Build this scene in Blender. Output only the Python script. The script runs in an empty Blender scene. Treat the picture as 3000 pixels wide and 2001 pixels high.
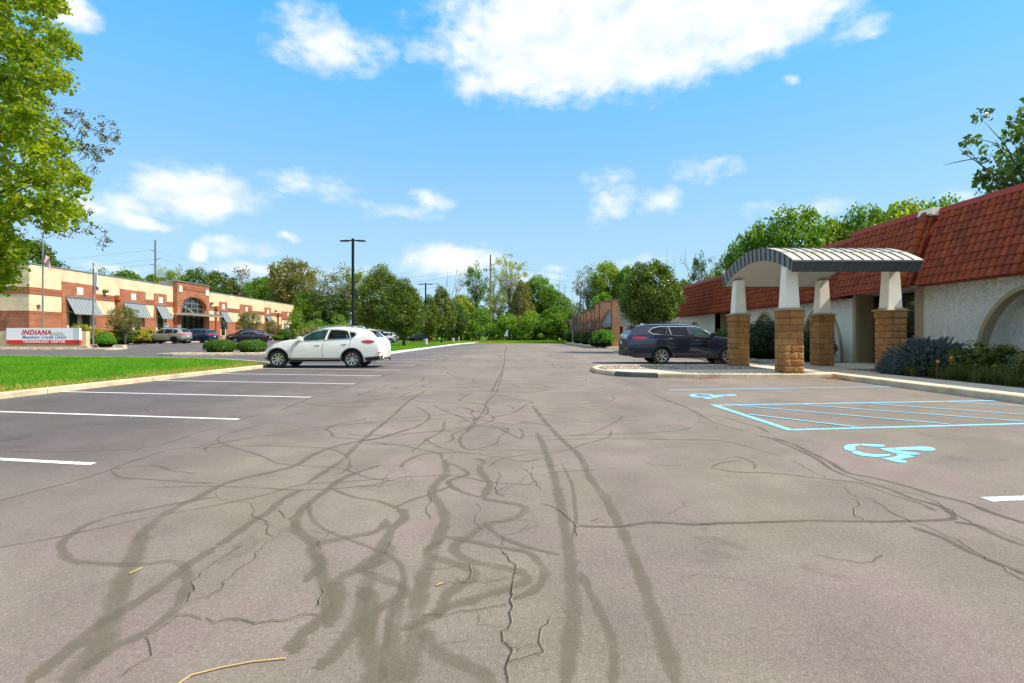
import bpy, math, random
import numpy as np
from mathutils import Vector, Matrix
from mathutils.bvhtree import BVHTree
from mathutils.geometry import delaunay_2d_cdt, tessellate_polygon

R = math.radians
rng = np.random.default_rng(7)
random.seed(7)
SC = bpy.context.scene
COL = SC.collection
CAMH, FPX, HY = 1.21, 1520.0, 984.0      # eye height, focal length and horizon row measured on the 3000 px photograph

# ------------------------------------------------------------------ camera, sky, sun, exposure
cd = bpy.data.cameras.new('camera'); cam = bpy.data.objects.new('camera', cd); COL.objects.link(cam)
cam.location = (0, 0, CAMH); cam.rotation_euler = (R(90), 0, 0)
cd.sensor_width = 36; cd.lens = FPX/3000*36; cd.shift_y = -(1000.5-HY)/3000
cd.clip_end = 3000; cd.clip_start = .05
SC.camera = cam
SC.view_settings.view_transform = 'Standard'; SC.view_settings.look = 'None'
SC.view_settings.exposure = 0.6; SC.view_settings.gamma = 1
SC.cycles.max_bounces = 8; SC.cycles.transparent_max_bounces = 16
SC.cycles.use_denoising = True

SUNV = Vector((.875, -.165, 1.0)).normalized()
SUN_EL = math.asin(SUNV.z); SUN_ROT = math.atan2(SUNV.x, SUNV.y)
sd = bpy.data.lights.new('sun', 'SUN'); sd.energy = 4.5; sd.angle = R(.53); sd.color = (1, .93, .79)
sun = bpy.data.objects.new('sun', sd); COL.objects.link(sun)
sun.rotation_euler = SUNV.to_track_quat('Z', 'Y').to_euler(); sun.location = (60, -20, 80)

class NT:
    """small node-tree helper"""
    def __init__(s, t): s.t = t; s.n = t.nodes; s.l = t.links
    def new(s, ty, **kw):
        n = s.n.new(ty)
        for k, v in kw.items():
            if hasattr(n, k) and k not in ('inputs',): setattr(n, k, v)
        return n
    def set(s, sock, v):
        if v is None: return
        if isinstance(v, bpy.types.NodeSocket): s.l.new(v, sock)
        else:
            if isinstance(v, (tuple, list)) and len(v) == 3 and sock.type == 'RGBA': v = (*v, 1)
            sock.default_value = v
    def math(s, op, a, b=None, c=None, clamp=False):
        n = s.new('ShaderNodeMath', operation=op); n.use_clamp = clamp
        s.set(n.inputs[0], a); s.set(n.inputs[1], b); s.set(n.inputs[2], c); return n.outputs[0]
    def vmath(s, op, a, b=None, out=0):
        n = s.new('ShaderNodeVectorMath', operation=op); s.set(n.inputs[0], a); s.set(n.inputs[1], b)
        return n.outputs[out]
    def noise(s, vec, scale, detail=3, rough=.55, dist=0, out=0):
        n = s.new('ShaderNodeTexNoise'); s.set(n.inputs['Vector'], vec); n.inputs['Scale'].default_value = scale
        n.inputs['Detail'].default_value = detail; n.inputs['Roughness'].default_value = rough
        n.inputs['Distortion'].default_value = dist; return n.outputs[out]
    def ramp(s, fac, stops, interp='LINEAR'):
        n = s.new('ShaderNodeValToRGB'); n.color_ramp.interpolation = interp; s.set(n.inputs[0], fac)
        e = n.color_ramp.elements
        while len(e) < len(stops): e.new(.5)
        for k, (p, c) in enumerate(stops):
            e[k].position = p; e[k].color = (*c, 1) if isinstance(c, (tuple, list)) and len(c) == 3 else ((c, c, c, 1) if not isinstance(c, (tuple, list)) else c)
        return n.outputs[0]
    def mapr(s, v, a, b, c=0., d=1., smooth=False):
        n = s.new('ShaderNodeMapRange'); n.interpolation_type = 'SMOOTHSTEP' if smooth else 'LINEAR'
        s.set(n.inputs[0], v)
        for i, q in enumerate((a, b, c, d)): n.inputs[i+1].default_value = q
        return n.outputs[0]
    def mix(s, fac, a, b, blend='MIX'):
        n = s.new('ShaderNodeMix', data_type='RGBA', blend_type=blend); n.clamp_factor = True
        s.set(n.inputs[0], fac); s.set(n.inputs[6], a); s.set(n.inputs[7], b); return n.outputs[2]
    def sep(s, v):
        n = s.new('ShaderNodeSeparateXYZ'); s.set(n.inputs[0], v); return n.outputs
    def comb(s, x=0., y=0., z=0.):
        n = s.new('ShaderNodeCombineXYZ'); s.set(n.inputs[0], x); s.set(n.inputs[1], y); s.set(n.inputs[2], z); return n.outputs[0]
    def bump(s, h, strength=.3, dist=.02, nrm=None):
        n = s.new('ShaderNodeBump'); s.set(n.inputs['Height'], h); n.inputs['Strength'].default_value = strength
        n.inputs['Distance'].default_value = dist; s.set(n.inputs['Normal'], nrm); return n.outputs[0]

def dirpx(px, py):
    """azimuth and elevation of a sky feature seen at a pixel"""
    x, y, z = (px-1500), FPX, (HY-py)
    return math.atan2(x, y), math.atan2(z, math.hypot(x, y))

def make_world():
    w = bpy.data.worlds.new('World'); SC.world = w; w.use_nodes = True
    t = NT(w.node_tree); w.node_tree.nodes.clear()
    sky = t.new('ShaderNodeTexSky'); sky.sky_type = 'NISHITA'; sky.sun_disc = False
    sky.sun_elevation = SUN_EL; sky.sun_rotation = SUN_ROT
    sky.air_density = 1.0; sky.dust_density = .4; sky.ozone_density = 2.2
    geo = t.new('ShaderNodeTexCoord').outputs['Generated']
    d = t.sep(geo)
    az = t.math('ARCTAN2', d[0], d[1])
    el = t.math('ARCSINE', d[2])
    p0 = t.comb(az, el, 0)
    warp = t.noise(p0, 9, 4, .6, out=1)
    wv = t.vmath('MULTIPLY', t.vmath('SUBTRACT', warp, (.5, .5, .5)), (.09, .055, 0))
    p = t.vmath('ADD', p0, wv)
    # cloud banks: (pixel x, y, half width px, half height px, weight)
    blobs = [(1820, 90, 560, 135, 1.15), (2200, 60, 300, 85, .9), (1560, 215, 240, 80, .8), (1450, 255, 130, 35, .55), (2500, 95, 110, 35, .4),
             (960, 130, 190, 70, .55), (1275, 148, 105, 42, .42), (215, 30, 90, 45, .75),
             (575, 560, 215, 74, .85), (370, 610, 140, 42, .45), (420, 645, 130, 26, .7), (930, 535, 170, 40, .33), (260, 610, 120, 50, .45),
             (1060, 590, 60, 22, .22), (1270, 580, 80, 28, .45), (1180, 620, 150, 30, .26),
             (580, 740, 40, 28, .75), (700, 730, 120, 36, .4), (840, 688, 45, 13, .5),
             (1330, 765, 170, 48, .8), (1560, 820, 90, 26, .4), (800, 790, 260, 26, .5), (340, 790, 100, 18, .5),
             (1800, 590, 70, 50, .42), (1930, 590, 75, 38, .55), (1780, 510, 90, 40, .27), (2060, 500, 110, 48, .34), (1760, 640, 70, 30, .22),
             (2790, 565, 85, 26, .4), (2360, 600, 150, 36, .36), (2200, 620, 60, 25, .25), (2320, 230, 38, 14, .4), (1910, 760, 45, 16, .35), (1830, 770, 70, 16, .3), (1620, 790, 40, 14, .3)]
    acc = None
    for (px, py, rx, ry, wt) in blobs:
        a, e = dirpx(px, py)
        k = FPX/((px-1500)**2+FPX**2)
        rx_, ry_ = rx*k*1.5, ry/math.hypot(px-1500, FPX)*1.55
        q = t.vmath('MULTIPLY', t.vmath('SUBTRACT', p, (a, e, 0)), (1/rx_, 1/ry_, 0))
        ln = t.vmath('LENGTH', q, out=1)
        v = t.mapr(ln, 1.0, .0, 0., wt, True)
        acc = v if acc is None else t.math('MAXIMUM', acc, v)
    # loose cumulus added over the unseen dome, thickened for whiter ambient light
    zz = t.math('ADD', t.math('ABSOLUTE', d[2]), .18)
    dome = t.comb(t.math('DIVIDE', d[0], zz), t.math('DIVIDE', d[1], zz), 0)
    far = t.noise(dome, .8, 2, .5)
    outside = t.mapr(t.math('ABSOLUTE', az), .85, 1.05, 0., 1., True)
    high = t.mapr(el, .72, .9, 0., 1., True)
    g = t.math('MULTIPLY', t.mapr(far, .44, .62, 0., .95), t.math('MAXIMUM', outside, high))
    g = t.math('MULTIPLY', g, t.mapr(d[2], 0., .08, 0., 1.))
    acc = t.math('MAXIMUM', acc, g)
    fbm = t.noise(t.vmath('MULTIPLY', p0, (1, 1.7, 1)), 16, 8, .62)
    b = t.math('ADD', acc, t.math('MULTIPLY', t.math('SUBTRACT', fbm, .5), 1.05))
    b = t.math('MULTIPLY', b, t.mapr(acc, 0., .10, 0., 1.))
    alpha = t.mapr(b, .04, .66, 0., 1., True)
    # broken soft shading inside the clouds
    sh = t.noise(t.vmath('MULTIPLY', p, (1, 1.8, 1)), 13, 4, .5)
    cloud = t.mix(t.mapr(sh, .30, .58), (5.9, 7.0, 7.9), (8.4, 8.6, 8.7))
    hs = t.new('ShaderNodeHueSaturation'); hs.inputs['Saturation'].default_value = 1.12; hs.inputs['Value'].default_value = 1.0
    t.set(hs.inputs['Color'], sky.outputs[0])
    skyc = t.mix(1.0, hs.outputs[0], t.ramp(t.math('ABSOLUTE', d[2]), [(0., (.86, 1.08, 1.6)), (.05, (.92, 1.07, 1.39)), (.12, (1.19, 1.28, 1.29)), (.19, (1.56, 1.6, 1.44)), (.32, (1.71, 2.07, 1.86)), (.41, (1.62, 2.44, 2.18)), (.53, (1.17, 2.72, 2.59)), (1, (1.1, 2.7, 2.6))]), 'MULTIPLY')
    even = t.ramp(t.math('ABSOLUTE', d[2]), [(0., (4.7, 6.35, 7.3)), (.12, (3.8, 6.0, 7.65)), (.19, (3.25, 5.6, 7.8)), (.32, (2.1, 4.8, 7.8)), (.41, (1.5, 4.45, 7.8)), (.53, (.85, 3.95, 7.7)), (1, (.6, 2.9, 6.5))])
    skyc = t.mix(.78, skyc, even)
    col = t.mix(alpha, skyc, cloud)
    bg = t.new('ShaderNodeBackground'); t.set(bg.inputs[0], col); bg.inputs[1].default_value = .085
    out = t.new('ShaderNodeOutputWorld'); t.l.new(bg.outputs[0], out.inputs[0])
make_world()

# ------------------------------------------------------------------ object helpers
def G(px, py, z=0.):
    Y = (CAMH-z)*FPX/(py-HY); return ((px-1500)*Y/FPX, Y)
def W(px, py, Y):
    return ((px-1500)*Y/FPX, Y, CAMH+(HY-py)*Y/FPX)

def tag(o, label=None, cat=None, group=None, kind=None):
    if label: o['label'] = label
    if cat: o['category'] = cat
    if group: o['group'] = group
    if kind: o['kind'] = kind
    return o
def empty(name, loc, label=None, cat=None, group=None, rz=0.):
    o = bpy.data.objects.new(name, None); COL.objects.link(o); o.location = loc; o.rotation_euler = (0, 0, rz)
    o.empty_display_size = .2
    return tag(o, label, cat, group)
def world_off(o):
    v = Vector((0, 0, 0))
    while o is not None: v += o.location; o = o.parent
    return v
def link_mesh(name, me, parent=None, loc=None):
    o = bpy.data.objects.new(name, me); COL.objects.link(o)
    if parent: o.parent = parent
    if loc is not None: o.location = loc
    return o
def fast_mesh(name, V, F, mats, rnd=None, smooth=False, mi=None):
    """V (n,3), F (m,k) arrays -> mesh"""
    V = np.asarray(V, np.float32); F = np.asarray(F, np.int32); k = F.shape[1]
    me = bpy.data.meshes.new(name); me.vertices.add(len(V)); me.vertices.foreach_set('co', V.ravel())
    me.loops.add(F.size); me.loops.foreach_set('vertex_index', F.ravel())
    me.polygons.add(len(F)); me.polygons.foreach_set('loop_start', np.arange(0, F.size, k, dtype=np.int32))
    if smooth: me.polygons.foreach_set('use_smooth', np.ones(len(F), bool))
    if mi is not None: me.polygons.foreach_set('material_index', np.asarray(mi, np.int32))
    me.update(calc_edges=True)
    if rnd is not None:
        a = me.attributes.new('rnd', 'FLOAT', 'FACE'); a.data.foreach_set('value', np.asarray(rnd, np.float32))
    for m in (mats if isinstance(mats, (list, tuple)) else [mats]): me.materials.append(m)
    return me

class MB:
    def __init__(s): s.v = []; s.f = []; s.m = []
    def face(s, pts, m=0):
        b = len(s.v); s.v += [tuple(p) for p in pts]; s.f.append(tuple(range(b, b+len(pts)))); s.m.append(m)
    def box(s, x0, x1, y0, y1, z0, z1, m=0):
        if x0 > x1: x0, x1 = x1, x0
        if y0 > y1: y0, y1 = y1, y0
        if z0 > z1: z0, z1 = z1, z0
        s.hexa([(x0, y0, z0), (x1, y0, z0), (x1, y1, z0), (x0, y1, z0), (x0, y0, z1), (x1, y0, z1), (x1, y1, z1), (x0, y1, z1)], m)
    def hexa(s, p, m=0):
        b = len(s.v); s.v += [tuple(q) for q in p]
        for f in ((3, 2, 1, 0), (4, 5, 6, 7), (0, 1, 5, 4), (1, 2, 6, 5), (2, 3, 7, 6), (3, 0, 4, 7)):
            s.f.append(tuple(b+i for i in f)); s.m.append(m)
    def obox(s, c, sz, rz=0., m=0):
        cx, cy, cz = c; hx, hy, hz = sz[0]/2, sz[1]/2, sz[2]/2; ca, sa = math.cos(rz), math.sin(rz)
        P = []
        for z in (-hz, hz):
            for (x, y) in ((-hx, -hy), (hx, -hy), (hx, hy), (-hx, hy)): P.append((cx+x*ca-y*sa, cy+x*sa+y*ca, cz+z))
        s.hexa(P, m)
    def tube(s, pts, rad, n=8, m=0, cap=True):
        if not isinstance(rad, (list, tuple)): rad = [rad]*len(pts)
        P = [Vector(p) for p in pts]; b0 = len(s.v); up = Vector((0, 0, 1))
        for i, p in enumerate(P):
            d = (P[min(i+1, len(P)-1)]-P[max(i-1, 0)]).normalized()
            u = up if abs(d.z) < .95 else Vector((1, 0, 0))
            a = d.cross(u).normalized(); c = d.cross(a)
            for k in range(n):
                t = 2*math.pi*k/n; s.v.append(tuple(p+(a*math.cos(t)+c*math.sin(t))*rad[i]))
        for i in range(len(P)-1):
            for k in range(n):
                q = b0+i*n; s.f.append((q+k, q+(k+1) % n, q+n+(k+1) % n, q+n+k)); s.m.append(m)
        if cap:
            s.f.append(tuple(b0+k for k in range(n-1, -1, -1))); s.m.append(m)
            q = b0+(len(P)-1)*n; s.f.append(tuple(q+k for k in range(n))); s.m.append(m)
    def prism(s, poly, lo, hi, axis='z', m=0):
        """extrude a 2D polygon (list of (a,b)) along an axis from lo to hi"""
        def P(a, b, c): return {'z': (a, b, c), 'y': (a, c, b), 'x': (c, a, b)}[axis]
        n = len(poly); b0 = len(s.v)
        s.v += [P(a, b, lo) for a, b in poly]+[P(a, b, hi) for a, b in poly]
        s.f.append(tuple(range(b0+n-1, b0-1, -1))); s.m.append(m)
        s.f.append(tuple(range(b0+n, b0+2*n))); s.m.append(m)
        for i in range(n):
            j = (i+1) % n; s.f.append((b0+i, b0+j, b0+n+j, b0+n+i)); s.m.append(m)
    def build(s, name, mats, parent=None, smooth=False, local=False, sharp=None, origin=None):
        off = Vector((0, 0, 0)) if local or parent is None else world_off(parent)
        me = bpy.data.meshes.new(name)
        o3 = Vector(origin)-off if origin is not None else Vector((0, 0, 0))
        me.from_pydata([(v[0]-off.x-o3.x, v[1]-off.y-o3.y, v[2]-off.z-o3.z) for v in s.v], [], s.f)
        for mt in (mats if isinstance(mats, (list, tuple)) else [mats]): me.materials.append(mt)
        me.polygons.foreach_set('material_index', s.m)
        if smooth or sharp is not None:
            me.polygons.foreach_set('use_smooth', [True]*len(s.f))
            if sharp is not None: me.set_sharp_from_angle(angle=R(sharp))
        me.update()
        o = link_mesh(name, me, parent); o.location = o3
        return o

def copy_tree(o, parent=None):
    c = o.copy(); COL.objects.link(c)
    if parent is not None: c.parent = parent
    for ch in [x for x in bpy.data.objects if x.parent == o and x is not c]: copy_tree(ch, c)
    return c
CHILD = {}
def dup(o, loc=None, rz=None, scale=None, label=None, group=None, name=None):
    """copy of a thing with copies of its parts and sub-parts, sharing mesh data"""
    if o.name not in CHILD: CHILD[o.name] = [(c, list(c.children)) for c in o.children]
    r = o.copy(); COL.objects.link(r)
    if name: r.name = name
    if loc is not None: r.location = loc
    if rz is not None: r.rotation_euler = (0, 0, rz)
    if scale is not None: r.scale = scale if isinstance(scale, (tuple, list)) else (scale,)*3
    if label: r['label'] = label
    if group: r['group'] = group
    for ch, gs in CHILD[o.name]:
        c = ch.copy(); COL.objects.link(c); c.parent = r
        for g in gs:
            d = g.copy(); COL.objects.link(d); d.parent = c
    return r

# ------------------------------------------------------------------ materials
MATS = {}
def _bs(name):
    m = bpy.data.materials.new(name); m.use_nodes = True; t = NT(m.node_tree); b = m.node_tree.nodes['Principled BSDF']
    MATS[name] = m; return m, t, b
def pos(t): return t.new('ShaderNodeNewGeometry').outputs['Position']
def basic(name, col, rough=.6, metal=0., var=.12, scale=3., bump=0., bscale=60., spec=.5, coat=0., fine=0.):
    m, t, b = _bs(name)
    P = pos(t)
    n = t.noise(P, scale, 5, .6)
    f = t.mapr(n, .3, .7, 1-var, 1+var)
    if fine:
        f = t.math('MULTIPLY', f, t.mapr(t.noise(P, bscale, 2, .6), .3, .7, 1-fine, 1+fine))
    c = t.mix(1., (*col, 1), t.comb(f, f, f), 'MULTIPLY')
    t.set(b.inputs['Base Color'], c)
    b.inputs['Roughness'].default_value = rough; b.inputs['Metallic'].default_value = metal
    b.inputs['Specular IOR Level'].default_value = spec
    if coat: b.inputs['Coat Weight'].default_value = coat; b.inputs['Coat Roughness'].default_value = .04
    if bump:
        t.set(b.inputs['Normal'], t.bump(t.noise(P, bscale, 5, .6), bump, .01))
    return m
def plain(name, col, rough=.5, metal=0., coat=0., spec=.5):
    m, t, b = _bs(name); b.inputs['Base Color'].default_value = (*col, 1); b.inputs['Roughness'].default_value = rough
    b.inputs['Metallic'].default_value = metal; b.inputs['Specular IOR Level'].default_value = spec
    if coat: b.inputs['Coat Weight'].default_value = coat; b.inputs['Coat Roughness'].default_value = .02
    return m
def wallvec(t):
    """(along wall, height) from world position, for walls facing x or y"""
    P = t.sep(pos(t)); N = t.sep(t.new('ShaderNodeNewGeometry').outputs['Normal'])
    k = t.math('GREATER_THAN', t.math('ABSOLUTE', N[0]), .5)
    u = t.math('ADD', t.math('MULTIPLY', P[1], k), t.math('MULTIPLY', P[0], t.math('SUBTRACT', 1., k)))
    return t.comb(u, P[2], 0)
def brick(name, c1, c2, cm, w=.21, h=.075, mortar=.010, vert=False, bump=.6):
    m, t, b = _bs(name)
    v = wallvec(t)
    if vert:
        s = t.sep(v); v = t.comb(s[1], s[0], 0)
    br = t.new('ShaderNodeTexBrick'); t.set(br.inputs['Vector'], v); br.inputs['Scale'].default_value = 1
    br.inputs['Brick Width'].default_value = w; br.inputs['Row Height'].default_value = h
    br.inputs['Mortar Size'].default_value = mortar; br.inputs['Mortar Smooth'].default_value = .2; br.inputs['Bias'].default_value = 0
    br.offset = .5 if not vert else 0
    for i, c in enumerate((c1, c2, cm)): br.inputs[i+1].default_value = (*c, 1)
    f = t.mapr(t.noise(pos(t), .9, 4), .3, .7, .82, 1.18)
    t.set(b.inputs['Base Color'], t.mix(1., br.outputs[0], t.comb(f, f, f), 'MULTIPLY'))
    t.set(b.inputs['Normal'], t.bump(br.outputs['Fac'], -bump, .01)); b.inputs['Roughness'].default_value = .85
    return m
def leafmat(name, stops, trans=.35, rough=.45):
    """leaf colours run with the per-leaf attribute rnd and the tree's own random value"""
    m, t, b = _bs(name)
    a = t.new('ShaderNodeAttribute'); a.attribute_name = 'rnd'
    oi = t.new('ShaderNodeObjectInfo').outputs['Random']
    f = t.math('ADD', t.math('MULTIPLY', a.outputs['Fac'], .8), t.math('MULTIPLY', oi, .2))
    c = t.ramp(f, stops)
    t.set(b.inputs['Base Color'], c); b.inputs['Roughness'].default_value = rough
    b.inputs['Specular IOR Level'].default_value = .35
    tr = t.new('ShaderNodeBsdfTranslucent'); t.set(tr.inputs[0], t.mix(1., c, (1.5, 1.75, .55, 1), 'MULTIPLY'))
    mx = t.new('ShaderNodeMixShader'); mx.inputs[0].default_value = trans
    t.l.new(b.outputs[0], mx.inputs[1]); t.l.new(tr.outputs[0], mx.inputs[2])
    t.l.new(mx.outputs[0], m.node_tree.nodes['Material Output'].inputs[0])
    return m

def asphalt_mat():
    m, t, b = _bs('asphalt')
    P = pos(t); s = t.sep(P)
    big = t.noise(P, .22, 4, .6)
    mid = t.noise(P, 1.7, 6, .65)
    fine = t.noise(P, 90, 3, .7)
    vo = t.new('ShaderNodeTexVoronoi'); t.set(vo.inputs['Vector'], P); vo.inputs['Scale'].default_value = 70
    stone = t.math('MULTIPLY', t.mapr(vo.outputs['Distance'], .12, .2, 1., 0.), t.mapr(t.sep(vo.outputs['Color'])[0], .62, .72, 0., 1.))
    # sealed, bluish bays at the sides against the worn, paler and browner driving lane
    xe = t.math('ADD', s[0], t.math('MULTIPLY', t.math('SUBTRACT', big, .5), 3.))
    lane = t.math('MULTIPLY', t.mapr(xe, -6.5, -1.5, 0., 1., True), t.mapr(xe, 30., 60., 1., 0., True))
    near = t.mapr(t.math('ADD', s[1], t.math('MULTIPLY', xe, -1.)), 1.5, 9., 1., 0., True)
    lane = t.math('MAXIMUM', lane, t.math('MULTIPLY', near, .8))
    col = t.mix(lane, (.118, .101, .100), (.212, .172, .142))
    f = t.math('MULTIPLY', t.mapr(mid, .3, .7, .88, 1.12), t.math('MULTIPLY', t.mapr(fine, .3, .7, .80, 1.2), t.mapr(t.noise(P, 38, 2, .6), .3, .7, .88, 1.12)))
    f = t.math('MULTIPLY', f, t.mapr(big, .35, .65, .90, 1.09))
    st = t.noise(t.vmath('MULTIPLY', P, (1, .12, 1)), .9, 4, .6)
    f = t.math('MULTIPLY', f, t.mapr(st, .35, .65, .92, 1.07))
    spill = t.mapr(t.noise(P, 1.1, 4, .7, .6), .60, .70, 1., .80, True); patch = t.mapr(t.noise(P, .45, 2, .4, 1.2), .49, .53, .955, 1.03)
    f = t.math('MULTIPLY', f, t.math('MULTIPLY', spill, patch))
    tint = t.mix(t.mapr(t.noise(P, .7, 3, .6), .38, .62), (1.03, .98, 1.03), (.98, 1.01, .96))
    col = t.mix(1., col, tint, 'MULTIPLY')
    col = t.mix(1., col, t.comb(f, f, f), 'MULTIPLY')
    col = t.mix(t.math('MULTIPLY', stone, .8), col, (.52, .45, .37))
    t.set(b.inputs['Base Color'], col)
    b.inputs['Roughness'].default_value = .82; b.inputs['Specular IOR Level'].default_value = .25
    h = t.math('ADD', fine, t.math('MULTIPLY', stone, .5))
    t.set(b.inputs['Normal'], t.bump(h, .6, .008))
    return m
def worn_mat(name, col, lo=.25, hi=.5, col2=None, strength=1., scale=22., rough=.7, wear=.3):
    """paint or sealer with soft, worn edges: UV x runs across (0..1), y along in metres"""
    m, t, b = _bs(name)
    P = pos(t); uv = t.new('ShaderNodeUVMap').outputs[0]; u = t.sep(uv)
    edge = t.math('SUBTRACT', 1., t.math('ABSOLUTE', t.math('SUBTRACT', t.math('MULTIPLY', u[0], 2.), 1.)))
    n = t.noise(P, scale, 6, .7)
    a = t.mapr(t.math('ADD', t.math('MULTIPLY', edge, 1.4), t.math('MULTIPLY', t.math('SUBTRACT', n, .5), 1.6)), lo, hi, 0., strength)
    slow = t.noise(P, 1.6, 5, .7)
    a = t.math('MULTIPLY', a, t.mapr(slow, .36, .6, wear, 1.))
    c = t.mix(t.noise(P, 5, 3), (*col, 1), (*(col2 or col), 1))
    f = t.mapr(t.noise(P, 120, 2), .3, .7, .88, 1.12); c = t.mix(1., c, t.comb(f, f, f), 'MULTIPLY')
    t.set(b.inputs['Base Color'], c); b.inputs['Roughness'].default_value = rough; b.inputs['Specular IOR Level'].default_value = .3
    tp = t.new('ShaderNodeBsdfTransparent'); mx = t.new('ShaderNodeMixShader'); t.set(mx.inputs[0], a)
    t.l.new(tp.outputs[0], mx.inputs[1]); t.l.new(b.outputs[0], mx.inputs[2])
    t.l.new(mx.outputs[0], m.node_tree.nodes['Material Output'].inputs[0])
    return m
def stucco_mat():
    m, t, b = _bs('stucco')
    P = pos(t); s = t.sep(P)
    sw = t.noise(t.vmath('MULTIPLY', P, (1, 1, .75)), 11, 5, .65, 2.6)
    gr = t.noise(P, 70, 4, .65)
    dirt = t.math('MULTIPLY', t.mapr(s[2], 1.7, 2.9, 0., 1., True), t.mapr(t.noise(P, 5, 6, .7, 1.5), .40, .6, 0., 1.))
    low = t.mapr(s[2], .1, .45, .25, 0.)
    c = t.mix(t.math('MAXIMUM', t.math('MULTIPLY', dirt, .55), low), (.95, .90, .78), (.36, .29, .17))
    c = t.mix(t.mapr(sw, .42, .36, 0., .28), c, (.46, .42, .34))  # hollows of the relief darkened in the colour, painted crevice shade
    t.set(b.inputs['Base Color'], c); b.inputs['Roughness'].default_value = .95; b.inputs['Specular IOR Level'].default_value = .1
    h = t.math('ADD', t.mapr(sw, .35, .6, 0., 1., True), t.math('MULTIPLY', gr, .25))
    t.set(b.inputs['Normal'], t.bump(h, .8, .03))
    return m
def tile_mat():
    m, t, b = _bs('terracotta')
    a = t.new('ShaderNodeAttribute'); a.attribute_name = 'rnd'
    f = t.math('FRACT', t.math('ADD', a.outputs['Fac'], t.new('ShaderNodeObjectInfo').outputs['Random']))
    c = t.ramp(f, [(0, (.22, .042, .016)), (.3, (.31, .063, .019)), (.55, (.26, .046, .017)), (.8, (.34, .075, .022)), (1, (.18, .034, .018))])
    k = t.mapr(t.noise(pos(t), 7, 5), .3, .7, .8, 1.2); c = t.mix(1., c, t.comb(k, k, k), 'MULTIPLY')
    t.set(b.inputs['Base Color'], c); b.inputs['Roughness'].default_value = .65; b.inputs['Specular IOR Level'].default_value = .22
    t.set(b.inputs['Normal'], t.bump(t.noise(pos(t), 60, 3), .15, .01))
    return m
def rock_block_mat():
    m, t, b = _bs('split_block')
    P = pos(t)
    f = t.new('ShaderNodeObjectInfo').outputs['Random']
    c = t.ramp(f, [(0, (.36, .18, .07)), (.35, (.44, .235, .095)), (.7, (.31, .155, .065)), (1, (.40, .20, .075))])
    k = t.mapr(t.noise(P, 22, 6, .7), .3, .7, .62, 1.35); c = t.mix(1., c, t.comb(k, k, k), 'MULTIPLY')
    t.set(b.inputs['Base Color'], c); b.inputs['Roughness'].default_value = .95; b.inputs['Specular IOR Level'].default_value = .1
    t.set(b.inputs['Normal'], t.bump(t.noise(P, 55, 6, .7), .7, .02))
    return m
def lawn_mat():
    m, t, b = _bs('lawn_soil')
    P = pos(t); n = t.noise(P, 1.6, 5, .6); n2 = t.noise(P, 30, 3)
    c = t.mix(t.mapr(n, .35, .65), (.075, .19, .010), (.12, .23, .016))
    c = t.mix(t.mapr(n2, .4, .6, 0, .5), c, (.16, .17, .03))
    t.set(b.inputs['Base Color'], c); b.inputs['Roughness'].default_value = .95; b.inputs['Specular IOR Level'].default_value = .1
    t.set(b.inputs['Normal'], t.bump(n2, .6, .05)); return m
def concrete_mat(name, col, stain=.18):
    m, t, b = _bs(name)
    P = pos(t)
    k = t.math('MULTIPLY', t.mapr(t.noise(P, 2.2, 6, .65), .3, .7, 1-stain, 1+stain*.6), t.mapr(t.noise(P, 70, 3, .7), .3, .7, .88, 1.12))
    t.set(b.inputs['Base Color'], t.mix(1., (*col, 1), t.comb(k, k, k), 'MULTIPLY'))
    b.inputs['Roughness'].default_value = .9; b.inputs['Specular IOR Level'].default_value = .2
    t.set(b.inputs['Normal'], t.bump(t.noise(P, 45, 6, .7), .35, .01)); return m
def glassy(name, col=(.012, .016, .018), rough=.04, spec=.8):
    m, t, b = _bs(name)
    k = t.mapr(t.noise(pos(t), 3, 3), .35, .65, .5, 1.6)
    t.set(b.inputs['Base Color'], t.mix(1., (*col, 1), t.comb(k, k, k), 'MULTIPLY'))
    b.inputs['Roughness'].default_value = rough; b.inputs['Specular IOR Level'].default_value = spec; return m

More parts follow.
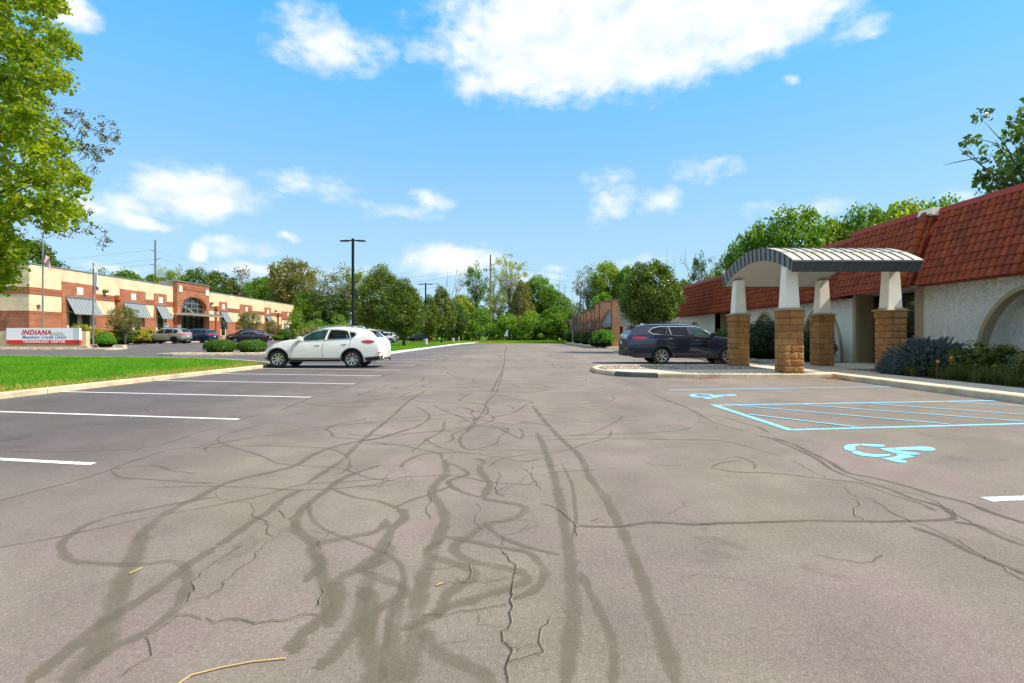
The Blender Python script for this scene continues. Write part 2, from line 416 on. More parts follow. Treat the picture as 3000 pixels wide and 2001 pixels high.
M = dict(
    asphalt=asphalt_mat(), stucco=stucco_mat(), tile=tile_mat(), block=rock_block_mat(), lawn=lawn_mat(),
    concrete=concrete_mat('concrete', (.66, .55, .40)), kerb=concrete_mat('kerb_concrete', (.58, .48, .34), .35),
    kerbwhite=concrete_mat('painted_kerb', (.78, .76, .70), .12), kerbgrey=concrete_mat('grey_rubber_kerb', (.13, .135, .13), .3),
    paint=worn_mat('white_paint', (.80, .79, .76), .05, .3, wear=.85), bluepaint=worn_mat('blue_paint', (.20, .56, .78), .05, .25, (.28, .64, .84), wear=.8),
    seal=worn_mat('crack_sealer', (.155, .124, .086), .15, .9, (.185, .150, .110), .66, 8, wear=.3),
    sealdark=worn_mat('dark_sealer', (.098, .079, .055), .2, .9, (.155, .125, .088), .72, 12, wear=.35),
    crack=worn_mat('open_crack', (.03, .024, .017), .45, 1.0, (.02, .018, .015), 1., 60),
    crackdust=worn_mat('dusty_crack_edge', (.48, .37, .24), .85, 1.5, (.40, .32, .21), .75, 30),
    tan=basic('tan_trim', (.38, .29, .17), .7, var=.08), tanpanel=basic('tan_panel', (.30, .22, .11), .7),
    cream=basic('cream_board', (.55, .45, .28), .8), browndark=basic('dark_brown_frame', (.05, .035, .02), .5),
    redcap=basic('red_metal_cap', (.36, .052, .026), .6, var=.06, spec=.3), whitecap=plain('bright_cap', (.85, .74, .66), .5),
    white=basic('white_stucco_column', (.88, .83, .72), .75, var=.04, bump=.08), soffit=basic('soffit_board', (.60, .585, .54), .75, var=.04),
    slate=basic('slate_metal', (.19, .205, .225), .42, .15, var=.08), slatedark=basic('dark_metal', (.075, .078, .082), .45, .15, var=.08),
    roofmetal=basic('pale_seam_metal', (.52, .47, .37), .5, .05, var=.08), rib=plain('seam_rib', (.085, .085, .085), .45, .3),
    capstone=basic('cast_stone_cap', (.36, .27, .17), .85, var=.1, bump=.2),
    glass=glassy('tinted_glass'), bark=basic('bark', (.075, .055, .04), .95, var=.3, scale=6, bump=.6, bscale=18),
    barkgrey=basic('grey_bark', (.22, .20, .17), .95, var=.25, scale=6, bump=.4, bscale=18),
    blockwall=brick('tan_block', (.66, .545, .355), (.61, .505, .325), (.55, .45, .30), .4, .2, .006, bump=.15),
    shadeblock=None,
    brickred=brick('red_brick', (.36, .072, .024), (.17, .032, .014), (.46, .27, .15), .32, .11, .016),
    soldier=brick('soldier_brick', (.30, .064, .024), (.21, .042, .018), (.36, .19, .10), .30, .13, .014, vert=True),
    brickbrown=brick('brown_brick', (.33, .125, .05), (.18, .065, .03), (.38, .26, .15), .24, .08, .012),
    coping=basic('grey_coping', (.26, .27, .26), .4, .4), awning=basic('grey_awning_metal', (.30, .32, .33), .4, .3, var=.05),
    medal=plain('cast_medallion', (.74, .70, .64), .8), rust=basic('rust_downspout', (.38, .10, .04), .5, var=.06),
    pebble=basic('pebbles', (.50, .44, .36), .85, var=.45, scale=25), mulch=basic('mulch', (.055, .038, .026), .95, var=.4, scale=20, bump=1., bscale=40),
    black=basic('black_metal', (.012, .013, .015), .4, .3, var=.05), post=basic('concrete_post', (.42, .38, .30), .9, bump=.3, bscale=12),
    signwhite=plain('sign_white', (.82, .83, .85), .35), signred=plain('sign_red', (.62, .015, .02), .35), signblue=plain('sign_blue', (.06, .22, .42), .4),
    signline=plain('sign_grey_line', (.50, .46, .46), .5), letterred=plain('letter_red', (.50, .03, .04), .4),
)
# ------------------------------------------------------------------ ground, parking lot, kerbs
def sheet(name, poly, z, mt, kind='structure', parent=None, thick=None):
    """flat polygon; with thick it is a slab going down by thick"""
    mb = MB()
    if thick: mb.prism(poly, z-thick, z)
    else: mb.face([(x, y, z) for x, y in poly])
    o = mb.build(name, mt, parent)
    if kind: o['kind'] = kind
    return o
def terrain_z(x, y):
    """the left lot and the far field lie a little higher than the near lot"""
    if np.ndim(x) == 0: x, y = np.float64(x), np.float64(y)
    a = np.clip((y-38)/18, 0, 1)*np.clip((-x-14)/8, 0, 1)*.36
    b = np.clip((y-84)/14, 0, 1)*.42
    a, b = a*a*(3-2*a) if False else a, b
    return np.maximum(a, b)
# grass field out to the horizon
xs = np.concatenate([[-900, -400, -200, -120], np.arange(-90, 61, 3.), [90, 160, 400, 900]])
ys = np.concatenate([[-200, -60, -10], np.arange(0, 141, 3.), [180, 300, 700, 1600]])
gx, gy = np.meshgrid(xs, ys); gz = terrain_z(gx, gy)-.03
V = np.stack([gx, gy, gz], -1).reshape(-1, 3); n = len(xs)
F = [[j*n+i, j*n+i+1, (j+1)*n+i+1, (j+1)*n+i] for j in range(len(ys)-1) for i in range(n-1)]
g = link_mesh('ground', fast_mesh('ground', V, F, M['lawn'])); tag(g, 'open grass field spreading behind the parking lot to the trees', kind='structure')

def drape(name, poly_mask, x0, x1, y0, y1, step, dz, mt):
    xs = np.arange(x0, x1+.01, step); ys = np.arange(y0, y1+.01, step)
    gx, gy = np.meshgrid(xs, ys); V = np.stack([gx, gy, terrain_z(gx, gy)+dz], -1).reshape(-1, 3); n = len(xs)
    F = [[j*n+i, j*n+i+1, (j+1)*n+i+1, (j+1)*n+i] for j in range(len(ys)-1) for i in range(n-1) if poly_mask((xs[i]+xs[i+1])/2, (ys[j]+ys[j+1])/2)]
    o = link_mesh(name, fast_mesh(name, V, F, mt)); o['kind'] = 'structure'; return o
lot = drape('parking_lot', lambda x, y: (x > -60) and (y < 84), -60, 30, -12, 84, 2., 0., M['asphalt'])
lot['label'] = 'worn grey asphalt parking lot with sealed cracks'
drape('parking_lot', lambda x, y: x < -22, -60, -22, 84, 112, 2., 0., M['asphalt'])['label'] = 'far end of the left asphalt lot in front of the brick and block building'

class Flat:
    """ribbons lying on the ground with UVs (0..1 across, metres along)"""
    level = 0
def ribbon(name, pts, width, mt, z=.004, parent=None, taper=False, ends=None):
    P = [Vector((p[0], p[1])) for p in pts]
    # resample with Catmull-Rom for flowing lines
    if len(P) > 2 and ends is None:
        Q = []
        for i in range(len(P)-1):
            p0, p1, p2, p3 = P[max(i-1, 0)], P[i], P[i+1], P[min(i+2, len(P)-1)]
            for k in range(5):
                t = k/5; Q.append(.5*((2*p1)+(p2-p0)*t+(2*p0-5*p1+4*p2-p3)*t*t+(3*p1-p0-3*p2+p3)*t**3))
        Q.append(P[-1]); P = Q
    L = 0; V = []; UV = []
    for i, p in enumerate(P):
        d = (P[min(i+1, len(P)-1)]-P[max(i-1, 0)])
        if d.length < 1e-6: d = Vector((1, 0))
        d.normalize(); nrm = Vector((-d.y, d.x))
        w = width*(1+.12*math.sin(L*3.1+i)) if taper else width
        if taper and (i < 2 or i > len(P)-3): w *= .55
        if ends is not None and i in (0, len(P)-1): nrm = Vector(ends)
        if i: L += (p-P[i-1]).length
        for s in (-1, 1):
            q = p+nrm*(s*w/2); V.append((q.x, q.y, float(terrain_z(q.x, q.y))+z)); UV.append(((s+1)/2, L))
    F = [(2*i, 2*i+1, 2*i+3, 2*i+2) for i in range(len(P)-1)]
    me = bpy.data.meshes.new(name); me.from_pydata(V, [], F); me.materials.append(mt)
    uv = me.uv_layers.new(name='UVMap')
    for lp in me.loops: uv.data[lp.index].uv = UV[lp.vertex_index]
    # faces up
    if me.polygons and me.polygons[0].normal.z < 0: me.flip_normals()
    return link_mesh(name, me, parent)

def kerb(name, pts, mt, w=.15, h=.13, seg=3.0, parent=None, label=None, gap=.012):
    """raised kerb built from separate lengths with open joints"""
    root = parent or empty(name, (pts[0][0], pts[0][1], 0)); 
    if parent is None: root['kind'] = 'structure'; root['label'] = label or 'concrete kerb'
    P = [Vector(p) for p in pts]; cum = [0]
    for a, b in zip(P, P[1:]): cum.append(cum[-1]+(b-a).length)
    tot = cum[-1]; n = max(1, round(tot/seg)); off = world_off(root)
    def at(s):
        s = min(max(s, 0), tot)
        for i in range(len(P)-1):
            if s <= cum[i+1]+1e-9: 
                k = (s-cum[i])/max(cum[i+1]-cum[i], 1e-9); return P[i].lerp(P[i+1], k), (P[i+1]-P[i]).normalized()
    for k in range(n):
        a, b = tot*k/n+gap/2, tot*(k+1)/n-gap/2
        ss = sorted({a, b, *[c for c in cum if a < c < b], *[a+(b-a)*q for q in (.25, .5, .75)]})
        mb = MB(); rings = []
        for s in ss:
            p, d = at(s)
            i = [j for j, c in enumerate(cum) if abs(c-s) < 1e-6]
            if i and 0 < i[0] < len(P)-1: d = ((P[i[0]+1]-P[i[0]]).normalized()+(P[i[0]]-P[i[0]-1]).normalized()).normalized()
            nn = Vector((-d.y, d.x)); z0 = float(terrain_z(p.x, p.y)); jz = rng.normal(0, .0015)
            rings.append([(*(p+nn*u*w), z0+v) for u, v in ((-.5, -.05), (-.5, h-.025), (-.42, h+jz), (.42, h+jz), (.5, h-.025), (.5, -.05))])
        for r in rings: mb.v += r
        for i in range(len(rings)-1):
            for j in range(5):
                q = i*6+j; mb.f.append((q, q+6, q+7, q+1)); mb.m.append(0)
        mb.f.append(tuple(range(5, -1, -1))); mb.m.append(0); e = (len(rings)-1)*6; mb.f.append(tuple(e+j for j in range(6))); mb.m.append(0)
        mb.build('kerb_stone', mt, root)
    return root

# ---- left lawn with its kerb
lawn_poly = [(-9.62, -4), (-9.97, 10.1), (-9.7, 15), (-9.5, 18.8), (-9.65, 20.6), (-10.6, 21.9), (-12.4, 23.6), (-14.7, 25.2), (-19, 26.6), (-27.3, 28.4), (-45, 30.5), (-70, 31), (-70, -4)]
sheet('lawn', [(x-.02 if x > -60 else x, y) for x, y in lawn_poly], .085, M['lawn'], thick=.2)['label'] = 'bright green lawn left of the near parking bays'
kerb('kerb', [(-9.52, -4), (-9.87, 10.1), (-9.6, 15), (-9.42, 18.6), (-9.5, 20.4), (-10.0, 21.5), (-10.7, 22.2), (-12.4, 23.75), (-14.7, 25.35), (-19, 26.75), (-27.3, 28.55), (-45, 30.65)], M['kerb'], .17, .12, 3.0,
     label='pale concrete kerb round the near left lawn')
# ---- grass strip with pear trees and lamp posts
strip = [(-8.4, 33.6), (-8.25, 42), (-8.0, 60), (-7.6, 75), (-6.9, 83), (-5.5, 86), (-5.5, 96), (-22, 96), (-19.5, 70), (-16.5, 55), (-13.6, 40), (-12.4, 35.5), (-11.2, 33.2), (-9.2, 32.6)]
so = sheet('grass_strip', strip, .09, M['lawn'], thick=.2); so['label'] = 'grass strip with pear trees and lamp posts between the two lots'
kerb('kerb', [(-12.4, 35.4), (-11.3, 33.2), (-9.3, 32.5), (-8.3, 33.5), (-8.13, 42), (-7.9, 60), (-7.5, 75), (-6.8, 83), (-5.5, 85.6)], M['kerbwhite'], .2, .13, 1.9, label='white painted kerb blocks along the far grass strip', gap=.05)
kerb('kerb', [(-12.5, 35.6), (-13.7, 40), (-16.6, 55), (-19.6, 70), (-21, 80)], M['kerb'], .16, .12, 4., label='kerb on the left lot side of the grass strip')

# ---- gravel island with two boxwoods
def island(name, poly, mt_fill, label, kmt=None, w=.15, h=.13, fill=.10, seg=3., klabel=None):
    o = sheet(name, poly, fill, mt_fill, thick=.2); o['label'] = label
    zs = float(terrain_z(poly[0][0], poly[0][1])); 
    if zs > .02:
        o.location.z += zs
    kerb('kerb', poly+[poly[0]], kmt or M['kerb'], w, h, seg, label=klabel or 'kerb round the '+label.split(' with')[0])
    return o
M['gravelbed'] = basic('gravel_bed', (.40, .33, .26), .95, var=.3, scale=25, bump=.8, bscale=45)
isl_a = [(-21.9, 32.0), (-20.6, 31.6), (-14.5, 32.4), (-13.9, 33.4), (-14.3, 37), (-16.5, 38.2), (-19.5, 36.5), (-21.7, 33.2)]
island('gravel_island', isl_a, M['gravelbed'], 'gravel island with two clipped boxwoods in the left lot')
isl_b = [(-60, 41.2), (-36, 41.6), (-32.6, 41.6), (-31.9, 42.2), (-32.4, 43.6), (-34.5, 46), (-36.8, 49.5), (-60, 48.5)]
island('sign_bed', isl_b, M['gravelbed'], 'gravel bed with the monument sign')
# bed along the left building
bed = [(-60, 44.6), (-42.3, 49.6), (-40.9, 52.5), (-40.9, 56), (-42.2, 66), (-43.2, 78), (-44, 110), (-60, 112)]
bo = sheet('building_bed', bed, .43, M['gravelbed'], thick=.5); bo['label'] = 'planted gravel bed along the brick and block building'
kerb('kerb', [(-42.3, 49.6), (-40.9, 52.5), (-40.9, 56), (-42.2, 66), (-43.2, 78), (-44, 110)], M['kerb'], .16, .13, 4., label='kerb of the bed along the brick and block building')

# ---- right side: sidewalk, portico paving, gravel beds
WZ = .13
walk = empty('sidewalk', (9.1, 12, 0)); walk['kind'] = 'structure'; walk['label'] = 'concrete sidewalk along the tiled building'
def slab(x0, x1, y0, y1, mt=M['concrete'], z=WZ, poly=None, name='paving_slab'):
    mb = MB(); poly = poly or [(x0, y0), (x1, y0), (x1, y1), (x0, y1)]
    c = np.mean(poly, 0); q = [(c[0]+(x-c[0])*(1-.006/max(abs(x-c[0]), .3)), c[1]+(y-c[1])*(1-.006/max(abs(y-c[1]), .3))) for x, y in poly]
    mb.prism(q, -.05, z); return mb.build(name, mt, walk)
ye = 14.7
y = ye
while y > -3:
    slab(9.25, 10.6, y-1.5, y); y -= 1.5
kerb('kerb', [(9.17, -3), (9.17, 14.62)], M['kerb'], .16, WZ, 3., label='kerb in front of the sidewalk by the blue bays')
kerb('kerb', [(9.09, 14.8), (7.0, 14.83), (5.2, 14.86), (4.2, 15.0)], M['kerb'], .17, WZ, 2.1, label='kerb across the end of the portico walk')
# worn grey corner length of kerb
kerb('kerb', [(4.2, 15.0), (3.55, 15.3), (3.15, 15.7)], M['kerbgrey'], .18, .14, 2.2, label='dark grey repaired kerb length at the island corner')
kerb('kerb', [(3.15, 15.7), (2.8, 16.8), (2.85, 18.1), (3.2, 19.05), (3.7, 19.45), (6, 19.5), (8.6, 19.55), (9.4, 19.9)], M['kerb'], .17, WZ, 2.2, label='kerb round the pale tip of the portico island')
slab(0, 0, 0, 0, poly=[(3.3, 15.65), (4.3, 15.12), (5.4, 14.98), (5.4, 16.55), (4.0, 16.7), (3.0, 17.0)])
slab(0, 0, 0, 0, poly=[(5.4, 15.35), (8.5, 15.3), (8.5, 17.1), (7.3, 16.7), (5.4, 16.55)])
slab(0, 0, 0, 0, poly=[(8.5, 14.92), (9.2, 14.88), (9.2, 14.7), (10.9, 14.7), (10.9, 17.4), (8.5, 17.4)])
slab(0, 0, 0, 0, poly=[(8.5, 17.4), (10.9, 17.4), (10.9, 20.2), (8.5, 20.2)])
slab(0, 0, 0, 0, poly=[(10.9, 17.0), (14.3, 17.4), (14.3, 20.9), (10.9, 20.2)])
gb = sheet('gravel_strip', [(5.4, 14.95), (8.5, 14.92), (8.5, 15.3), (5.4, 15.35)], .10, M['gravelbed'], thick=.15); gb['label'] = 'narrow gravel strip along the portico kerb'
gb = sheet('gravel_bed', [(2.95, 17.0), (4.0, 16.72), (5.4, 16.57), (7.3, 16.72), (8.48, 17.12), (8.48, 19.45), (3.7, 19.38), (3.2, 18.95), (2.93, 18.1)], .10, M['gravelbed'], thick=.15); gb['label'] = 'pebble bed on the portico island'
mu = sheet('planting_bed', [(10.6, -3), (13.85, -3), (13.85, 17.2), (11.0, 16.9), (10.9, 14.7), (10.6, 14.2)], .12, M['mulch'], thick=.15); mu['label'] = 'dark mulch bed in front of the near stucco wall'
mu = sheet('planting_bed', [(9.5, 20.3), (14, 21.0), (14, 43), (10.6, 43), (10.4, 30), (9.4, 24)], .10, M['gravelbed'], thick=.15); mu['label'] = 'gravel bed along the far stucco wall'
kerb('kerb', [(9.4, 19.9), (9.3, 24), (10.3, 30), (10.5, 43)], M['kerb'], .16, WZ, 3., label='kerb along the far gravel bed')
isl_c = [(7.2, 36.6), (8.2, 35.4), (12.5, 35.2), (12.5, 39.6), (9.2, 39.4), (7.4, 37.8)]
island('tree_island', isl_c, M['mulch'], 'mulched island with the pear tree in the right lot')
# walk in front of the brown brick building
fw = [(9.3, 50.4), (17, 50.4), (17, 53), (11.5, 53), (11.5, 93), (9.6, 93), (8.5, 80), (8.3, 60)]
sheet('far_sidewalk', fw, .13, M['concrete'], thick=.2)['label'] = 'concrete walk in front of the brown brick building'
kerb('kerb', [(17, 50.3), (9.3, 50.3), (8.2, 60), (8.4, 80), (9.5, 93)], M['kerb'], .16, .14, 4., label='kerb of the walk in front of the brown brick building')

# ---- painted bay lines, children of the lot
def line(p, q, w=.10, mt=None, z=.004):
    return ribbon('bay_line', [p, q], w, mt or M['paint'], z, lot, ends=(0, 1) if abs(p[0]-q[0]) > abs(p[1]-q[1]) else (1, 0))
T = .18
near_ends = [4.89, 7.51, 10.2, 13.04, 15.65, 18.3]
for y in near_ends+[21.1, 23.8]:
    x1 = -9.75 if y < 19.5 else -9.3
    line((-3.95, y), (x1, y+T*(-3.95-x1)), .10)
y = 26.5
while y < 82:
    line((-3.9, y), (-8.3 if y > 31 else -9.0, y+.8), .12); y += 2.7
for y in (21.9, 24.6, 27.3, 30.0, 32.7):
    line((3.5, y), (9.3, y+.55), .11)
y = 41.
while y < 82:
    line((3.4, y), (8.2, y+.7), .12); y += 2.75
line((3.5, 3.83), (9.1, 4.45), .11)
line((3.5, 1.1), (9.1, 1.7), .11)
line((8.9, 40.2), (7.3, 46), .12); line((11.6, 40.2), (10.4, 47), .12)
# left lot bays in front of the block building
for k in range(12):
    y = 46.5+k*2.85
    x0 = -35.2 if k else -33.6
    mt = M['bluepaint'] if k in (4, 5) else M['paint']
    line((x0, y), (-40.6, y-.2), .12, mt)
line((-35.2, 57.8), (-35.2, 60.9), .12, M['bluepaint'])
for k in range(4): line((-35.4-1.2*k, 57.9), (-36.6-1.2*k, 60.6), .12, M['bluepaint'], .008)
for k in range(10): line((-24.5, 56+k*2.8), (-19.5, 56.2+k*2.8), .12)
# blue accessible aisle
B = M['bluepaint']
PT = [G(2092, 1188), G(2313, 1260), (9.05, 7.41), (9.05, 9.69)]
line(PT[0], PT[3], .10, B); line(PT[1], PT[2], .10, B); line((PT[0][0], PT[0][1]+.05), (PT[1][0], PT[1][1]-.05), .12, B, .006)
for (a, b) in (((2195, 1214.6), (2508, 1252)), ((2162, 1189), (2780, 1243.5)), ((2354, 1186.6), (3060, 1240)), ((2555, 1184), None), ((2766, 1177), None)):
    A = G(*a); Bq = G(*b) if b else (A[0]+2.2, A[1]-1.85)
    if b is None and a[0] > 2700: Bq = (9.05, A[1]-.95)
    line(A, Bq, .085, B, .008)
line(G(1958, 1143), (9.05, 12.38), .09, B)

# wheelchair symbols, stencilled (traced outline pieces)
sym = [[(1222, 455), (1228, 443), (1250, 435), (1320, 431), (1334, 437), (1296, 445), (1292, 460), (1300, 470), (1262, 476), (1232, 467)],
       [(1335, 430), (1400, 433), (1462, 436), (1485, 441), (1466, 449), (1400, 447), (1345, 442), (1324, 439)],
       [(1268, 480), (1310, 475), (1350, 488), (1420, 497), (1520, 497), (1498, 508), (1420, 513), (1340, 506), (1290, 494)],
       [(1447, 460), (1520, 455), (1545, 469), (1600, 477), (1685, 488), (1700, 497), (1640, 499), (1540, 487), (1478, 473)],
       [(1526, 456), (1640, 450), (1700, 447), (1750, 449), (1787, 457), (1798, 465), (1783, 473), (1735, 474), (1680, 470), (1600, 470), (1560, 470)],
       [(1545, 491), (1610, 497), (1668, 511), (1570, 527), (1618, 540), (1608, 550), (1560, 546), (1458, 522), (1540, 512), (1560, 505)]]
def cr6(x, y): return G(1900+x/2.137, 1100+y/2.137)
def symbol(dx, dy):
    mb = MB()
    for pl in sym: mb.face([(X+dx, Y+dy, .005) for X, Y in (cr6(*q) for q in pl)])
    return mb.build('wheelchair_symbol', M['bluesym'], lot)
M['bluesym'] = basic('blue_stencil_paint', (.24, .62, .82), .6, var=.12, scale=6, fine=.1)
symbol(0, 0); s2_ = symbol(.05, 5.0)

# ---- sealed and open cracks traced on the near asphalt
def C(crop, pts):
    sc, ox, oy = {'5': (1.74, 900, 1100), '3': (1.959, 0, 1000), '4': (1.959, 0, 1400), '6': (2.137, 1900, 1100)}[crop]
    return [G(ox+x/sc, oy+y/sc) for x, y in pts]
seals = [
 ('5', .095, 0, [(1150,155),(1200,220),(1290,320),(1370,390),(1410,450),(1440,520),(1500,600),(1560,700),(1610,800),(1660,920),(1710,1040),(1750,1180),(1810,1330),(1895,1600)]),
 ('5', .10, 0, [(1170,290),(1200,350),(1230,430),(1260,520),(1290,640),(1310,760),(1335,900),(1350,1050),(1355,1200),(1340,1350),(1318,1600)]),
 ('5', .04, 0, [(1300,455),(1345,540),(1360,620),(1370,740),(1350,830)]),
 ('5', .06, 0, [(1395,1000),(1450,1120),(1530,1280),(1565,1400),(1560,1600)]),
 ('5', .06, 1, [(1380,768),(1500,772),(1600,770),(1700,755),(1800,750),(1950,760),(2088,758)]),
 ('6', .06, 1, [(330,928),(700,920),(1000,910),(1300,915),(1500,915),(1700,910),(1850,905),(1910,890),(1880,850),(1800,810),(1650,770),(1500,710),(1300,650),(1150,590),(1050,520),(900,450),(750,390),(640,370)]),
 ('5', .085, 0, [(600,80),(520,130),(420,220),(330,290),(250,360),(180,430),(90,490),(0,550)]),
 ('3', .085, 0, [(1730,850),(1620,910),(1540,980),(1440,1040),(1330,1120),(1250,1176)]),
 ('4', .09, 0, [(1240,395),(1080,500),(980,580),(850,670),(700,770),(560,850),(430,960),(330,1040),(150,1190)]),
 ('3', .10, 0, [(2351,500),(2200,550),(2060,575),(1920,605),(1800,650),(1700,710),(1560,750),(1400,785),(1260,830),(1130,900),(1020,950),(920,1010),(850,1070),(780,1140)]),
 ('4', .13, 0, [(820,330),(790,400),(740,520),(700,620),(660,730),(620,840),(580,950),(500,1050),(380,1190)]),
 ('3', .09, 0, [(2180,710),(2060,750),(1960,790),(1880,850),(1800,910),(1740,960),(1690,1030),(1720,1080)]),
 ('4', .10, 0, [(1700,240),(1690,285),(1740,330),(1800,380),(1820,450),(1840,540),(1880,620),(1885,700),(1880,780),(1800,850),(1720,910),(1690,1010)]),
 ('4', .07, 0, [(1240,110),(1050,140),(850,180),(650,220),(500,270),(400,330),(355,380),(370,440),(430,480),(550,490),(700,500),(850,495),(960,480),(1050,500),(1075,560),(1060,650),(1000,760),(850,880),(650,980),(480,1100)]),
 ('3', .05, 0, [(640,735),(760,720),(900,715),(980,740),(1130,760)]),
 ('3', .05, 0, [(640,740),(690,780),(820,790),(960,800),(1100,810),(1250,815)]),
 ('3', .06, 0, [(0,915),(200,860),(400,810),(600,750),(700,710),(850,660),(1000,620),(1200,605)]),
 ('3', .05, 0, [(0,630),(300,635),(600,628),(800,615),(920,595),(1050,555),(1120,530),(1250,490),(1400,445),(1520,408)]),
 ('3', .05, 0, [(1110,625),(1250,605),(1400,600),(1550,600),(1700,605),(1880,615),(1960,640),(2005,680),(1990,740),(1900,770)]),
 ('3', .05, 0, [(860,410),(835,385),(870,355),(960,335),(1200,318)]),
 ('3', .06, 0, [(1600,400),(1800,320),(1960,275),(2080,235),(2200,200),(2300,168)]),
 ('3', .05, 0, [(1720,345),(1800,365),(2000,380),(2200,372),(2351,370)]),
 ('5', .06, 0, [(850,80),(800,110),(780,130),(900,150),(920,190),(860,230),(820,280),(780,320),(800,370),(900,380),(1000,380),(1200,385)]),
 ('5', .06, 0, [(1000,-20),(980,40),(960,90),(920,130),(900,180),(850,240)]),
 ('5', .05, 0, [(600,320),(640,350),(720,380),(850,400),(1000,420),(1100,440),(1200,420)]),
 ('5', .11, 0, [(700,430),(710,500),(650,560),(640,610),(690,680),(700,740),(660,850),(620,940),(590,1050),(560,1200),(540,1400),(520,1600)]),
 ('5', .09, 0, [(860,420),(900,440),(880,480),(930,550),(900,620),(960,640),(1080,660),(1110,690),(1050,730),(920,760),(820,820),(750,870),(780,920),(880,960),(1000,980),(1100,1010),(1110,1050),(980,1100),(850,1140),(700,1190),(600,1250),(480,1300)]),
 ('5', .07, 0, [(700,820),(850,850),(1000,880),(1120,900),(1190,960),(1210,1030),(1150,1100),(1050,1140)]),
 ('5', .07, 0, [(740,450),(820,500),(720,540),(780,590),(880,620)]),
 ('5', .10, 0, [(470,680),(500,720),(430,790),(360,920),(320,1000),(290,1120),(260,1250),(200,1350),(50,1500)]),
 ('5', .05, 0, [(120,575),(240,620),(360,640),(470,680)]),
 ('5', .05, 0, [(10,650),(20,720),(80,780),(200,830),(330,880),(440,930),(490,1000),(480,1100),(430,1200),(400,1400),(380,1600)]),
 ('5', .11, 0, [(300,1080),(330,1180),(300,1300),(330,1450),(350,1600)]),
 ('5', .09, 0, [(480,1150),(440,1300),(450,1450),(440,1600)]),
 ('5', .10, 0, [(600,1290),(640,1380),(720,1440),(820,1480),(900,1530),(940,1600)]),
 ('5', .06, 0, [(900,750),(980,820),(1080,860),(1180,890),(1290,915)]),
 ('5', .06, 0, [(550,155),(610,190),(620,220),(560,260),(470,290),(400,310),(300,330)]),
 ('5', .04, 1, [(640,150),(700,180),(780,210),(900,230),(1050,250),(1120,240),(1250,260)]),
 ('5', .05, 0, [(700,230),(690,280),(620,320),(560,370),(530,385)]),
 ('5', .04, 0, [(0,145),(200,160),(450,150),(560,150)]),
 ('5', .05, 0, [(440,60),(520,75),(800,75),(1100,90),(1500,95),(1550,130),(1300,150)]),
 ('5', .05, 1, [(850,10),(870,40),(1100,45),(1640,35)]),
 ('5', .05, 0, [(1290,310),(1500,300),(1700,295),(1900,280),(1960,265)]),
 ('5', .05, 0, [(1200,330),(1500,322),(1800,325),(2088,330)]),
 ('5', .05, 0, [(1220,500),(1300,490),(1400,485),(1480,480)]),
 ('5', .05, 0, [(930,250),(1000,280),(1060,310),(1090,320),(1100,290),(1080,270)]),
 ('5', .05, 0, [(480,470),(500,440),(600,400),(760,395)]),
 ('5', .05, 0, [(440,680),(520,640),(640,600),(740,560)]),
 ('6', .05, 1, [(0,105),(130,160),(260,210),(400,290),(560,340),(600,350)]),
 ('6', .04, 0, [(0,400),(200,405),(400,405),(520,420),(650,455),(850,515)]),
 ('6', .07, 1, [(780,390),(900,430),(1010,480),(1140,545),(1250,610),(1400,640),(1600,690),(1800,750),(2000,800),(2150,860),(2400,940)]),
 ('6', .05, 0, [(1100,650),(1300,670),(1500,740),(1700,800),(1800,850)]),
 ('6', .06, 1, [(1650,950),(1850,1020),(2000,1100),(2150,1160),(2400,1260)]),
 ('6', .07, 1, [(1920,920),(2050,940),(2200,1010),(2400,1085)]),
 ('6', .035, 0, [(580,530),(450,550),(400,572),(430,585),(550,605),(750,610),(950,630),(1150,655)]),
 ('6', .035, 0, [(520,505),(600,520),(660,550),(668,585)]),
 ('6', .05, 1, [(480,265),(600,300),(680,320),(760,360)])]
for k, (cr, w, dk, pts) in enumerate(seals):
    o = ribbon('crack_seal', C(cr, pts), w, M['sealdark'] if dk else M['seal'], .0012+k*.00005, lot, taper=True)
# the tangle of thinner seals that runs on down the lane
def seal_k(k, P, w, mt): ribbon('crack_seal', P, w, mt, .0012+k*.00002, lot, taper=True)
seal_k(80, [G(1484, 1009), G(1480, 1030), G(1478, 1060), G(1470, 1090), G(1452, 1125), G(1440, 1150)], .06, M['sealdark'])
rs = np.random.default_rng(14)
for k in range(34):
    y = 4.2+22*(k/34)**1.5; x = rs.normal(-.35, .75+.02*y); a = rs.choice([0, math.pi])+rs.normal(0, .5)+(math.pi/2 if k % 4 == 0 else 0); P = [(x, y)]
    cv = rs.normal(0, .5)
    for _ in range(int(rs.integers(6, 12))):
        a += cv*.6+rs.normal(0, .35); cv = cv*.8+rs.normal(0, .25); st_ = rs.uniform(.18, .4)*(1+y*.05); x += math.cos(a)*st_; y += math.sin(a)*st_; P.append((x, y))
    seal_k(20+k, P, rs.uniform(.035, .062), M['seal'])
for k in range(4):
    x = rs.uniform(-1.1, .1); y = rs.uniform(2.0, 3.4); P = [(x+rs.normal(0, .05)*i, y+.22*i) for i in range(5)]
    seal_k(60+k, P, rs.uniform(.07, .13), M['seal'])
for k in range(9):
    y = rs.uniform(9, 60); x = rs.uniform(-3.2, 3.2); P = [(x, y)]
    for _ in range(7): x += rs.normal(0, .12); y += rs.uniform(.8, 1.8); P.append((x, y))
    seal_k(70+k, P, .045, M['seal'])
def jag(pts, amp):
    out = []
    for a, b in zip(pts, pts[1:]):
        n = max(2, int(math.hypot(b[0]-a[0], b[1]-a[1])/.055))
        for i in range(n): out.append((a[0]+(b[0]-a[0])*i/n+rng.normal(0, amp*.8), a[1]+(b[1]-a[1])*i/n+rng.normal(0, amp)))
    out.append(pts[-1]); return out
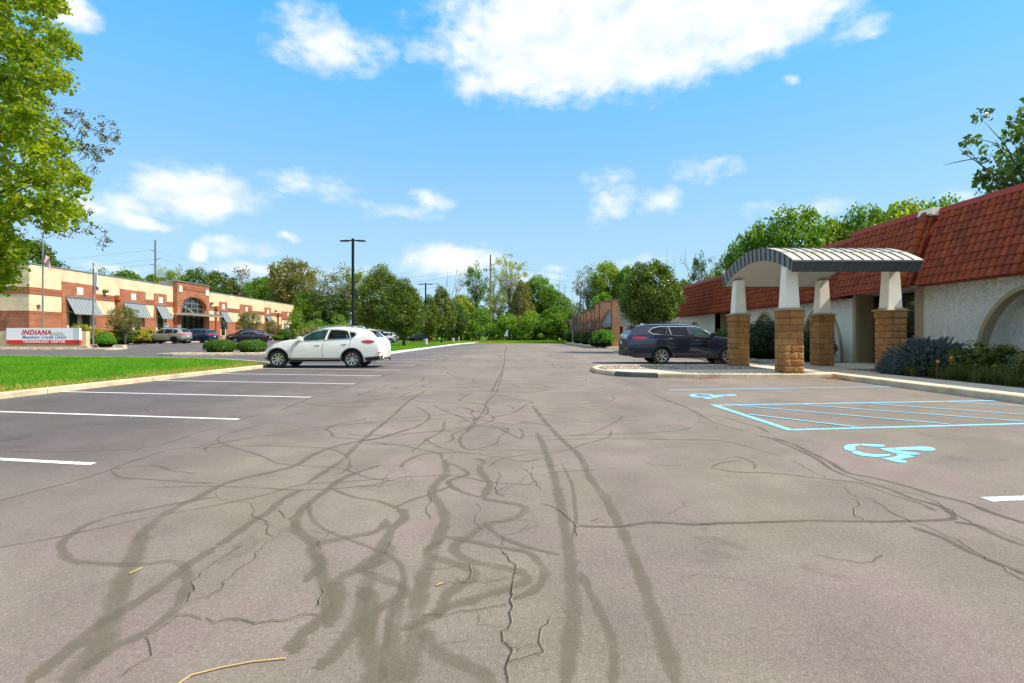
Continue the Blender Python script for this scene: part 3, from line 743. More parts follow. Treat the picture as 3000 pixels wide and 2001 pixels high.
cracks = [
 ('5', 1, [(970,490),(985,520),(970,560),(965,600),(1010,620)]), ('5', 1, [(1090,475),(1140,500),(1180,560),(1190,590)]),
 ('5', 1, [(620,590),(625,640),(600,690),(630,735)]), ('5', 1, [(870,650),(880,690),(850,720),(870,770),(900,790)]),
 ('5', 1, [(830,950),(840,1040),(760,1060),(660,1080)]),
 ('5', 2, [(970,890),(1020,930),(1065,975),(1050,1030),(1045,1100),(1030,1150),(1040,1210),(1010,1290),(1000,1350),(1030,1400),(1020,1500),(1030,1600)]),
 ('5', 1, [(1250,1230),(1200,1300),(1165,1370),(1180,1430)]), ('5', 1, [(1165,1385),(1100,1390),(1030,1395)]), ('5', 1, [(1170,1420),(1100,1460),(1030,1480)]),
 ('5', 1, [(610,990),(700,980),(800,960)]), ('5', 1, [(590,1225),(700,1225),(860,1195),(1020,1170)]), ('5', 0, [(690,1360),(830,1355)]),
 ('5', 0, [(140,1060),(200,1075),(270,1090)]), ('5', 0, [(260,580),(350,585),(440,600)]), ('5', 0, [(430,480),(400,540),(350,580)]),
 ('5', 1, [(1180,650),(1250,670),(1300,700),(1350,740),(1370,790),(1365,830)]), ('5', 0, [(1090,800),(1170,760),(1260,755)]), ('5', 0, [(1390,740),(1480,735),(1560,750)]),
 ('5', 0, [(840,1040),(960,1050),(1040,1040)]), ('5', 0, [(860,1190),(870,1270),(1000,1290)]), ('5', 0, [(480,480),(520,560),(460,600)]), ('5', 0, [(1130,510),(1000,600),(1170,640)]),
 ('4', 1, [(1420,160),(1460,190),(1455,220),(1520,250),(1540,300),(1570,340)]), ('4', 1, [(1610,180),(1610,200),(1680,240)]),
 ('4', 1, [(1660,280),(1590,340),(1540,370),(1460,440),(1440,480),(1380,530),(1300,600),(1260,640),(1200,680),(1080,720)]),
 ('4', 1, [(1400,385),(1370,405),(1270,460),(1210,510),(1130,550),(1115,600),(1110,650),(1070,700),(1040,750)]),
 ('4', 1, [(1030,775),(1110,795),(1180,825),(1300,818),(1480,832),(1640,828),(1800,800),(1835,780)]),
 ('4', 1, [(1835,640),(1840,700),(1800,770)]), ('4', 1, [(1020,785),(900,880),(840,930),(830,1040),(660,1170)]),
 ('4', 0, [(1240,80),(1245,110),(1300,135),(1500,150)]), ('3', 0, [(1250,850),(1400,830),(1600,850)]), ('3', 0, [(820,560),(830,600),(760,640)]), ('3', 0, [(2240,760),(2180,820),(2060,850)]),
 ('6', 1, [(1200,680),(1240,720),(1310,760),(1390,780),(1460,820),(1560,870),(1650,920),(1800,970),(1920,1030),(2010,1080),(2100,1130),(2200,1200),(2400,1310)]),
 ('6', 1, [(1560,725),(1700,750),(1820,800),(1900,850),(1960,880),(1990,915),(2100,950),(2200,980),(2300,1030),(2400,1070)]),
 ('6', 1, [(1330,780),(1320,810),(1280,850),(1310,890),(1340,915)]), ('6', 1, [(900,530),(960,560),(1020,600),(1100,640),(1200,680)]),
 ('6', 0, [(180,270),(190,300),(230,340)]), ('6', 1, [(270,230),(330,270),(420,310),(440,340)]), ('6', 0, [(420,330),(540,360),(600,380)])]
for k, (cr, lv, pts) in enumerate(cracks):
    P = jag(C(cr, pts), .013)
    if lv: ribbon('crack_edge', [(x+.004, y-.003) for x, y in P], .012+.011*lv, M['crackdust'], .0044+k*.00002, lot, ends=(0, 1))
    ribbon('crack', P, .005+.0045*lv, M['crack'], .0055+k*.00002, lot, ends=(0, 1))
for k in range(70):
    y = rs.uniform(2.3, 9.5); x = rs.normal(-.25, .8+.05*y); a = rs.uniform(0, math.tau); P = [(x, y)]
    for _ in range(int(rs.integers(2, 5))):
        a += rs.normal(0, .6); x += math.cos(a)*rs.uniform(.07, .2); y += math.sin(a)*rs.uniform(.07, .2); P.append((x, y))
    P = jag(P, .012)
    if k % 2: ribbon('crack_edge', P, rs.uniform(.014, .026), M['crackdust'], .0054+k*.00001, lot, ends=(0, 1))
    ribbon('crack', P, rs.uniform(.004, .008), M['crack'], .0064+k*.00001, lot, ends=(0, 1))
# twigs and dry stems lying on the asphalt
def stem(pts, r, label):
    mb = MB(); mb.tube([(*p, r+.004) for p in pts], r, 5); o = mb.build('dry_stem', M['straw']); tag(o, label, 'dry stem')
M['straw'] = basic('straw', (.50, .34, .14), .8)
stem([G(500, 1999+25), G(560, 1983), G(650, 1960), G(740, 1943), G(838, 1933)], .003, 'long curved straw coloured stem lying on the asphalt at the lower left')
stem([G(378, 1684), G(415, 1668)], .0035, 'short pale straw on the asphalt beside the widest left seal')
stem([G(1278, 1718), G(1297, 1711)], .003, 'short pale stick near the middle of the cracked asphalt')
# ------------------------------------------------------------------ tiled stucco building on the right
XW = 13.8
tb = empty('stucco_building', (XW, 20, 0), 'long white stucco building with red barrel tile mansard and arched niches', 'building')
def arch_pts(c, hw, H, z0=.05, n=20, p=.92):
    out = []
    for i in range(n+1):
        th = math.pi*i/n; cs = math.cos(th); out.append((c-hw*(abs(cs)**1.0)*(1 if cs > 0 else -1), z0+H*(math.sin(th)**p)))
    return out
def wall_with_arches(y0, y1, z1, arches, x0=XW, x1=XW+.3):
    """one wall length; arch openings cut down to the ground"""
    poly = [(y0, .05)]
    for (c, hw, H) in sorted(arches): poly += arch_pts(c, hw, H, n=28)
    poly += [(y1, .05), (y1, z1), (y0, z1)]
    tris = tessellate_polygon([[Vector((a, b, 0)) for a, b in poly]])
    mb = MB(); n = len(poly)
    mb.v = [(x0, a, b) for a, b in poly]+[(x1, a, b) for a, b in poly]
    for t in tris:
        a = [poly[i] for i in t]; ar = (a[1][0]-a[0][0])*(a[2][1]-a[0][1])-(a[2][0]-a[0][0])*(a[1][1]-a[0][1])
        t = tuple(t) if ar < 0 else tuple(reversed(t))
        mb.f.append(t); mb.m.append(0); mb.f.append(tuple(n+i for i in reversed(t))); mb.m.append(0)
    for i in range(n):
        j = (i+1) % n; mb.f.append((i, j, n+j, n+i)); mb.m.append(0)
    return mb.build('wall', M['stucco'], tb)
ARN = [(13.65, 1.72, 2.45)]
ARF = [(23.2, 1.5, 2.35), (28.3, 1.45, 2.35)]
ARL = [(39.2, 1.35, 2.15)]
wall_with_arches(-3, 17.4, 2.86, ARN+[(8.4, 1.7, 2.45)])
wall_with_arches(20.98, 31.3, 2.74, ARF)
wall_with_arches(35.1, 43, 2.72, ARL)
for (c, hw, H) in ARN+[(8.4, 1.7, 2.45)]+ARF+ARL:
    mb = MB(); A = arch_pts(c, hw-.002, H-.002, n=28); O = arch_pts(c, hw+.12, H+.12, n=28)
    for i in range(28):
        a, b, e, d = A[i], A[i+1], O[i+1], O[i]
        mb.hexa([(XW-.05, *a), (XW+.22, *a), (XW+.22, *b), (XW-.05, *b), (XW-.05, *d), (XW-.002, *d), (XW-.002, *e), (XW-.05, *e)])
    t_ = mb.build('arch_trim', M['tan'], tb, sharp=40)
    mb = MB(); mb.box(XW+.6, XW+.75, c-hw-.3, c+hw+.3, .05, H+.45); mb.build('niche_wall', M['stucco'], tb)
    mb = MB()
    for i in range(28):
        a, b = A[i], A[i+1]; mb.face([(XW+.2, *a), (XW+.6, *a), (XW+.6, *b), (XW+.2, *b)])
    mb.build('niche_reveal', M['stucco'], tb)
# pilasters, recessed entries
def bx(name, mt, *a, parent=tb, **k):
    mb = MB(); mb.box(*a); return mb.build(name, mt, parent, **k)
bx('pilaster', M['tan'], XW-.03, XW+.5, 17.4, 17.74, .13, 2.86)
bx('pilaster', M['tan'], XW-.03, XW+.1, 20.8, 20.98, .13, 2.86)
bx('recess_wall', M['tanpanel'], XW+.1, XW+.75, 20.8, 20.95, .13, 2.86)
bx('recess_ceiling', M['soffit'], XW-.2, XW+.9, 17.5, 20.98, 2.86, 2.93)
dr = bx('door_frame', M['browndark'], XW+.70, XW+.74, 17.4, 20.8, 2.22, 2.30)
for (a, b) in ((17.74, 17.82), (19.2, 19.3), (20.72, 20.8)):
    bx('door_frame', M['browndark'], XW+.68, XW+.74, a, b, .13, 2.86)
for (a, b) in ((17.84, 19.18), (19.32, 20.7)):
    d = bx('glass_door', M['glass'], XW+.70, XW+.73, a, b, .16, 2.2)
    bx('handle', M['coping'], XW+.64, XW+.67, (b-.1 if a < 18 else a+.07), (b-.07 if a < 18 else a+.1), .9, 1.3, parent=d)
    bx('push_bar', M['coping'], XW+.66, XW+.69, a+.12, b-.12, 1.04, 1.08, parent=d)
tr = bx('transom_window', M['glass'], XW+.70, XW+.72, 17.82, 20.72, 2.32, 2.84)
bx('transom_rail', M['tan'], XW+.66, XW+.70, 17.74, 20.8, 2.795, 2.86)
# painted transom lettering and blossom, flat print in front of the glass
def text_mesh(name, s, size, mt, parent, mtx, shear=0., ext=.004, align='CENTER', spacing=1., bold=0.):
    cu = bpy.data.curves.new(name, 'FONT'); cu.body = s; cu.size = size; cu.extrude = ext; cu.align_x = align; cu.shear = shear
    cu.space_character = spacing; cu.offset = bold; cu.resolution_u = 3
    tmp = bpy.data.objects.new('tmp', cu); COL.objects.link(tmp)
    me = bpy.data.meshes.new_from_object(tmp.evaluated_get(bpy.context.evaluated_depsgraph_get()))
    bpy.data.objects.remove(tmp); me.name = name; me.materials.clear(); me.materials.append(mt)
    o = link_mesh(name, me, parent); off = Matrix.Translation(-world_off(parent)) if parent else Matrix()
    o.matrix_local = off @ mtx; return o
M['lettery'] = plain('yellow_lettering', (.55, .45, .05), .6); M['blossom'] = plain('blossom_red', (.34, .10, .07), .7); M['petal'] = plain('petal_yellow', (.50, .33, .06), .7)
def mat_facing_minus_x(x, y, z, roll=0.):
    # text reads with its +x towards -Y, up = +Z, facing -X
    m = Matrix(((0, 0, -1, x), (-1, 0, 0, y), (0, 1, 0, z), (0, 0, 0, 1)))
    return m @ Matrix.Rotation(roll, 4, 'Z')
text_mesh('transom_lettering', 'ENJ', .36, M['lettery'], tb, mat_facing_minus_x(XW+.69, 18.05, 2.44, .05), bold=.012)
mb = MB()
for k in range(6):
    a = k*math.pi/3; mb.obox((0, 0, 0), (.001, .001, .001))
mb = MB()
for k in range(7):
    a = k*math.tau/7; cy, cz = 20.1+.11*math.cos(a), 2.6+.11*math.sin(a)
    mb.prism([(cy+.06*math.cos(t), cz+.06*math.sin(t)) for t in np.linspace(0, math.tau, 9)[:-1]], XW+.685+.001*k, XW+.69+.001*k, 'x')
mb.build('transom_blossom', M['blossom'], tb)
for (cy, cz, r) in ((19.72, 2.56, .09), (19.75, 2.46, .06), (20.15, 2.6, .04), (20.2, 2.42, .05)):
    mb = MB(); mb.prism([(cy+r*math.cos(t), cz+r*1.2*math.sin(t)) for t in np.linspace(0, math.tau, 9)[:-1]], XW+.675, XW+.68, 'x'); mb.build('transom_petal', M['petal'], tb)
# far recessed entry
bx('recess_wall', M['tan'], XW, XW+1.6, 35.1, 35.3, .13, 2.74)
bx('recess_wall', M['cream'], XW+1.5, XW+1.7, 31.0, 35.1, .13, 2.74)
bx('recess_wall', M['tan'], XW, XW+1.6, 31.1, 31.3, .13, 2.74)
f_ = bx('window', M['browndark'], XW+1.44, XW+1.5, 32.6, 34.2, .2, 2.1); bx('pane', M['glass'], XW+1.42, XW+1.44, 32.68, 34.12, .3, 2.02, parent=f_)
# body and soffits
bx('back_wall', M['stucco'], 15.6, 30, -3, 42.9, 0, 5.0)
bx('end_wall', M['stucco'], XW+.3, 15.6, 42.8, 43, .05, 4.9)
bx('flat_roof', M['coping'], 14.5, 30, -3, 42.95, 5.02, 5.1)
bx('soffit', M['redcap'], 13.58, XW+.5, -3, 17.4, 2.865, 2.90)
bx('soffit', M['redcap'], 13.58, XW+.5, 21.3, 43, 2.745, 2.77)

# ---- mansard roofs: deck plus barrel tiles
def slope(xe, ze, xt, zt):
    U = Vector((xt-xe, 0, zt-ze)); L = U.length; U /= L; N = Vector((-U.z, 0, U.x)); return U, N, L
def tile_template(w=.232, L=.335, n=6, th=.018):
    V = []; F = []
    for (yy, r) in ((0, 1.), (L, .9)):
        for k in range(n+1):
            a = math.pi*k/n; V.append((-math.cos(a)*w/2*r, yy, math.sin(a)*w*.40*r+(.028 if yy == 0 else .002)))
    for k in range(n): F.append((k, k+1, n+1+k+1, n+1+k))
    b = len(V)
    for k in range(n+1):
        a = math.pi*k/n; V.append((-math.cos(a)*(w/2-th), 0, math.sin(a)*(w*.40-th)+.028))
    for k in range(n): F.append((k, b+k, b+k+1, k+1))
    return np.array(V), np.array(F)[:, ::-1]
TV, TF = tile_template()
tile_me = fast_mesh('roof_tile', TV, TF, M['tile'], smooth=True); tile_me.set_sharp_from_angle(angle=R(50))
secs = [(-3, 17.36, 13.5, 2.89, 14.35, 5.33, 'near'), (17.62, 21.3, 13.22, 2.90, 14.07, 5.33, 'bay'), (21.32, 43., 13.5, 2.76, 14.35, 5.19, 'far')]
NR = 9
indiv = []; mass = []
for (y0, y1, xe, ze, xt, zt, nm) in secs:
    U, N, L = slope(xe, ze, xt, zt)
    mb = MB(); e = Vector((xe, 0, ze)); tp = Vector((xt, 0, zt)); bk = -N*.12
    q = [e, e+bk, tp+bk, tp]
    mb.prism([(v.x, v.z) for v in (e, tp, tp+bk, e+bk)], y0, y1, 'y'); mb.build('roof_deck', M['redcap'], tb)
    nc = int((y1-y0)/.235); p = (y1-y0)/nc
    for c in range(nc):
        yc = y0+p*(c+.5)
        for r in range(NR):
            o = e+U*(r*L/NR-.03)+N*.004; o.y = yc+rng.normal(0, .003)
            M4 = Matrix(((0, U.x, N.x, o.x), (-1, U.y, N.y, o.y), (0, U.z, N.z, o.z), (0, 0, 0, 1)))
            (indiv if (13.75 < yc < 21.3 and len(indiv) < 300) else mass).append(M4)
off = Matrix.Translation(-world_off(tb))
for M4 in indiv:
    o = bpy.data.objects.new('roof_tile', tile_me); COL.objects.link(o); o.parent = tb; o.matrix_local = off @ M4
A = np.array([np.array(m) for m in mass]); hv = np.hstack([TV, np.ones((len(TV), 1))])
VV = np.einsum('nij,kj->nki', A, hv)[..., :3].reshape(-1, 3)-np.array(world_off(tb))
FF = (TF[None]+np.arange(len(A))[:, None, None]*len(TV)).reshape(-1, 4)
o = link_mesh('roof_tiles', fast_mesh('roof_tiles', VV, FF, M['tile'], rnd=np.repeat(rng.random(len(A)), len(TF)), smooth=True), tb); o['kind'] = 'stuff'
# ridge caps, bay corner tiles, fascias
def cap(y0, y1, xt, zt, mt, h=.2, name='ridge_cap'):
    mb = MB(); mb.prism([(xt-.13, zt-.04), (xt-.07, zt+h-.05), (xt+.35, zt+h-.05), (xt+.35, zt-.1), (xt-.02, zt-.1)], y0, y1, 'y'); return mb.build(name, mt, tb)
cap(-3, 17.3, 14.35, 5.33, M['redcap']); cap(17.9, 21.35, 14.07, 5.33, M['redcap']); cap(21.35, 43, 14.35, 5.19, M['redcap'])
cap(17.3, 17.9, 14.10, 5.34, M['whitecap'], .21)
U, N, L = slope(13.22, 2.90, 14.07, 5.33)
for r in range(9):
    a = Vector((13.22, 17.6, 2.88))+U*(r*L/9)+N*.02; b = a+U*(L/9+.03)
    mb = MB(); mb.tube([a+N*.025, b], [.145, .125], 12); mb.build('hip_tile', M['tile'], tb, sharp=40)
for r in range(9):
    a = Vector((13.30, 17.44, 2.86))+U*(r*L/9); b = a+U*(L/9+.02)
    mb = MB(); mb.tube([a+N*.02, b], [.075, .065], 8); mb.build('edge_tile', M['tile'], tb, sharp=40)
mb = MB(); mb.prism([(13.26, 2.9), (14.06, 5.3), (14.6, 5.3), (13.8, 2.9)], 17.50, 17.60, 'y'); mb.build('bay_end_wall', M['redcap'], tb)
bx('fascia', M['redcap'], 13.16, 13.30, 17.7, 21.3, 2.80, 2.93)
bx('soffit', M['redcap'], 13.3, 14.0, 17.5, 21.3, 2.935, 2.955)

# ------------------------------------------------------------------ entrance portico
pc = empty('entrance_portico', (9.7, 17.1, WZ), 'barrel vaulted metal canopy on four block piers with tapered white columns', 'canopy')
CY, CH = 17.1, 2.48
XA, XB = 7.92, 11.6
def zo(y, edge=3.35, rise=.68, half=CH):
    Rr = (half*half+rise*rise)/(2*rise); return edge+rise-Rr+math.sqrt(max(Rr*Rr-(y-CY)**2, 0))
def zi(y): return zo(y, 3.03, .60, CH-.10)
ys = [CY-CH+2*CH*k/32 for k in range(33)]
def yi(y): return CY+(y-CY)*(CH-.10)/CH
def fasc(x_top, x_bot, name):
    mb = MB()
    for a, b in zip(ys, ys[1:]):
        mb.hexa([(x_top, a, zo(a)), (x_top+.03, a, zo(a)), (x_top+.03, b, zo(b)), (x_top, b, zo(b)),
                 (x_bot, yi(a), zi(yi(a))), (x_bot+.03, yi(a), zi(yi(a))), (x_bot+.03, yi(b), zi(yi(b))), (x_bot, yi(b), zi(yi(b)))])
    o = mb.build(name, M['slate'], pc, sharp=35)
    rb = MB()
    for k in range(17):
        y = CY-CH+.12+(2*CH-.24)*k/16; t = yi(y); s = -1 if x_top < 9 else 1; x0 = x_top if s < 0 else x_top+.03; x1 = x_bot if s < 0 else x_bot+.03
        rb = MB(); rb.hexa([(x0, y-.014, zo(y)), (x0+s*.03, y-.014, zo(y)), (x0+s*.03, y+.014, zo(y)), (x0, y+.014, zo(y)),
                 (x1, t-.014, zi(t)), (x1+s*.03, t-.014, zi(t)), (x1+s*.03, t+.014, zi(t)), (x1, t+.014, zi(t))])
        rb.build('seam', M['rib'], o)
    return o
fasc(XA, XA+.03, 'arched_fascia'); fasc(XB-.03, XB-.08, 'arched_fascia')
for s, y in ((-1, CY-CH), (1, CY+CH)):
    mb = MB(); yb = CY+s*(CH-.10)
    mb.hexa([(XA, y, 3.35), (XB, y, 3.35), (XB, y-s*.03, 3.35), (XA, y-s*.03, 3.35), (XA+.03, yb, 3.03), (XB-.08, yb, 3.03), (XB-.08, yb-s*.03, 3.03), (XA+.03, yb-s*.03, 3.03)])
    fo = mb.build('side_fascia', M['slatedark'], pc)
    mb = MB(); mb.box(XA-.01, XB+.01, y-.012, y+.012, 3.31, 3.352); mb.build('drip_edge', M['slate'], fo)
    for k in range(1, 13):
        x = XA+(XB-XA)*k/13; x2 = XA+.03+(XB-.11-XA)*k/13-.03
        mb = MB(); mb.hexa([(x, y+s*.008, 3.31), (x+.008, y+s*.008, 3.31), (x+.008, y, 3.31), (x, y, 3.31), (x2, yb+s*.008, 3.03), (x2+.008, yb+s*.008, 3.03), (x2+.008, yb, 3.03), (x2, yb, 3.03)])
        mb.build('seam', M['slate'], fo)
npan = 13
for k in range(npan):
    x0 = XA+(XB-XA)*k/npan; x1 = XA+(XB-XA)*(k+1)/npan; mb = MB()
    for a, b in zip(ys, ys[1:]): mb.face([(x0, a, zo(a)+.004), (x1, a, zo(a)+.004), (x1, b, zo(b)+.004), (x0, b, zo(b)+.004)])
    mb.build('roof_panel', M['roofmetal'], pc, smooth=True)
    if k:
        rb = MB()
        for a, b in zip(ys, ys[1:]): rb.hexa([(x0-.013, a, zo(a)), (x0+.013, a, zo(a)), (x0+.013, b, zo(b)), (x0-.013, b, zo(b)), (x0-.013, a, zo(a)+.028), (x0+.013, a, zo(a)+.028), (x0+.013, b, zo(b)+.028), (x0-.013, b, zo(b)+.028)])
        rb.build('roof_rib', M['rib'], pc)
for yy in (CY-CH+.62, CY+CH-.62):
    mb = MB(); mb.box(XA, XB, yy-.012, yy+.012, zo(yy), zo(yy)+.03); mb.build('cross_seam', M['roofmetal'], pc)
mb = MB()
for a, b in zip(ys, ys[1:]):
    a2, b2 = yi(a), yi(b); mb.face([(XA+.04, a2, zi(a2)+.01), (XA+.04, b2, zi(b2)+.01), (XB-.09, b2, zi(b2)+.01), (XB-.09, a2, zi(a2)+.01)])
mb.build('vaulted_soffit', M['soffit'], pc, smooth=True)
# split-face blocks
def block_mesh(lx, ly, lz, seed):
    r = np.random.default_rng(seed); V = []; F = []; idx = {}
    nx, ny, nz = max(2, round(lx/.055)), max(2, round(ly/.055)), 4
    def vid(i, j, k):
        key = (i, j, k)
        if key not in idx:
            x, y, z = -lx/2+lx*i/nx, -ly/2+ly*j/ny, -lz/2+lz*k/nz
            ex, ey, ez = i in (0, nx), j in (0, ny), k in (0, nz)
            a = r.normal(0, .0075, 3); inn = 0 if (ex+ey+ez) > 1 else 1; a = a*(.4 if not inn else 1)
            if ex: x += (math.copysign(1, x))*(inn*.005+a[0])
            if ey: y += (math.copysign(1, y))*(inn*.005+a[1])
            idx[key] = len(V); V.append((x, y, z))
        return idx[key]
    def quad(a, b, c, d): F.append((vid(*a), vid(*b), vid(*c), vid(*d)))
    for j in range(ny):
        for k in range(nz):
            quad((0, j, k), (0, j, k+1), (0, j+1, k+1), (0, j+1, k)); quad((nx, j, k), (nx, j+1, k), (nx, j+1, k+1), (nx, j, k+1))
    for i in range(nx):
        for k in range(nz):
            quad((i, 0, k), (i+1, 0, k), (i+1, 0, k+1), (i, 0, k+1)); quad((i, ny, k), (i, ny, k+1), (i+1, ny, k+1), (i+1, ny, k))
    for i in range(nx):
        for j in range(ny):
            quad((i, j, 0), (i, j+1, 0), (i+1, j+1, 0), (i+1, j, 0)); quad((i, j, nz), (i+1, j, nz), (i+1, j+1, nz), (i, j+1, nz))
    return fast_mesh('block', V, F, M['block'])
blk = [block_mesh(.375, .178, .194, s) for s in range(4)]; capb = [block_mesh(.405, .195, .235, 10+s) for s in range(2)]
M['mortar'] = basic('mortar', (.36, .24, .13), .95)
def pier(X, Y, z0=WZ, top=3.3):
    S = .56; cx, cy = X+S/2, Y+S/2
    core = MB(); core.box(X+.012, X+S-.012, Y+.012, Y+S-.012, z0-.1, 1.96)
    p = core.build('pier', M['mortar'], pc, origin=(cx, cy, z0))
    po = world_off(p)
    def put(me, lx, ly, z, mir):
        for k in range(4):
            ex = (S-ly)/2; ax = (S-lx)/2
            v = Vector((-ax if not mir else ax, -ex, 0)); v.rotate(Matrix.Rotation(k*math.pi/2, 4, 'Z'))
            o = bpy.data.objects.new('block', me[int(rng.integers(len(me)))]); COL.objects.link(o); o.parent = p
            o.location = Vector((cx+v.x, cy+v.y, z))-po; o.rotation_euler = (0, 0, k*math.pi/2+(math.pi if rng.random() < .5 else 0))
    for c in range(8): put(blk, .375, .178, z0+.1+c*.2, c % 2)
    S2 = S; S = .60
    put(capb, .405, .195, z0+1.6+.125, 1)
    mb = MB(); t = .34; b0 = .33; zt = 1.975
    mb.hexa([(cx-t, cy-t, zt), (cx+t, cy-t, zt), (cx+t, cy+t, zt), (cx-t, cy+t, zt), (cx-.22, cy-.22, zt+.06), (cx+.22, cy-.22, zt+.06), (cx+.22, cy+.22, zt+.06), (cx-.22, cy+.22, zt+.06)])
    mb.box(cx-t, cx+t, cy-t, cy+t, zt-.02, zt-.001); mb.build('cap_stone', M['capstone'], p)
    mb = MB(); zt = 2.03; h = .205; g_ = .15
    mb.hexa([(cx-h, cy-h, zt), (cx+h, cy-h, zt), (cx+h, cy+h, zt), (cx-h, cy+h, zt), (cx-g_, cy-g_, top), (cx+g_, cy-g_, top), (cx+g_, cy+g_, top), (cx-g_, cy+g_, top)])
    mb.build('tapered_column', M['white'], p)
pier(7.88, 15.0, top=3.32); pier(7.98, 18.65, top=3.22); pier(11.05, 15.25, top=3.35); pier(11.03, 18.65, top=3.22)

# ------------------------------------------------------------------ brown brick building beyond
bb = empty('brick_building', (11, 60, 0), 'low brown brick building with projecting brick fins and slate grey mansard panels', 'building')
bx('wall', M['brickbrown'], 12.0, 30, 53.3, 92, 0, 3.6, parent=bb)
bx('wall', M['brickbrown'], 10.9, 17.4, 53.0, 53.3, 0, 2.35, parent=bb)
bx('siding_band', M['medal'], 10.9, 17.4, 53.02, 53.3, 2.36, 3.05, parent=bb)
bx('upper_wall', M['soffit'], 10.9, 17.4, 53.1, 53.3, 3.06, 4.4, parent=bb)
for k in range(22): bx('batten', M['black'], 11.1+k*.29, 11.14+k*.29, 52.97, 53.0, 2.3, 3.0, parent=bb)
bx('band_rail', M['black'], 10.95, 17.4, 52.95, 52.99, 2.98, 3.04, parent=bb)
bx('brick_pier', M['brickbrown'], 12.6, 12.95, 52.7, 53.0, 0, 3.1, parent=bb)
bx('flat_roof', M['coping'], 12, 30, 53.3, 92, 3.62, 3.8, parent=bb)
fins = [(51.9, 10.0, 4.9), (59, 10.0, 5.15), (62.5, 10.0, 5.1), (65, 9.98, 4.65), (69.7, 10.0, 4.6), (72.2, 10.0, 4.55), (75, 10.0, 4.5), (79, 10.0, 4.4), (85, 10.0, 4.25), (90.5, 10.0, 4.2)]
for i, (yy, x0, h) in enumerate(fins):
    w = .75
    f = bx('brick_fin', M['brickbrown'], x0, x0+(.78 if i == 0 else 1.75), yy, yy+.4, 0, h, parent=bb)
    bx('coping', M['browndark'], x0-.03, x0+(.81 if i == 0 else 1.78), yy-.03, yy+.43, h+.002, h+.07, parent=f)
    bx('downspout', M['slatedark'], x0-.07, x0-.01, yy+.1, yy+.18, .1, h-.2, parent=f)
for i in range(len(fins)-1):
    a, b = fins[i][0]+.42, fins[i+1][0]-.02; mb = MB()
    prof = [(10.30, 2.15), (10.22, 2.55), (10.28, 2.62), (10.62, 3.4), (11.1, 4.3), (12.3, 4.33), (12.3, 2.15)]
    mb.prism(prof, a, b, 'y'); mb.build('mansard_panel', M['slate'], bb)
    bx('wall', M['brickbrown'], 11.2, 11.9, a, b, 0, 2.14, parent=bb)
    if b-a > 2:
        wn = bx('window', M['browndark'], 11.12, 11.2, a+.5, b-.5, .15, 2.05, parent=bb)
        bx('pane', M['glass'], 11.09, 11.12, a+.58, b-.58, .25, 1.95, parent=wn)
bx('door', M['tan'], 11.05, 11.12, 66.1, 67.3, .13, 2.1, parent=bb)
# ------------------------------------------------------------------ brick and block office building on the left
lb = empty('office_building', (-43, 60, .36), 'long tan block office building with red brick bays, grey awnings and arched entrance', 'building')
KS = -.0447
def fx(Y): return -40.74-KS*-Y if False else -40.74+KS*Y
def fY(px):
    u = (px-1500)/FPX; return -40.74/(u-KS)
def fz(px, py): Y = fY(px); return CAMH+(HY-py)*Y/FPX
ANG = math.atan(-KS)
def fbox(name, mt, Y0, Y1, z0, z1, d0, d1, parent=lb):
    """box on the facade: from Y0 to Y1, standing out from d0 to d1 metres in front of the wall plane"""
    mb = MB(); P = []
    for z in (z0, z1):
        for (Y, d) in ((Y0, d0), (Y1, d0), (Y1, d1), (Y0, d1)): P.append((fx(Y)+d, Y, z))
    q = [P[0], P[3], P[2], P[1], P[4], P[7], P[6], P[5]]
    mb.hexa(q); return mb.build(name, mt, parent)
TOP, GZ = 7.61, .36
Y0, Y1 = 45.97, 110.8
bays = [(49.46, 53.75), (57.27, 61.5), (63.05, 65.5), (78.3, 80.7), (84.8, 89.3), (94.2, 96.9), (101.9, 108.3)]
ent = (66.9, 74.6)
mb = MB(); z0, z1 = 0, TOP
mb.hexa([(fx(Y0), Y0, 0), (fx(Y1), Y1, 0), (-75, Y1, 0), (-75, Y0, 0), (fx(Y0), Y0, TOP), (fx(Y1), Y1, TOP), (-75, Y1, TOP), (-75, Y0, TOP)])
mb.f = [tuple(reversed(f)) for f in mb.f]
mb.build('block_wall', M['blockwall'], lb)
# roof coping
fbox('roof_coping', M['coping'], Y0-.06, Y1+.06, TOP, TOP+.10, -.5, .06)
mb = MB(); mb.box(-75, fx(Y0)+.05, Y0-.06, Y0+.4, TOP+.002, TOP+.102); mb.build('roof_coping', M['coping'], lb)
# brick bands between the bays: base, soldier course on it, and the middle soldier band
edges = [Y0]; 
for a, b in sorted(bays+[ent]): edges += [a, b]
edges.append(Y1)
for i in range(0, len(edges), 2):
    a, b = edges[i], edges[i+1]
    if b-a < .05: continue
    fbox('brick_base', M['brickred'], a, b, GZ-.3, 3.1, 0, .05)
    fbox('soldier_course', M['soldier'], a, b, 3.1, 3.45, 0, .055)
    fbox('brick_band', M['soldier'], a, b, 4.95, 5.25, 0, .05)
    fbox('brick_band', M['soldier'], a, b, 5.262, 5.56, 0, .05)
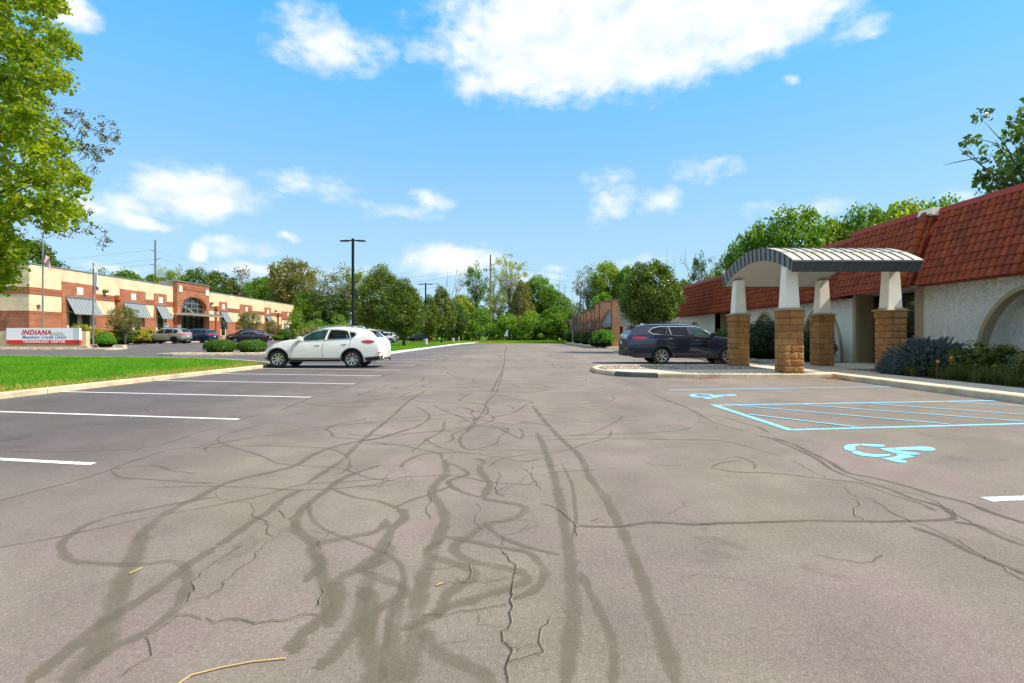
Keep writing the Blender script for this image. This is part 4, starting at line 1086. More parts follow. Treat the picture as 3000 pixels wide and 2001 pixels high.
# end wall bands (facing the camera side)
for (n_, mt, za, zb) in (('brick_base', 'brickred', -.1, 3.1), ('soldier_course', 'soldier', 3.1, 3.45), ('brick_band', 'soldier', 4.95, 5.56)):
    mb = MB(); mb.box(-75, fx(Y0)+.05, Y0-.05, Y0-.001, za, zb); mb.build(n_, M[mt], lb)
def awning(Ya, Yb, parent=lb):
    za, zb, out = 4.92, 3.34, .95
    mb = MB(); mb.hexa([(fx(Ya)+.08, Ya, za-.05), (fx(Yb)+.08, Yb, za-.05), (fx(Yb)+.08, Yb, za), (fx(Ya)+.08, Ya, za),
                        (fx(Ya)+out, Ya, zb-.05), (fx(Yb)+out, Yb, zb-.05), (fx(Yb)+out, Yb, zb), (fx(Ya)+out, Ya, zb)])
    mb.f = [tuple(reversed(f)) for f in mb.f]
    aw = mb.build('awning', M['awning'], parent)
    fbox('awning_head', M['coping'], Ya-.02, Yb+.02, za, za+.14, .05, .16, aw)
    n = max(3, round((Yb-Ya)/.42))
    for k in range(n+1):
        Y = Ya+(Yb-Ya)*k/n
        mb = MB(); mb.hexa([(fx(Y)+.08, Y-.015, za), (fx(Y)+.08, Y+.015, za), (fx(Y)+.10, Y+.015, za+.03), (fx(Y)+.10, Y-.015, za+.03),
                            (fx(Y)+out, Y-.015, zb), (fx(Y)+out, Y+.015, zb), (fx(Y)+out+.02, Y+.015, zb+.03), (fx(Y)+out+.02, Y-.015, zb+.03)])
        mb.build('seam', M['coping'], aw)
    for Y in (Ya+.03, Yb-.03):
        mb = MB(); mb.tube([(fx(Y)+.05, Y, zb+.35), (fx(Y)+out-.04, Y, zb+.05)], .02, 6); mb.build('awning_arm', M['coping'], aw)
    return aw
def window(Ya, Yb, za, zb, parent=lb, d=.06):
    w = fbox('window', M['black'], Ya, Yb, za, zb, d-.04, d+.02, parent)
    fbox('pane', M['glass'], Ya+.06, Yb-.06, za+.06, zb-.06, d+.02, d+.03, w); return w
top = 6.42
for i, (a, b) in enumerate(bays):
    wide = b-a
    if i == 6:
        fbox('brick_bay', M['brickred'], a, b, 4.75, top-.35, 0, .08)
        fbox('soldier_course', M['soldier'], a, b, 4.4, 4.745, 0, .08)
    else:
        fbox('brick_bay', M['brickred'], a, b, 4.9, top, 0, .08)
        # brick jambs and cream panel with the openings
        j = min(.55, wide*.14)
        fbox('brick_jamb', M['brickred'], a, a+j, GZ-.3, 4.9, 0, .08); fbox('brick_jamb', M['brickred'], b-j, b, GZ-.3, 4.9, 0, .08)
        fbox('cream_panel', M['cream'], a+j, b-j, GZ-.3, 4.9, 0, .03)
        nw = 2 if wide > 3.5 else 1; ww = .95; span = b-a-2*j
        for k in range(nw):
            c = a+j+span*(k+.5)/nw; window(c-ww/2, c+ww/2, 1.25, 4.3)
            fbox('sill', M['medal'], c-ww/2-.08, c+ww/2+.08, 1.12, 1.25, .03, .16)
        if i != 4: awning(a+j*.8, b-j*.55)
    c = (a+b)/2; s = .38 if i < 3 else .36
    fbox('medallion', M['medal'], c-s, c+s, (5.3 if i != 6 else 5.15), (6.02 if i != 6 else 5.85), .08, .10)
# thin brick border of the last bay with the white overhead door
a, b = bays[6]
fbox('brick_border', M['brickred'], a, a+.12, GZ-.3, 4.4, 0, .06); fbox('brick_border', M['brickred'], b-.12, b, GZ-.3, 4.4, 0, .06)
Yd0, Yd1 = 103.3, 106.6
fr = fbox('door_frame', M['coping'], Yd0-.2, Yd1+.2, GZ-.3, 3.65, 0, .12)
dd = fbox('overhead_door', M['medal'], Yd0, Yd1, GZ-.3, 3.45, .12, .14)
for k in range(1, 6): fbox('door_groove', M['coping'], Yd0, Yd1, GZ+k*.52, GZ+k*.52+.03, .14, .145, dd)
fbox('wall_light', M['tan'], 104.7, 105.1, 3.95, 4.2, .05, .35)
# downspouts with collector heads
for Y in (56.75, 77.2, 99.9):
    d = fbox('downspout', M['rust'], Y-.16, Y+.16, GZ-.3, 5.1, .06, .30)
    fbox('collector_head', M['rust'], Y-.34, Y+.34, 5.1, 5.62, .06, .5, d)
for Y in (54.9, 75.9, 98.8):
    l_ = fbox('wall_light', M['capstone'], Y-.22, Y+.22, 5.95, 6.12, .0, .45); fbox('lens', M['browndark'], Y-.15, Y+.15, 5.78, 5.95, .05, .4, l_)
for Y in (47.0, 66.5):
    c_ = fbox('security_camera', M['medal'], Y-.3, Y+.1, 4.0, 4.12, .1, .35); fbox('bracket', M['tan'], Y-.14, Y-.06, 3.6, 4.0, .05, .15, c_)
# entrance bay
Ya, Yb = ent; ET = 8.27; Da = .55
def arched_panel():
    ya, yb = 67.95, 73.55; c = (ya+yb)/2; hw = (yb-ya)/2; zs, rise = 4.9, 1.55
    poly = [(Ya, GZ-.3), (ya, GZ-.3)]
    n = 18
    for k in range(n+1):
        t = math.pi*k/n; poly.append((c-hw*math.cos(t), zs+rise*math.sin(t)**.85))
    poly += [(yb, GZ-.3), (Yb, GZ-.3), (Yb, ET), (Ya, ET)]
    tris = tessellate_polygon([[Vector((a, b, 0)) for a, b in poly]]); mb = MB(); N_ = len(poly)
    mb.v = [(fx(a)+Da, a, b) for a, b in poly]+[(fx(a)-.3, a, b) for a, b in poly]
    for t in tris:
        a = [poly[i] for i in t]; ar = (a[1][0]-a[0][0])*(a[2][1]-a[0][1])-(a[2][0]-a[0][0])*(a[1][1]-a[0][1])
        t = tuple(t) if ar > 0 else tuple(reversed(t)); mb.f.append(t); mb.m.append(0)
        mb.f.append(tuple(N_+i for i in reversed(t))); mb.m.append(0)
    for i in range(N_):
        j = (i+1) % N_; mb.f.append((j, i, N_+i, N_+j)); mb.m.append(0)
    o = mb.build('entrance_wall', M['brickred'], lb)
    # brick arch ring, proud of the wall
    mb = MB()
    for k in range(n):
        t0, t1 = math.pi*k/n, math.pi*(k+1)/n; q = []
        for (d) in (Da, Da+.06):
            for (t, e) in ((t0, 0), (t1, 0), (t1, .28), (t0, .28)):
                q.append((fx(c)+d, c-(hw+e)*math.cos(t), zs+(rise+e)*math.sin(t)**.85))
        mb.hexa(q)
    mb.build('arch_ring', M['soldier'], lb)
    gl = fbox('arched_window', M['glass'], ya, yb, 4.2, 6.5, .1, .15)
    for k in range(1, 4):
        Y = ya+(yb-ya)*k/4; fbox('mullion', M['coping'], Y-.05, Y+.05, 4.25, 6.5, .151, .25, gl)
    for z in (4.25, 4.95, 5.62): fbox('mullion', M['coping'], ya, yb, z-.04, z+.04, .152, .24, gl)
    sf = fbox('storefront', M['glass'], ya, yb, GZ, 4.0, .1, .14)
    for k in range(5):
        Y = ya+(yb-ya)*k/4; fbox('mullion', M['black'], Y-.06, Y+.06, GZ, 4.1, .141, .24, sf)
    fbox('mullion', M['black'], ya, yb, 2.75, 2.87, .142, .24, sf)
    fbox('door_handle', M['coping'], 70.5, 70.56, 1.2, 1.9, .24, .3, sf); fbox('door_handle', M['coping'], 70.9, 70.96, 1.2, 1.9, .24, .3, sf)
arched_panel()
fbox('parapet_band', M['soldier'], Ya+.2, Yb-.2, 7.35, 7.85, Da, Da+.07)
fbox('parapet_coping', M['coping'], Ya-.08, Yb+.08, ET, ET+.13, -.4, Da+.12)
mb = MB(); mb.hexa([(fx(Ya)-1.8, Ya-.02, 7.62), (fx(Ya)+.0, Ya-.02, 7.62), (fx(Ya)+.0, Ya+.3, 7.62), (fx(Ya)-1.8, Ya+.3, 7.62), (fx(Ya)-1.8, Ya-.02, 8.3), (fx(Ya), Ya-.02, 8.3), (fx(Ya), Ya+.3, 8.3), (fx(Ya)-1.8, Ya+.3, 8.3)]); mb.build('parapet_return', M['coping'], lb)
for Y in (67.55, 73.95): fbox('medallion', M['medal'], Y-.36, Y+.36, 6.95, 7.75, Da, Da+.09)
cn = fbox('entrance_canopy', M['roofmetal'], Ya-.2, Yb+.2, 3.9, 4.18, Da, Da+1.9)
fbox('canopy_edge', M['coping'], Ya-.22, Yb+.22, 4.05, 4.2, Da+1.9, Da+1.96, cn)
for Y in (67.6, 74.0):
    for dy in (0, .35):
        mb = MB(); mb.tube([(fx(Y)+Da, Y, 5.5), (fx(Y)+Da+1.6, Y+dy, 4.2)], .035, 6); mb.build('tie_rod', M['coping'], cn)
# round blue emblem on the end wall
em = MB(); em.prism([(-46.6+.0+.75*math.cos(t), 6.35+.45*math.sin(t)) for t in np.linspace(0, math.tau, 21)[:-1]], Y0-.16, Y0-.06, 'y')
eo = em.build('wall_emblem', plain('emblem_blue', (.02, .09, .5), .3), lb)
for k in range(4):
    mb = MB(); mb.tube([(-47.1+.15*k, Y0-.17, 6.1+.05*k), (-46.8+.15*k, Y0-.175, 6.4+.04*k), (-46.3+.1*k, Y0-.17, 6.5-.05*k)], .018, 5); mb.build('emblem_stripe', M['signwhite'], eo)

# ------------------------------------------------------------------ monument sign
SY = 43.0; gz = .24
ms = empty('monument_sign', (-39, SY, gz), 'white and red credit union sign on a tan monument base', 'sign')
def sx(px): return (px-1500)*SY/FPX
def sz(py): return CAMH+(HY-py)*SY/FPX
mb = MB(); mb.box(sx(-12), sx(248), SY+.12, SY+.55, gz-.2, sz(970)); mb.build('monument_base', M['cream'], ms)
mb = MB(); mb.box(sx(-30), sx(262), SY-.25, SY+.8, gz-.25, gz+.12); mb.build('plinth', M['cream'], ms)
x0, x1 = sx(22), sx(235)
mb = MB(); mb.box(x0, x1, SY-.1, SY+.12, sz(996), sz(961)); pn = mb.build('sign_panel', M['signwhite'], ms)
mb = MB(); mb.box(x0, x1, SY-.1, SY+.12, sz(1007.5), sz(996)-.002); rd = mb.build('red_band', M['signred'], ms)
def facing_camera(x, y, z): return Matrix(((1, 0, 0, x), (0, 0, -1, y), (0, 1, 0, z), (0, 0, 0, 1)))
text_mesh('lettering', 'INDIANA', .54, M['letterred'], ms, facing_camera(sx(110), SY-.105, sz(980)), shear=.22, spacing=1.12, bold=.022)
text_mesh('lettering', 'Members Credit Union', .365, M['signblue'], ms, facing_camera(sx(133), SY-.105, sz(991.6)), shear=.2, spacing=1.06, bold=.006)
text_mesh('lettering', 'TECHNOLOGY CENTER', .25, M['signwhite'], ms, facing_camera(sx(132), SY-.105, sz(1003.8)), spacing=1.38, bold=.010)
text_mesh('lettering', 'INDIANA MEMBERS FOUNDATION', .165, M['signwhite'], ms, facing_camera(sx(131), SY+.115, sz(1013)), spacing=1.32, bold=.005)
for k, (a, b) in enumerate(((151, 187), (151, 191.5), (151, 195))):
    mb = MB(); z = sz(974.3+k*3.1); mb.box(sx(a), sx(b), SY-.115, SY-.1, z-.012, z+.012); mb.build('sign_stripe', M['signline'], ms)
# ------------------------------------------------------------------ flagpoles
def pole(px, Y, top_py, label, r=.075):
    x = (px-1500)*Y/FPX; z0 = float(terrain_z(x, Y)); zt = CAMH+(HY-top_py)*Y/FPX
    t = empty('flagpole', (x, Y, z0), label, 'flagpole', 'flagpoles by the monument sign')
    mb = MB(); mb.tube([(x, Y, z0), (x, Y, z0+(zt-z0)*.5), (x, Y, zt)], [r, r*.8, r*.45], 10); mb.build('pole', M['polemetal'], t, sharp=50)
    mb = MB(); mb.tube([(x, Y, z0), (x, Y, z0+.12)], [.2, .12], 12); mb.build('base_collar', M['polemetal'], t)
    mb = MB(); mb.tube([(x, Y, zt), (x, Y, zt+.09), (x, Y, zt+.17)], [.02, .09, .02], 8); mb.build('finial', M['polemetal'], t); 
    mb = MB(); mb.tube([(x+.11, Y-.02, z0+1.4), (x+.09, Y-.02, zt-.1)], .008, 4); mb.build('halyard', M['signline'], t)
    return t, x, zt
M['polemetal'] = basic('pole_metal', (.26, .24, .22), .4, .6)
t1, x1_, z1_ = pole(125, 45.0, 696, 'taller grey flagpole behind the sign with the striped flag')
t2, x2_, z2_ = pole(273, 42.6, 776, 'shorter grey flagpole beside the cone shaped shrub with a white flag')
def flag(name, label, x, Y, zt, w, h, cols, cat='flag'):
    """limp flag hanging in folds from the pole; stripes follow the folds"""
    nu, nv = 14, 26; V = []; F = []; mi = []
    for j in range(nv+1):
        v = j/nv
        for i in range(nu+1):
            u = i/nu
            drop = u*w*.95*(.55+.45*v*.2)
            X_ = x+.06+u*w*.42+.05*math.sin(7*u+3*v); Z_ = zt-v*h-drop+.06*math.sin(9*u)
            Y_ = Y+.13*math.sin(11*u+2.2*v)*(.3+u)
            V.append((X_, Y_, Z_))
    n = nu+1
    for j in range(nv):
        for i in range(nu): F.append((j*n+i, j*n+i+1, (j+1)*n+i+1, (j+1)*n+i)); mi.append(cols(i/nu, j/nv))
    o = link_mesh(name, fast_mesh(name, V, F, [M['flagred'], M['signwhite'], M['flagblue']], smooth=True, mi=mi)); tag(o, label, cat); return o
M['flagred'] = plain('flag_red', (.42, .02, .03), .8); M['flagblue'] = plain('flag_blue', (.02, .03, .16), .8)
flag('striped_flag', 'red white and blue striped flag hanging limp on the taller flagpole', x1_, 45.0, z1_-1.05, 1.5, .95, lambda u, v: 2 if (u < .4 and v < .53) else int(v*13) % 2)
flag('white_flag', 'white flag hanging folded against the shorter flagpole', x2_, 42.6, z2_-.1, .8, 1.6, lambda u, v: 1 if v < .8 or u < .5 else 2)

# ------------------------------------------------------------------ lamp posts, poles and wires
def lamp(px, Y, top_py, label, base=True):
    x = (px-1500)*Y/FPX; z0 = .09; zt = CAMH+(HY-top_py)*Y/FPX
    t = empty('lamp_post', (x, Y, z0), label, 'lamp post', 'parking lot lamp posts')
    if base:
        mb = MB(); mb.tube([(x, Y, z0-.1), (x, Y, z0+.78)], .27, 16); mb.build('concrete_base', M['post'], t, sharp=50)
    mb = MB(); mb.box(x-.075, x+.075, Y-.075, Y+.075, z0+(.78 if base else 0), zt); mb.build('pole', M['black'], t)
    for s in (-1, 1):
        mb = MB(); mb.box(x+s*.075, x+s*.36, Y-.03, Y+.03, zt-.17, zt-.09); ar = mb.build('arm', M['black'], t)
        mb = MB(); mb.hexa([(x+s*.3, Y-.15, zt-.20), (x+s*.86, Y-.15, zt-.20), (x+s*.86, Y+.15, zt-.20), (x+s*.3, Y+.15, zt-.20), (x+s*.36, Y-.12, zt-.10), (x+s*.82, Y-.12, zt-.12), (x+s*.82, Y+.12, zt-.12), (x+s*.36, Y+.12, zt-.10)])
        if s < 0: mb.f = [tuple(reversed(f)) for f in mb.f]
        hd = mb.build('lamp_head', M['black'], t)
        mb = MB(); mb.box(x+s*.38, x+s*.8, Y-.11, Y+.11, zt-.212, zt-.202); mb.build('lens', M['signline'], hd)
    return t
lamp(1034, 35.2, 699, 'tall black twin head lamp post, nearest, rising behind the white crossover')
lamp(1247, 62, 829, 'twin head lamp post on a round concrete base between pear trees')
lamp(1327, 88, 890, 'farthest thin lamp post on a concrete base, its head among pear leaves')
mb = MB(); x_ = (1345-1500)*88/FPX; mb.box(x_-.05, x_+.05, 87.95, 88.05, 0, 1.15); tag(mb.build('marker_post', M['signwhite']), 'thin white marker post at the far end of the white kerb', 'post')
mb = MB(); x_ = 9.9; mb.box(x_-.05, x_+.05, 84.95, 85.05, .1, 2.2); tag(mb.build('white_pipe', M['signwhite']), 'thin white upright pipe before the far end of the brown brick building', 'pipe')
M['wood'] = basic('weathered_pole', (.16, .135, .115), .9)
def upole(px, Y, top_py, label, arms):
    x = (px-1500)*Y/FPX; zt = CAMH+(HY-top_py)*Y/FPX
    t = empty('utility_pole', (x, Y, .3), label, 'utility pole'); mb = MB(); mb.tube([(x, Y, .2), (x, Y, zt)], [.34, .22], 10); mb.build('pole', M['wood'], t, sharp=50)
    out = []
    for (py, s) in arms:
        z = CAMH+(HY-py)*Y/FPX; mb = MB(); mb.tube([(x, Y, z-.1), (x+s*1.5, Y, z+.15)], .11, 6); mb.build('insulator_arm', M['coping'], t); out.append((x+s*1.5, Y, z+.15))
    return out
pa = upole(455, 150, 704, 'bare grey utility pole rising behind the block building', [(734, -1), (759, 1), (776, -1)])
pb = upole(1437, 150, 746, 'dark utility pole among the tall trees at the end of the lot', [(775, 1), (790, -1), (812, 1)])
M['wire'] = plain('wire', (.14, .14, .15), .6)
def wire(a, b, sag, label):
    mb = MB(); pts = [(a[0]+(b[0]-a[0])*k/24, a[1]+(b[1]-a[1])*k/24, a[2]+(b[2]-a[2])*k/24-sag*4*(k/24)*(1-k/24)) for k in range(25)]
    mb.tube(pts, .022, 4); tag(mb.build('power_line', M['wire']), label, 'power line', 'power lines')
for k, nm in enumerate(('top', 'middle', 'lowest')):
    wire(pa[k], (pb[k][0], 150, pb[k][2]), 6.5, nm+' power line spanning between the two utility poles')
    wire(pa[k], (pa[k][0]-130, 140, pa[k][2]-3.0), 4, nm+' power line running left from the bare utility pole')
    wire(pb[k], (pb[k][0]+110, 160, pb[k][2]-3.0), 4, nm+' power line running right from the dark utility pole')
# small sign posts by the bays in front of the office building
def bay_sign(px, Y, py0, py1, label):
    x = (px-1500)*Y/FPX; zt = CAMH+(HY-py0)*Y/FPX; zb = CAMH+(HY-py1)*Y/FPX
    t = empty('bay_sign', (x, Y, .4), label, 'sign', 'small accessible bay signs')
    mb = MB(); mb.tube([(x, Y+.03, .35), (x, Y+.03, zb)], .03, 6); mb.build('post', M['coping'], t)
    mb = MB(); mb.box(x-.2, x+.2, Y-.01, Y+.01, zb, zt); pl = mb.build('plate', M['signwhite'], t)
    mb = MB(); mb.box(x-.13, x+.13, Y-.014, Y-.011, zb+(zt-zb)*.45, zt-.06); mb.build('blue_panel', M['signblue'], pl)
bay_sign(387.5, 53.5, 946, 959, 'small blue and white bay sign left of the small tree')
bay_sign(488, 59, 947, 958.5, 'small white bay sign behind the silver crossover')
bay_sign(525, 66, 951.5, 959.5, 'small white bay sign left of the entrance doors')
# ------------------------------------------------------------------ vegetation
M['leaf_pear'] = leafmat('leaf_pear', [(0, (0.0496, 0.0794, 0.014)), (0.45, (0.1014, 0.155, 0.0175)), (0.8, (0.1916, 0.2363, 0.0245)), (1, (0.3381, 0.2174, 0.0525))], .28, .35)
M['leaf_mid'] = leafmat('leaf_mid', [(0, (0.0657, 0.1355, 0.0174)), (0.5, (0.1206, 0.2233, 0.0203)), (1, (0.2192, 0.3031, 0.0261))], .4)
M['leaf_bright'] = leafmat('leaf_bright', [(0, (0.131, 0.2025, 0.015)), (0.5, (0.2318, 0.2997, 0.018)), (1, (0.383, 0.3807, 0.024))], .45)
M['leaf_dark'] = leafmat('leaf_dark', [(0, (0.0352, 0.0713, 0.0144)), (0.5, (0.0756, 0.1307, 0.0198)), (1, (0.1386, 0.198, 0.0252))], .3)
M['leaf_yellow'] = leafmat('leaf_yellow', [(0, (0.1814, 0.2025, 0.0203)), (0.5, (0.3326, 0.3105, 0.027)), (1, (0.499, 0.378, 0.0473))], .45)
M['leaf_olive'] = leafmat('leaf_olive', [(0, (0.1008, 0.12, 0.03)), (0.5, (0.168, 0.1725, 0.045)), (1, (0.3024, 0.24, 0.105))], .35)
M['leaf_maple'] = leafmat('leaf_maple', [(0, (.07, .12, .008)), (.4, (.20, .27, .010)), (.75, (.36, .38, .014)), (1, (.58, .46, .03))], .5, .4)
M['leaf_brown'] = leafmat('leaf_brown', [(0, (.07, .06, .02)), (.5, (.16, .12, .03)), (1, (.26, .17, .05))], .4)
M['leaf_shrub'] = leafmat('leaf_shrub', [(0, (0.0376, 0.102, 0.0096)), (0.5, (0.0672, 0.162, 0.012)), (1, (0.121, 0.228, 0.018))], .3)
M['leaf_cone'] = leafmat('leaf_cone', [(0, (0.0538, 0.168, 0.0096)), (0.5, (0.0941, 0.252, 0.012)), (1, (0.1613, 0.336, 0.018))], .3)
M['needle'] = leafmat('needle_blue', [(0, (.05, .075, .075)), (.5, (.11, .145, .145)), (1, (.22, .26, .255))], .1, .6)
M['leaf_yew'] = leafmat('leaf_yew', [(0, (0.0101, 0.021, 0.009)), (0.5, (0.0218, 0.042, 0.015)), (1, (0.047, 0.075, 0.021))], .15)
M['leaf_hydr'] = leafmat('leaf_hydrangea', [(0, (0.0334, 0.0645, 0.0119)), (0.5, (0.0833, 0.119, 0.0159)), (1, (0.1667, 0.1885, 0.0298))], .35)
M['hydr_head'] = leafmat('hydrangea_head', [(0, (.16, .19, .05)), (.5, (.25, .26, .08)), (1, (.30, .16, .09))], .3)
M['leaf_blade'] = leafmat('leaf_blade', [(0, (0.0312, 0.0605, 0.0112)), (0.6, (0.0729, 0.1023, 0.0167)), (1, (0.2292, 0.1488, 0.0558))], .3)
M['grass'] = leafmat('grass_blade', [(0, (0.06, 0.189, 0.004)), (0.45, (0.11, 0.297, 0.006)), (0.72, (0.2, 0.333, 0.012)), (0.8, (0.38, 0.288, 0.06)), (1, (0.58, 0.378, 0.16))], .35, .6)
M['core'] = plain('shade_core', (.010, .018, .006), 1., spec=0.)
M['litter'] = leafmat('leaf_litter', [(0, (.35, .10, .03)), (1, (.50, .22, .06))], .2)

def unit(a): return a/np.maximum(np.linalg.norm(a, axis=-1, keepdims=True), 1e-9)
def leaf_quads(r, C, size, nb=None, aspect=.62, sv=.3, droop=0.):
    """rhombic leaves at centres C with normals scattered about nb"""
    n = len(C); N = unit(r.normal(0, 1, (n, 3))+(nb if nb is not None else np.array([0, 0, .5])))
    T = unit(np.cross(N, r.normal(0, 1, (n, 3)))); T[:, 2] -= droop; T = unit(T); B = unit(np.cross(N, T))
    s = (size*(1+r.normal(0, sv, n).clip(-.6, .8)))[:, None]
    V = np.empty((n, 4, 3)); V[:, 0] = C-T*s*.5; V[:, 1] = C+B*s*aspect*.5+T*s*.05; V[:, 2] = C+T*s*.5+N*s*.06; V[:, 3] = C-B*s*aspect*.5+T*s*.05
    return V.reshape(-1, 3), np.arange(4*n).reshape(n, 4)
def clump_points(r, CC, CR, per, flat=.75, shell=.62):
    n = len(CC); D = unit(r.normal(0, 1, (n, per, 3))); rad = r.uniform(shell, 1.08, (n, per, 1))**1.
    P = D*rad*CR[:, None, None]; P[..., 2] *= flat
    NB = D*.9+np.array([0, 0, .35])
    return (CC[:, None]+P).reshape(-1, 3), NB.reshape(-1, 3)
def crown_mesh(seed, prof, z0, z1, Rr, nclump, per, cr, leaf, mt, inner=.35, rndc=True, flat=.8, core=True):
    r = np.random.default_rng(seed)
    ts = np.array([p[0] for p in prof]); rs = np.array([p[1] for p in prof])
    t = r.uniform(0, 1, nclump*4); keep = r.uniform(0, 1, len(t)) < np.interp(t, ts, rs)**1.2; t = t[keep][:nclump]
    a = r.uniform(0, math.tau, len(t)); lump = 1+.14*np.sin(3*a+seed)+.10*np.sin(5*a+t*9)
    rho = np.interp(t, ts, rs)*Rr*lump*(inner+(1-inner)*r.uniform(0, 1, len(t))**.55)
    CC = np.stack([rho*np.cos(a), rho*np.sin(a), z0+t*(z1-z0)], -1); CR = cr*r.uniform(.6, 1.25, len(t))
    P, NB = clump_points(r, CC, CR, per, flat)
    V, F = leaf_quads(r, P, leaf, NB)
    cl = np.repeat(r.normal(0, .12, len(t)), per)
    return fast_mesh('crown', V, F, mt, rnd=np.clip(r.uniform(0, 1, len(P))*.75+.12+cl, 0, 1)), CC
def limbs_mesh(seed, CC, trunk_h, r0, z_fork, nlimb, mt, lean=(0, 0), multi=1, thin=.35, wob=.06):
    r = np.random.default_rng(seed); mb = MB()
    tops = []
    for s in range(multi):
        a = math.tau*s/multi+r.uniform(0, 1); sp = 0 if multi == 1 else .12*trunk_h
        pts = []; n = 7
        for k in range(n+1):
            u = k/n; pts.append((math.cos(a)*sp*u**.8+r.normal(0, wob)*u*1.5+lean[0]*u, math.sin(a)*sp*u**.8+r.normal(0, wob)*u*1.5+lean[1]*u, trunk_h*u))
        rad = [r0*(1.35 if k == 0 else 1)*(1-.82*(k/n)**1.1)/(1 if multi == 1 else 1.5) for k in range(n+1)]
        mb.tube(pts, rad, 8); tops.append((pts, rad))
    idx = r.permutation(len(CC))[:nlimb]
    for i in idx:
        c = CC[i]; pts, rad = tops[int(r.integers(multi))]
        h = min(max(z_fork+(c[2]-z_fork)*r.uniform(.15, .6), z_fork*.9), trunk_h*.92); k = h/trunk_h*(len(pts)-1); k0 = int(k); f = k-k0
        p0 = np.array(pts[k0])*(1-f)+np.array(pts[min(k0+1, len(pts)-1)])*f; rr = rad[k0]*(1-f)+rad[min(k0+1, len(pts)-1)]*f
        d = c-p0; L = np.linalg.norm(d); q = [p0+d*u+np.array([0, 0, L*.10*math.sin(math.pi*u)])+r.normal(0, .03*L, 3)*(u > 0) for u in (0, .3, .6, 1)]
        b0 = min(rr*.6, max(.02, L*.03)); mb.tube(q, [b0, b0*.7, b0*.45, b0*.15], 5)
        if L > 2:
            for _ in range(3):
                u = r.uniform(.35, .95); s_ = p0+d*u; e = s_+unit(r.normal(0, 1, 3)+[0, 0, .5])*L*.25; mb.tube([s_, (s_+e)/2+r.normal(0, .05, 3), e], [b0*.35, b0*.25, b0*.08], 4)
    me = bpy.data.meshes.new('trunk'); me.from_pydata([tuple(v) for v in mb.v], [], mb.f); me.polygons.foreach_set('use_smooth', [True]*len(mb.f)); me.materials.append(mt); return me
PROTO = {}
def proto(key, H, Rr, crown, trunk): PROTO[key] = (H, Rr, crown, trunk)
egg = [(0, .35), (.12, .8), (.3, 1), (.5, .93), (.7, .7), (.88, .42), (1, .12)]
ball = [(0, .35), (.15, .75), (.4, 1), (.65, .95), (.85, .65), (1, .2)]
tall = [(0, .4), (.2, .65), (.45, .8), (.7, 1), (.88, .75), (1, .25)]
umb = [(0, .12), (.3, .3), (.55, .7), (.78, 1), (.92, .8), (1, .3)]
def mk(key, seed, prof, z0, z1, Rr, nc, per, cr, leaf, mt, trunk_h, r0, fork, nl, bark='bark', **k):
    tk = {q: k.pop(q) for q in ('multi', 'wob') if q in k}
    cm, CC = crown_mesh(seed, prof, z0, z1, Rr, nc, per, cr, leaf, M[mt], **k)
    proto(key, z1+cr*.6, Rr+cr*.5, cm, limbs_mesh(seed+50, CC, trunk_h, r0, fork, nl, M[bark], **tk))
mk('pear1', 1, egg, 1.9, 9.4, 3.3, 420, 95, .62, .17, 'leaf_pear', 7.5, .20, 1.7, 40, inner=.45)
mk('pear2', 2, egg, 1.7, 8.6, 2.6, 330, 95, .58, .17, 'leaf_pear', 6.8, .17, 1.6, 36, inner=.45)
mk('pearm', 3, [(0, .35), (.15, .75), (.4, 1), (.62, .95), (.82, .7), (1, .35)], 1.75, 5.9, 2.15, 360, 95, .40, .13, 'leaf_pear', 4.6, .17, .9, 60, multi=5, inner=.4)
mk('broad1', 4, ball, 2.2, 13, 5, 230, 75, 1.15, .40, 'leaf_mid', 10, .34, 3, 40, inner=.5)
mk('broad2', 5, tall, 2.5, 14, 4.6, 200, 75, 1.10, .40, 'leaf_mid', 11.5, .32, 3, 40, inner=.45)
mk('broad3', 6, egg, 1.0, 12, 4.4, 230, 75, 1.05, .38, 'leaf_mid', 9.5, .3, 2, 36, inner=.5)
mk('open1', 7, tall, 5.0, 18, 4.6, 80, 55, .95, .36, 'leaf_mid', 15.5, .30, 5, 60, inner=.3)
mk('open2', 8, umb, 5.0, 18, 6.0, 85, 42, .85, .33, 'leaf_yellow', 13, .34, 6, 70, bark='barkgrey', inner=.25)
mk('airy', 9, tall, 3, 14, 3.6, 90, 34, .8, .28, 'leaf_olive', 12, .2, 4, 60, bark='barkgrey', inner=.25)
mk('orn', 10, ball, 1.1, 3.9, 1.75, 130, 60, .34, .12, 'leaf_olive', 2.9, .10, .7, 40, bark='barkgrey', multi=4, inner=.3)
def dead_mesh(seed):
    r = np.random.default_rng(seed); mb = MB()
    def br(p, d, L, rad, dep):
        pts = [p]; dd = d.copy()
        for _ in range(4):
            dd = unit(dd+r.normal(0, .10, 3)+np.array([0, 0, .04])); pts.append(pts[-1]+dd*L/4)
        mb.tube(pts, [rad, rad*.85, rad*.7, rad*.55, rad*.35], 5)
        if dep:
            for k in range(3 if dep > 1 else 2):
                q = pts[int(r.integers(1, 5))]; br(q, unit(dd+r.normal(0, .42, 3)), L*r.uniform(.45, .7), rad*.5, dep-1)
    br(np.zeros(3), np.array([0, 0, 1.]), 8., .26, 3)
    for k in range(3): br(np.array([0, 0, 4.+k]), unit(np.array([math.cos(2*k), math.sin(2*k), 2.2])), 6, .15, 2)
    me = bpy.data.meshes.new('branches'); me.from_pydata([tuple(v) for v in mb.v], [], mb.f); me.materials.append(M['barkgrey']); return me
DEAD = [dead_mesh(3), dead_mesh(8)]
